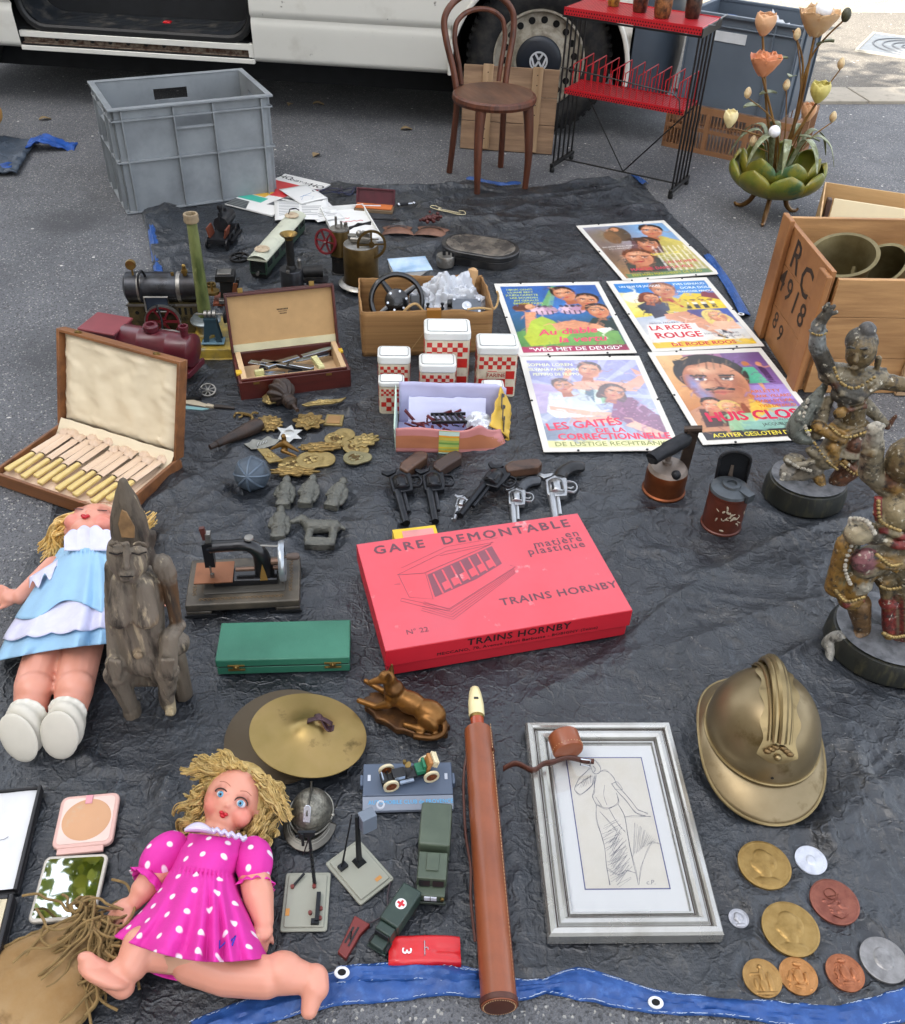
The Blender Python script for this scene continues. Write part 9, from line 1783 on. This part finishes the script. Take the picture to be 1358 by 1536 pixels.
mb.tube([V(180,865,-.0395),V(190,865,-.0405),V(200,865,-.0385)],.0011,5); mb.build('eye_slits',mat('slit_dark','15100c',.9),t)
mb=MB(); mb.prism([(-.010,-.02),(.010,-.02),(.013,0),(.004,.026),(-.003,.03),(-.012,.004)],0,.003,Matrix.Translation(V(190,789,-.0165))@TR(rx=82)); mb.build('broken_patch',mat('raw_wood','7d603e',.8,var=.3,vs=50,bump=.6,bs=90),t,bev=.001)
# ---- carved dancers
GOLDS=mat('flaking_gilt_paint','ffffff',.5,.15,attr='Col',var=.35,vs=45,col2='2a2826',amt=.41,cs=60,soft=.07,col3='c4beac',amt3=.34,cs3=80,bump=.7,bs=110)
BASE=mat('statue_base_black','191b17',.45,var=.3,vs=40,stretch=(1,1,.2),col2='4a4630',amt=.36,cs=60,soft=.14,bump=.5,bs=90)
def dancer(lab,cx,cy,rx_,ry_,hb,P,topc,extra=None,lock=True):
    o_=at(cx,cy); t=T('dancer_statue',lab,'statue',(o_.x,o_.y,Z0),flat=max(rx_,ry_)); 
    mb=MB(); mb.lathe([(.97,0),(1,.004),(.99,hb*.6),(.93,hb*.95),(.86,hb)],44,I4,rx_,ry_); mb.build('base',BASE,t)
    mb=MB(); mb.sheet(lambda s,v:Vector((rx_*.9*v*math.cos(2*PI*s),ry_*.9*v*math.sin(2*PI*s),hb+.004+.017*fbm(v*math.cos(2*PI*s)*3,v*math.sin(2*PI*s)*3,1)*(1-v))),40,12); mb.build('base_top',topc,t)
    Y=o_.y; V=lambda x,y,d=0.:aty(x,y,Y+d)-Vector((o_.x,o_.y,Z0)); b=blob('body',P(V),GOLDS,t,.0024,1,lambda c,n:c+n*(.0017*(.4-abs(fbm(c.x*62,c.y*62,c.z*62,3)))+.0015*(.4-abs(fbm(c.x*150,c.y*150,c.z*110,2))))); return t,V
TOPC=mat('base_top_grey','5e6064',.6,var=.3,vs=50,col2='34383c',amt=.4,cs=40,bump=.5,bs=90)
G1='6c5c3e';G2='4a463d';G3='7c725c';G4='5e3c28';G5='5f6e5e';G6='8a6a34';G7='4c4a48';G8='8a8e8c'
def D1(V):
    P=[('e',V(1292,527,-.01),(.031,.034,.040),None,G1),('e',V(1293,512,.002),(.034,.034,.030),None,G2),('e',V(1301,496,0),(.019,.019,.019),None,G7),('c',V(1285,532,-.042),V(1284,541,-.048),.004,.006,G1),('e',V(1280,552,-.036),(.011,.005,.004),None,G1),('t',[V(1269,523,-.036),V(1276,520,-.041),V(1283,523,-.042)],.0025,G2),('t',[V(1290,524,-.043),V(1299,522,-.040),V(1306,526,-.034)],.0025,G2),('c',V(1318,538,.0),V(1316,556,.0),.007,.005,G1),
    ('c',V(1284,552,0),V(1279,572,.004),.018,.022,G1),('c',V(1246,560,.006),V(1316,568,.006),.026,.026,G3),('c',V(1280,575,.004),V(1278,635,.004),.036,.027,G1),('e',V(1272,590,-.020),(.038,.022,.026),None,G2),('t',[V(1245,560,-.02),V(1262,590,-.034),V(1290,600,-.036),V(1318,575,-.02)],.008,G3),('t',[V(1250,575,-.018),V(1272,615,-.034),V(1300,608,-.03)],.007,G4),('e',V(1260,620,-.034),(.014,.010,.014),None,G6),
    ('c',V(1244,560,.004),V(1226,518,.0),.020,.017,G2),('c',V(1226,520,.0),V(1228,488,-.004),.018,.015,G8),('t',[V(1216,497,-.0),V(1229,494,-.018),V(1240,497,.0)],.005,G3),('c',V(1230,484,-.006),V(1242,468,-.01),.013,.010,G2),('c',V(1242,467,-.012),V(1252,459,-.014),.006,.004,G2),('c',V(1238,462,-.010),V(1243,456,-.012),.006,.004,G2),('c',V(1245,472,-.012),V(1255,468,-.014),.005,.004,G2),
    ('c',V(1318,570,.004),V(1350,576,-.004),.020,.017,G1),('c',V(1350,576,-.004),V(1400,585,-.01),.016,.013,G1),('c',V(1316,560,.002),V(1330,553,.006),.012,.003,G2),
    ('e',V(1278,640,.0),(.046,.034,.022),None,G1),('t',[V(1244,638,-.01),V(1270,652,-.034),V(1310,640,-.02)],.009,G6)]
    fl=spline([V(1240,575,.02),V(1222,600,.012),V(1206,622,.004),V(1194,642,.0),V(1200,655,-.006),V(1222,662,-.012)],4)
    P+=[('t',fl,[.006+.016*math.sin(PI*i/len(fl)) for i in range(len(fl))],'6a6e66'),('e',V(1214,618,.006),(.026,.012,.046),(0,22,0),'62655e'),('e',V(1226,628,-.004),(.010,.010,.034),(0,30,0),'3c3a34'),('c',V(1244,600,.0),V(1226,650,-.012),.010,.014,G3),('c',V(1228,640,-.02),V(1262,660,-.03),.014,.012,G6),('c',V(1300,608,.02),V(1326,634,.02),.016,.010,G3),('c',V(1332,640,.02),V(1344,624,.02),.007,.004,G4),
    ('c',V(1264,650,-.005),V(1238,688,-.018),.026,.026,G3),('e',V(1230,682,-.02),(.038,.018,.015),(0,22,0),G3),('c',V(1250,672,-.03),V(1252,696,-.03),.014,.010,G6),('c',V(1222,700,-.01),V(1192,714,-.004),.025,.018,'7c7466'),('t',[V(1180,694,-.01),V(1200,698,-.026),V(1222,692,-.03)],.007,'8a8270'),('e',V(1192,690,-.0),(.026,.02,.014),None,G3),('c',V(1182,705,.0),V(1175,735,.0),.018,.014,'9a948a'),('c',V(1175,735,.0),V(1190,752,-.004),.012,.008,'9a948a'),('c',V(1228,715,-.02),V(1234,735,-.026),.014,.010,G6),
    ('c',V(1288,655,.004),V(1290,690,-.010),.029,.027,G5),('e',V(1285,668,-.03),(.022,.012,.020),None,G4),('c',V(1286,692,-.01),V(1256,722,-.014),.030,.020,G4),('t',[V(1264,690,-.036),V(1285,708,-.040),V(1306,700,-.03)],.006,G6),('c',V(1258,720,-.014),V(1240,745,-.012),.019,.012,'5a4028'),('c',V(1238,748,-.014),V(1246,772,-.044),.011,.010,G2)]
    for k in range(5): P.append(('c',V(1240+4*k,766,-.045),V(1242+5*k,777-k,-.056),.004,.003,G2))
    P+=[('l',[(.0,0),(.030,.0),(.05,-.02),(.058,-.035),(.0,-.03)],Matrix.Translation(V(1277,655,0)),1,.8,G3)]
    return P
t,V=dancer('grey gilt carved dancer with one raised arm and a topknot on a black base','1203' and 1203,747,.098,.088,.056,D1,TOPC)
def D2(V):
    R1='7a2c26'; P=[('c',V(1306,705,.01),V(1310,665,.004),.020,.018,G3),('t',[V(1296,678,.0),V(1308,682,-.018),V(1322,676,.0)],.006,G1),('c',V(1311,662,.002),V(1314,643,-.006),.015,.012,'a39c8c'),('c',V(1306,641,-.008),V(1324,639,-.008),.006,.005,'a39c8c'),('c',V(1308,648,-.01),V(1320,645,-.012),.006,.005,'a39c8c'),('c',V(1305,708,.01),V(1342,738,.01),.019,.022,G3),('c',V(1336,722,.0),V(1336,704,-.004),.016,.003,G4),('e',V(1340,725,.004),(.024,.02,.014),None,G6),
    ('c',V(1360,735,.01),V(1360,800,.006),.042,.034,G1),('e',V(1345,768,-.016),(.034,.03,.036),None,'8a7c5c'),('t',[V(1318,745,-.02),V(1316,770,-.034),V(1324,795,-.036),V(1358,806,-.04)],.007,R1),('t',[V(1322,806,-.03),V(1345,818,-.042),V(1375,816,-.036)],.009,R1),('e',V(1362,690,0),(.036,.036,.042),None,G1),
    ('c',V(1318,803,-.02),V(1290,795,-.018),.018,.022,'a09478'),('e',V(1288,800,-.026),(.026,.020,.022),None,'a09478'),('c',V(1280,788,-.014),V(1276,778,-.012),.010,.004,'b8b2a4'),('e',V(1316,806,-.034),(.012,.010,.015),None,G2),
    ('c',V(1330,830,-.01),V(1300,845,-.02),.028,.030,G3),('e',V(1332,838,-.026),(.04,.028,.014),None,'806a44'),('e',V(1298,840,-.036),(.024,.016,.026),None,'86585c'),('c',V(1278,805,-.004),V(1262,860,-.008),.018,.022,G5),('c',V(1268,815,-.014),V(1254,880,-.012),.016,.020,G6),('c',V(1290,858,-.014),V(1276,896,-.016),.030,.024,G6),('t',[V(1252,885,-.02),V(1270,908,-.040),V(1296,898,-.034)],.007,'6a2a22'),('e',V(1296,880,-.036),(.016,.010,.018),None,'9a9484'),
    ('c',V(1288,905,-.014),V(1294,940,-.010),.023,.016,'6d5232'),('c',V(1294,945,-.010),V(1282,963,-.030),.015,.011,'6d5232'),('c',V(1282,963,-.03),V(1272,966,-.034),.010,.007,'6d5232'),
    ('c',V(1322,850,-.01),V(1348,880,-.01),.026,.03,G1),('c',V(1346,880,-.01),V(1345,950,-.01),.028,.026,R1),('t',[V(1326,870,-.03),V(1332,910,-.034),V(1334,955,-.036)],.010,G6),('l',[(0,0),(.026,0),(.04,-.02),(.05,-.03),(0,-.03)],Matrix.Translation(V(1345,945,0)),1,.8,G6),('e',V(1334,905,-.03),(.02,.014,.012),None,R1),
    ('c',V(1362,830,.0),V(1366,960,.0),.05,.046,G3)]
    for s in range(7): P.append(('c',V(1316+5*s,834+2*s,-.044),V(1315+5*s,846+2*s,-.046),.004,.003,G6))
    w=spline([V(1236,975,.0),V(1246,960,-.01),V(1262,955,-.02),V(1275,968,-.03)],4); P+=[('t',w,.012,'8a8880'),('c',V(1246,968,-.02),V(1244,1000,-.055),.012,.004,'8a8880'),('t',spline([V(1310,985,-.02),V(1326,1000,-.05),V(1322,1022,-.075),V(1300,1030,-.085)],4),[.014]*9+[.010,.007,.005,.003],'6c7478'),('c',V(1300,975,-.02),V(1360,985,-.02),.022,.02,'707270')]
    return P
t2,V2=dancer('ochre and red carved dancer at the right edge, its raised arm reaching the other dancer',1330,972,.128,.115,.05,D2,TOPC)

def beads(t,V,runs,m,nm):
    mb=MB()
    for pts,r,n in runs:
        q=spline([V(*p) for p in pts],12)
        for k in range(n): mb.ell(q[int(k*(len(q)-1)/max(1,n-1))],(r,r*.8,r),8,6)
    mb.build(nm,m,t)
GB=mat('worn_gilt','9a8352',.4,.5,var=.3,vs=80,col2='4a4030',amt=.4,cs=90); PB=mat('pale_flaked_trim','a8a294',.6,var=.3,vs=80,col2='5a554c',amt=.4,cs=90)
beads(t,V,[([(1252,552,-.028),(1262,574,-.040),(1284,582,-.044),(1312,566,-.034)],.0042,16),([(1246,640,-.03),(1268,656,-.046),(1300,648,-.042)],.004,15),([(1222,664,-.03),(1240,690,-.046),(1256,704,-.046)],.0036,12),([(1262,696,-.04),(1285,712,-.048),(1306,704,-.036)],.0036,12),([(1219,500,-.012),(1229,503,-.020),(1239,500,-.012)],.0032,7)],GB,'bead_trim')
beads(t,V,[([(1212,600,-.006),(1206,630,-.014),(1214,652,-.024)],.0045,10),([(1180,690,-.02),(1196,700,-.03),(1216,706,-.036)],.0045,10),([(1176,712,-.016),(1172,730,-.016),(1184,750,-.016)],.006,9)],PB,'ruffled_edge')
beads(t2,V2,[([(1318,752,-.034),(1322,782,-.044),(1350,796,-.050)],.004,14),([(1316,832,-.044),(1336,848,-.052),(1352,846,-.05)],.0044,12),([(1254,886,-.032),(1270,902,-.044),(1296,896,-.044)],.004,14),([(1322,880,-.044),(1334,884,-.046),(1350,882,-.046)],.004,8),([(1326,950,-.044),(1340,956,-.048),(1356,954,-.046)],.0045,9)],GB,'bead_trim')
beads(t2,V2,[([(1282,778,-.02),(1300,782,-.046),(1312,800,-.052)],.005,9),([(1280,812,-.03),(1268,850,-.036),(1276,876,-.046)],.004,14)],PB,'ruffled_edge')
# ================================================================ TARPAULIN (last, so that it can lie flat under the things)
def poly_at(pts): return [at(*p) if abs(p[0])>8 or abs(p[1])>8 else Vector((p[0],p[1],0)) for p in pts]
def along(P,s):
    d=[0]
    for a,b in zip(P[:-1],P[1:]): d.append(d[-1]+(b-a).length)
    x=s*d[-1]
    for i in range(len(P)-1):
        if x<=d[i+1] or i==len(P)-2: return P[i].lerp(P[i+1],(x-d[i])/max(1e-9,d[i+1]-d[i]))
top_=poly_at([(212,318),(300,296),(420,282),(520,276),(600,283),(690,276),(760,283),(850,275),(960,264)])
right_=poly_at([(960,264),(985,300),(1062,375),(1100,430),(1128,470),(1165,540),(1250,610),(1315,700),(1400,800),(1470,950),(1560,1200),(1640,1500)])
left_=poly_at([(212,318),(222,360),(228,400),(200,470),(150,560),(95,690),(70,800),(38,850),(10,960),(-60,1150),(-160,1400),(-240,1560)])
bot_=poly_at([(-240,1560),(0,1580),(240,1560),(330,1530),(410,1502),(500,1474),(600,1464),(720,1472),(860,1466),(960,1490),(1050,1504),(1160,1512),(1260,1518),(1358,1492),(1500,1480),(1640,1500)])
sm_=lambda P:spline(P,6)
top_,right_,left_,bot_=[sm_(P) for P in (top_,right_,left_,bot_)]
NU,NV=460,640
FOLDS=[([(285,770),(330,745),(395,690),(430,655),(500,600)],.010,.011),([(930,832),(990,836),(1040,842)],.014,.012),([(1000,868),(1100,866),(1220,880)],.008,.016),
 ([(975,905),(1075,895),(1180,912),(1230,930)],.007,.010),([(960,930),(1060,925),(1180,935)],.006,.02),([(1180,790),(1235,815),(1270,850)],.006,.008),([(1270,1100),(1290,1180),(1340,1240)],.008,.012),
 ([(1240,1330),(1300,1380),(1358,1420)],.007,.010),([(770,1010),(900,1000),(1010,1040)],.006,.014),([(780,1400),(870,1412),(1100,1418),(1200,1450)],.007,.010),([(20,1150),(200,1130),(330,1150)],.006,.02),
 ([(470,880),(520,840),(535,800)],.008,.016),([(560,470),(500,480),(470,560)],.006,.010),([(300,540),(330,600),(260,700)],.008,.012),([(760,620),(800,720),(900,760)],.008,.012),([(740,560),(775,640)],.006,.010),
 ([(220,520),(320,560),(345,640)],.007,.012),([(690,700),(860,690),(960,720)],.005,.016),([(840,440),(910,440),(905,500)],.005,.012),([(380,450),(440,480)],.006,.012),([(1000,1010),(1040,960),(1180,970)],.005,.016),([(700,300),(850,290),(950,275)],.006,.012),([(430,285),(560,290),(690,283),(770,290)],.012,.012)]
FP=[([np.array(p[:2]) for p in spline(poly_at(f),4)],h,wd) for f,h,wd in FOLDS]
pts=np.zeros((NV+1,NU+1,3))
vs_=[1-(1-j/NV)**1.0 for j in range(NV+1)]
LT=[along(left_,s) for s in np.linspace(0,1,NV+1)]; RT=[along(right_,s) for s in np.linspace(0,1,NV+1)]
TT=[along(top_,s) for s in np.linspace(0,1,NU+1)]; BT=[along(bot_,s) for s in np.linspace(0,1,NU+1)]
A_=np.array([p[:] for p in LT]);B_=np.array([p[:] for p in RT]);T_=np.array([p[:] for p in TT]);D_=np.array([p[:] for p in BT])
u=np.linspace(0,1,NU+1)[None,:,None]; v=np.linspace(0,1,NV+1)[:,None,None]
pts=(1-u)*A_[:,None]+u*B_[:,None]+(1-v)*T_[None]+v*D_[None]-((1-u)*(1-v)*T_[0]+u*(1-v)*T_[-1]+(1-u)*v*D_[0]+u*v*D_[-1])
X=pts[...,0];Y=pts[...,1]
press=np.ones_like(X)
for x,y,r in FLAT:
    d=np.hypot(X-x,Y-y); press=np.minimum(press,np.clip((d-r*.85)/(r*.3+.01),.0,1))
def wr(x,y):
    p=Vector((x,y,0)); q=p+Vector((noise.noise(p*5),noise.noise(p*5+Vector((7,3,1))),0))*.08
    a=(1-abs(noise.noise(Vector((q.x*5,q.y*9,0)))))**5*.5+(1-abs(noise.noise(Vector((q.x*15,q.y*11,4)))))**4*.42+(1-abs(noise.noise(Vector((q.x*34,q.y*30,9)))))**3*.26
    b=(1-abs(noise.noise(Vector((x*1.6+y*1.1,y*2.6-x*.9,2.)))))**9; c=(1-abs(noise.noise(Vector((x*2.3-y*2.9,x*.9+y*.7,6.)))))**12; return a*.010+.017*b+.014*c+.005*noise.noise(p*2.2)
Z=np.array([[wr(x,y) for x,y in zip(rx,ry)] for rx,ry in zip(X,Y)])
rngf=np.random.default_rng(5)
for P,h,wd in FP:
    d=np.full(X.shape,9.); sd=np.zeros(X.shape)
    for a,b in zip(P[:-1],P[1:]):
        L=((b-a)**2).sum()+1e-9; t=np.clip(((X-a[0])*(b[0]-a[0])+(Y-a[1])*(b[1]-a[1]))/L,0,1); dx=X-a[0]-t*(b[0]-a[0]); dy=Y-a[1]-t*(b[1]-a[1]); dd=np.hypot(dx,dy); m_=dd<d
        d=np.where(m_,dd,d); sd=np.where(m_,np.sign((b[0]-a[0])*dy-(b[1]-a[1])*dx),sd)
    ends=np.minimum(np.hypot(X-P[0][0],Y-P[0][1]),np.hypot(X-P[-1][0],Y-P[-1][1])); k=np.clip(ends/.06,0,1)
    Z+=h*k*np.exp(-(d/np.where(sd>0,wd*1.7,wd*.7))**2)
Z=np.clip(Z-.003,0.0,.034)*press*.9+.0012+.0022*press*0
edge=np.minimum(np.minimum(u[...,0],1-u[...,0])*NU,np.minimum(v[...,0],1-v[...,0])*NV)
Z=np.where(edge<1,.0008,Z)
TARP=bpy.data.materials.new('tarpaulin_weave'); TARP.use_nodes=True; t_=TARP.node_tree;N=t_.nodes;L=t_.links;b=N['Principled BSDF']
tc=N.new('ShaderNodeTexCoord')
def nz(s,d=6,r=.6,st=None):
    n=N.new('ShaderNodeTexNoise');n.inputs['Scale'].default_value=s;n.inputs['Detail'].default_value=d;n.inputs['Roughness'].default_value=r;n.inputs['Distortion'].default_value=.6 if st else 0
    if st: mp=N.new('ShaderNodeMapping');mp.inputs['Scale'].default_value=st;mp.inputs['Rotation'].default_value=(0,0,.12);L.new(tc.outputs['Object'],mp.inputs[0]);L.new(mp.outputs[0],n.inputs['Vector'])
    else: L.new(tc.outputs['Object'],n.inputs['Vector'])
    return n.outputs[0]
def rp(s,lo,hi,a=0.,c=1.):
    r=N.new('ShaderNodeMapRange');r.inputs[1].default_value=lo;r.inputs[2].default_value=hi;r.inputs[3].default_value=a;r.inputs[4].default_value=c;L.new(s,r.inputs[0]);return r.outputs[0]
def mx(a,bb,f):
    x=N.new('ShaderNodeMix');x.data_type='RGBA'
    for s_,vv in ((x.inputs[6],a),(x.inputs[7],bb),(x.inputs[0],f)):
        if hasattr(vv,'links'):L.new(vv,s_)
        else:s_.default_value=vv if isinstance(vv,float) else (*vv,1)
    return x.outputs[2]
def mth(op,a,bb):
    x=N.new('ShaderNodeMath');x.operation=op
    for s_,vv in ((x.inputs[0],a),(x.inputs[1],bb)):
        if hasattr(vv,'links'):L.new(vv,s_)
        else:s_.default_value=vv
    return x.outputs[0]
base=mx(C('17191d'),C('2f343a'),rp(nz(7),.35,.68))
base=mx(base,C('6b675f'),mth('MULTIPLY',rp(nz(4.5,6,.7),.55,.75),rp(nz(60,5,.7),.4,.65,.0,.55)))
base=mx(base,C('a9a69e'),mth('MULTIPLY',rp(nz(230,4,.6),.64,.70,0.,.9),rp(nz(9,3),.5,.7)))
fibre=nz(70,4,.6,(1,.14,1)); fib2=nz(70,4,.6,(.14,1,1))
base=mx(base,C('51585f'),mth('MULTIPLY',rp(mth('MAXIMUM',fibre,fib2),.62,.74),.5))
L.new(base,b.inputs['Base Color']); L.new(rp(nz(14),.3,.7,.24,.5),b.inputs['Roughness']); b.inputs['Specular IOR Level'].default_value=.65
vo=N.new('ShaderNodeTexVoronoi');vo.feature='DISTANCE_TO_EDGE';vo.inputs['Scale'].default_value=26
dn=N.new('ShaderNodeTexNoise');dn.inputs['Scale'].default_value=22;dn.inputs['Detail'].default_value=3;L.new(tc.outputs['Object'],dn.inputs['Vector'])
vm=N.new('ShaderNodeVectorMath');vm.operation='SCALE';L.new(dn.outputs['Color'],vm.inputs[0]);vm.inputs[3].default_value=.07
va=N.new('ShaderNodeVectorMath');L.new(tc.outputs['Object'],va.inputs[0]);L.new(vm.outputs[0],va.inputs[1]);L.new(va.outputs[0],vo.inputs['Vector'])
crk=rp(vo.outputs['Distance'],0,.12,1,0)
h=mth('ADD',mth('MULTIPLY',mth('MULTIPLY',nz(24,7,.62),rp(nz(3.5,3),.38,.66,.35,1.5)),1.9),mth('ADD',mth('MULTIPLY',crk,.22),mth('MULTIPLY',mth('ADD',fibre,fib2),.35)))
bp=N.new('ShaderNodeBump');bp.inputs['Strength'].default_value=.85;bp.inputs['Distance'].default_value=.006;L.new(h,bp.inputs['Height']);L.new(bp.outputs[0],b.inputs['Normal'])
tp=T('tarpaulin','big crumpled dark blue grey tarpaulin spread over the road with all goods on it','tarpaulin',(0,0,0))
i=np.arange(NV)[:,None]*(NU+1)+np.arange(NU)[None]; F=np.stack([i,i+NU+1,i+NU+2,i+1],-1).reshape(-1,4)
V_=np.stack([X,Y,Z],-1).reshape(-1,3)
me=bpy.data.meshes.new('sheet'); me.from_pydata(V_.tolist(),[],F.tolist()); me.materials.append(TARP); me.polygons.foreach_set('use_smooth',[True]*len(me.polygons)); me.update()
o=bpy.data.objects.new('sheet',me); COL.objects.link(o); o.parent=tp
# blue hem: along the near edge, the far right edge and in glimpses elsewhere
HEM=mat('blue_hem','1d4684',.5,var=.16,vs=30,col2='436aa6',amt=.3,cs=60,soft=.2,bump=.4,bs=120,col3='1b3f80',amt3=.3,cs3=25)
STITCH=mat('hem_stitch','a9b6c8',.8)
def hem(pts,w0,name='blue_hem',lift=.006,k=8,wav=.008):
    P=spline(poly_at(pts),k); n=len(P); mb=MB()
    def fn(s,t):
        i=round(s*(n-1)); a=P[max(0,i-1)];b_=P[min(n-1,i+1)]; d=(b_-a).normalized(); q=Vector((-d.y,d.x,0)); p=P[i]
        ww=float(np.interp(s*(len(w0)-1),range(len(w0)),w0)) if hasattr(w0,'__len__') else w0
        z=lift+.004*math.sin(PI*t)+wav*1.5*abs(fbm(p.x*12,t*2.2,p.y*12))*math.sin(PI*min(1,t+.15))+.003*fbm(p.x*40,t*5,5)
        return Vector((p.x,p.y,0))+q*(t-.5)*ww+Vector((0,0,z))
    mb.sheet(fn,n-1,10); o=mb.build(name,HEM,tp,solid=.0015)
    mb=MB(); rng=random.Random(3)
    for i in range(0,n-1):
        for tt in (.06,.94):
            if rng.random()<.7:
                p=fn(i/(n-1),tt)+Vector((0,0,.0016)); d=(P[i+1]-P[i]).normalized(); q=Vector((-d.y,d.x,0))*rng.uniform(-.3,.6); e=(d+q).normalized()*.0026; s_=Vector((-e.y,e.x,0))*.14
                mb.add([p-e-s_,p+e-s_,p+e+s_,p-e+s_],[(0,1,2,3)],False)
    mb.build('stitching',STITCH,o); return o,fn
wh=mat('eyelet_white','d4d6d8',.5); 
def eyelet(px,par,z,rx=1.):
    p=at(*px,z); mb=MB(); mb.lathe([(.0045,0),(.0052,.0012),(.0082,.0012),(.009,0)],20,TR(p.x,p.y,z),1.25,1,caps=False); mb.lathe([(0,.0006),(.0046,.0006)],16,TR(p.x,p.y,z),1.25,1); 
    e=mb.build('eyelet',wh,tp); m2=MB(); m2.lathe([(0,.0009),(.0048,.0009)],16,TR(p.x,p.y,z),1.25,1); m2.build('hole',MATS['hole_black'],e)
hem([(290,1552),(380,1520),(450,1500),(510,1484),(588,1477),(660,1470),(720,1478),(775,1486),(817,1482),(869,1478),(922,1490),(974,1503),(1026,1509),(1078,1511),(1148,1519),(1213,1527),(1279,1527),(1323,1517),(1400,1500),(1520,1490),(1636,1496)],[.036,.042,.044,.05,.052,.05,.04,.032,.022,.05,.044,.036,.03,.03,.032,.038,.042,.042,.046,.046,.046],lift=.003,k=14)
hem([(508,1468),(560,1463),(640,1462),(715,1474)],.026,lift=.009,k=10)
eyelet((513,1459),tp,.023); eyelet((984,1504),tp,.015)
hem([(226,335),(232,370),(238,412)],.03,lift=.004)
hem([(1062,385),(1090,425),(1118,475)],.035,lift=.004); eyelet((1112,471),tp,.012)
hem([(700,272),(725,276),(752,281),(780,279)],.022,lift=.012)
hem([(950,264),(968,278)],.03,lift=.006)
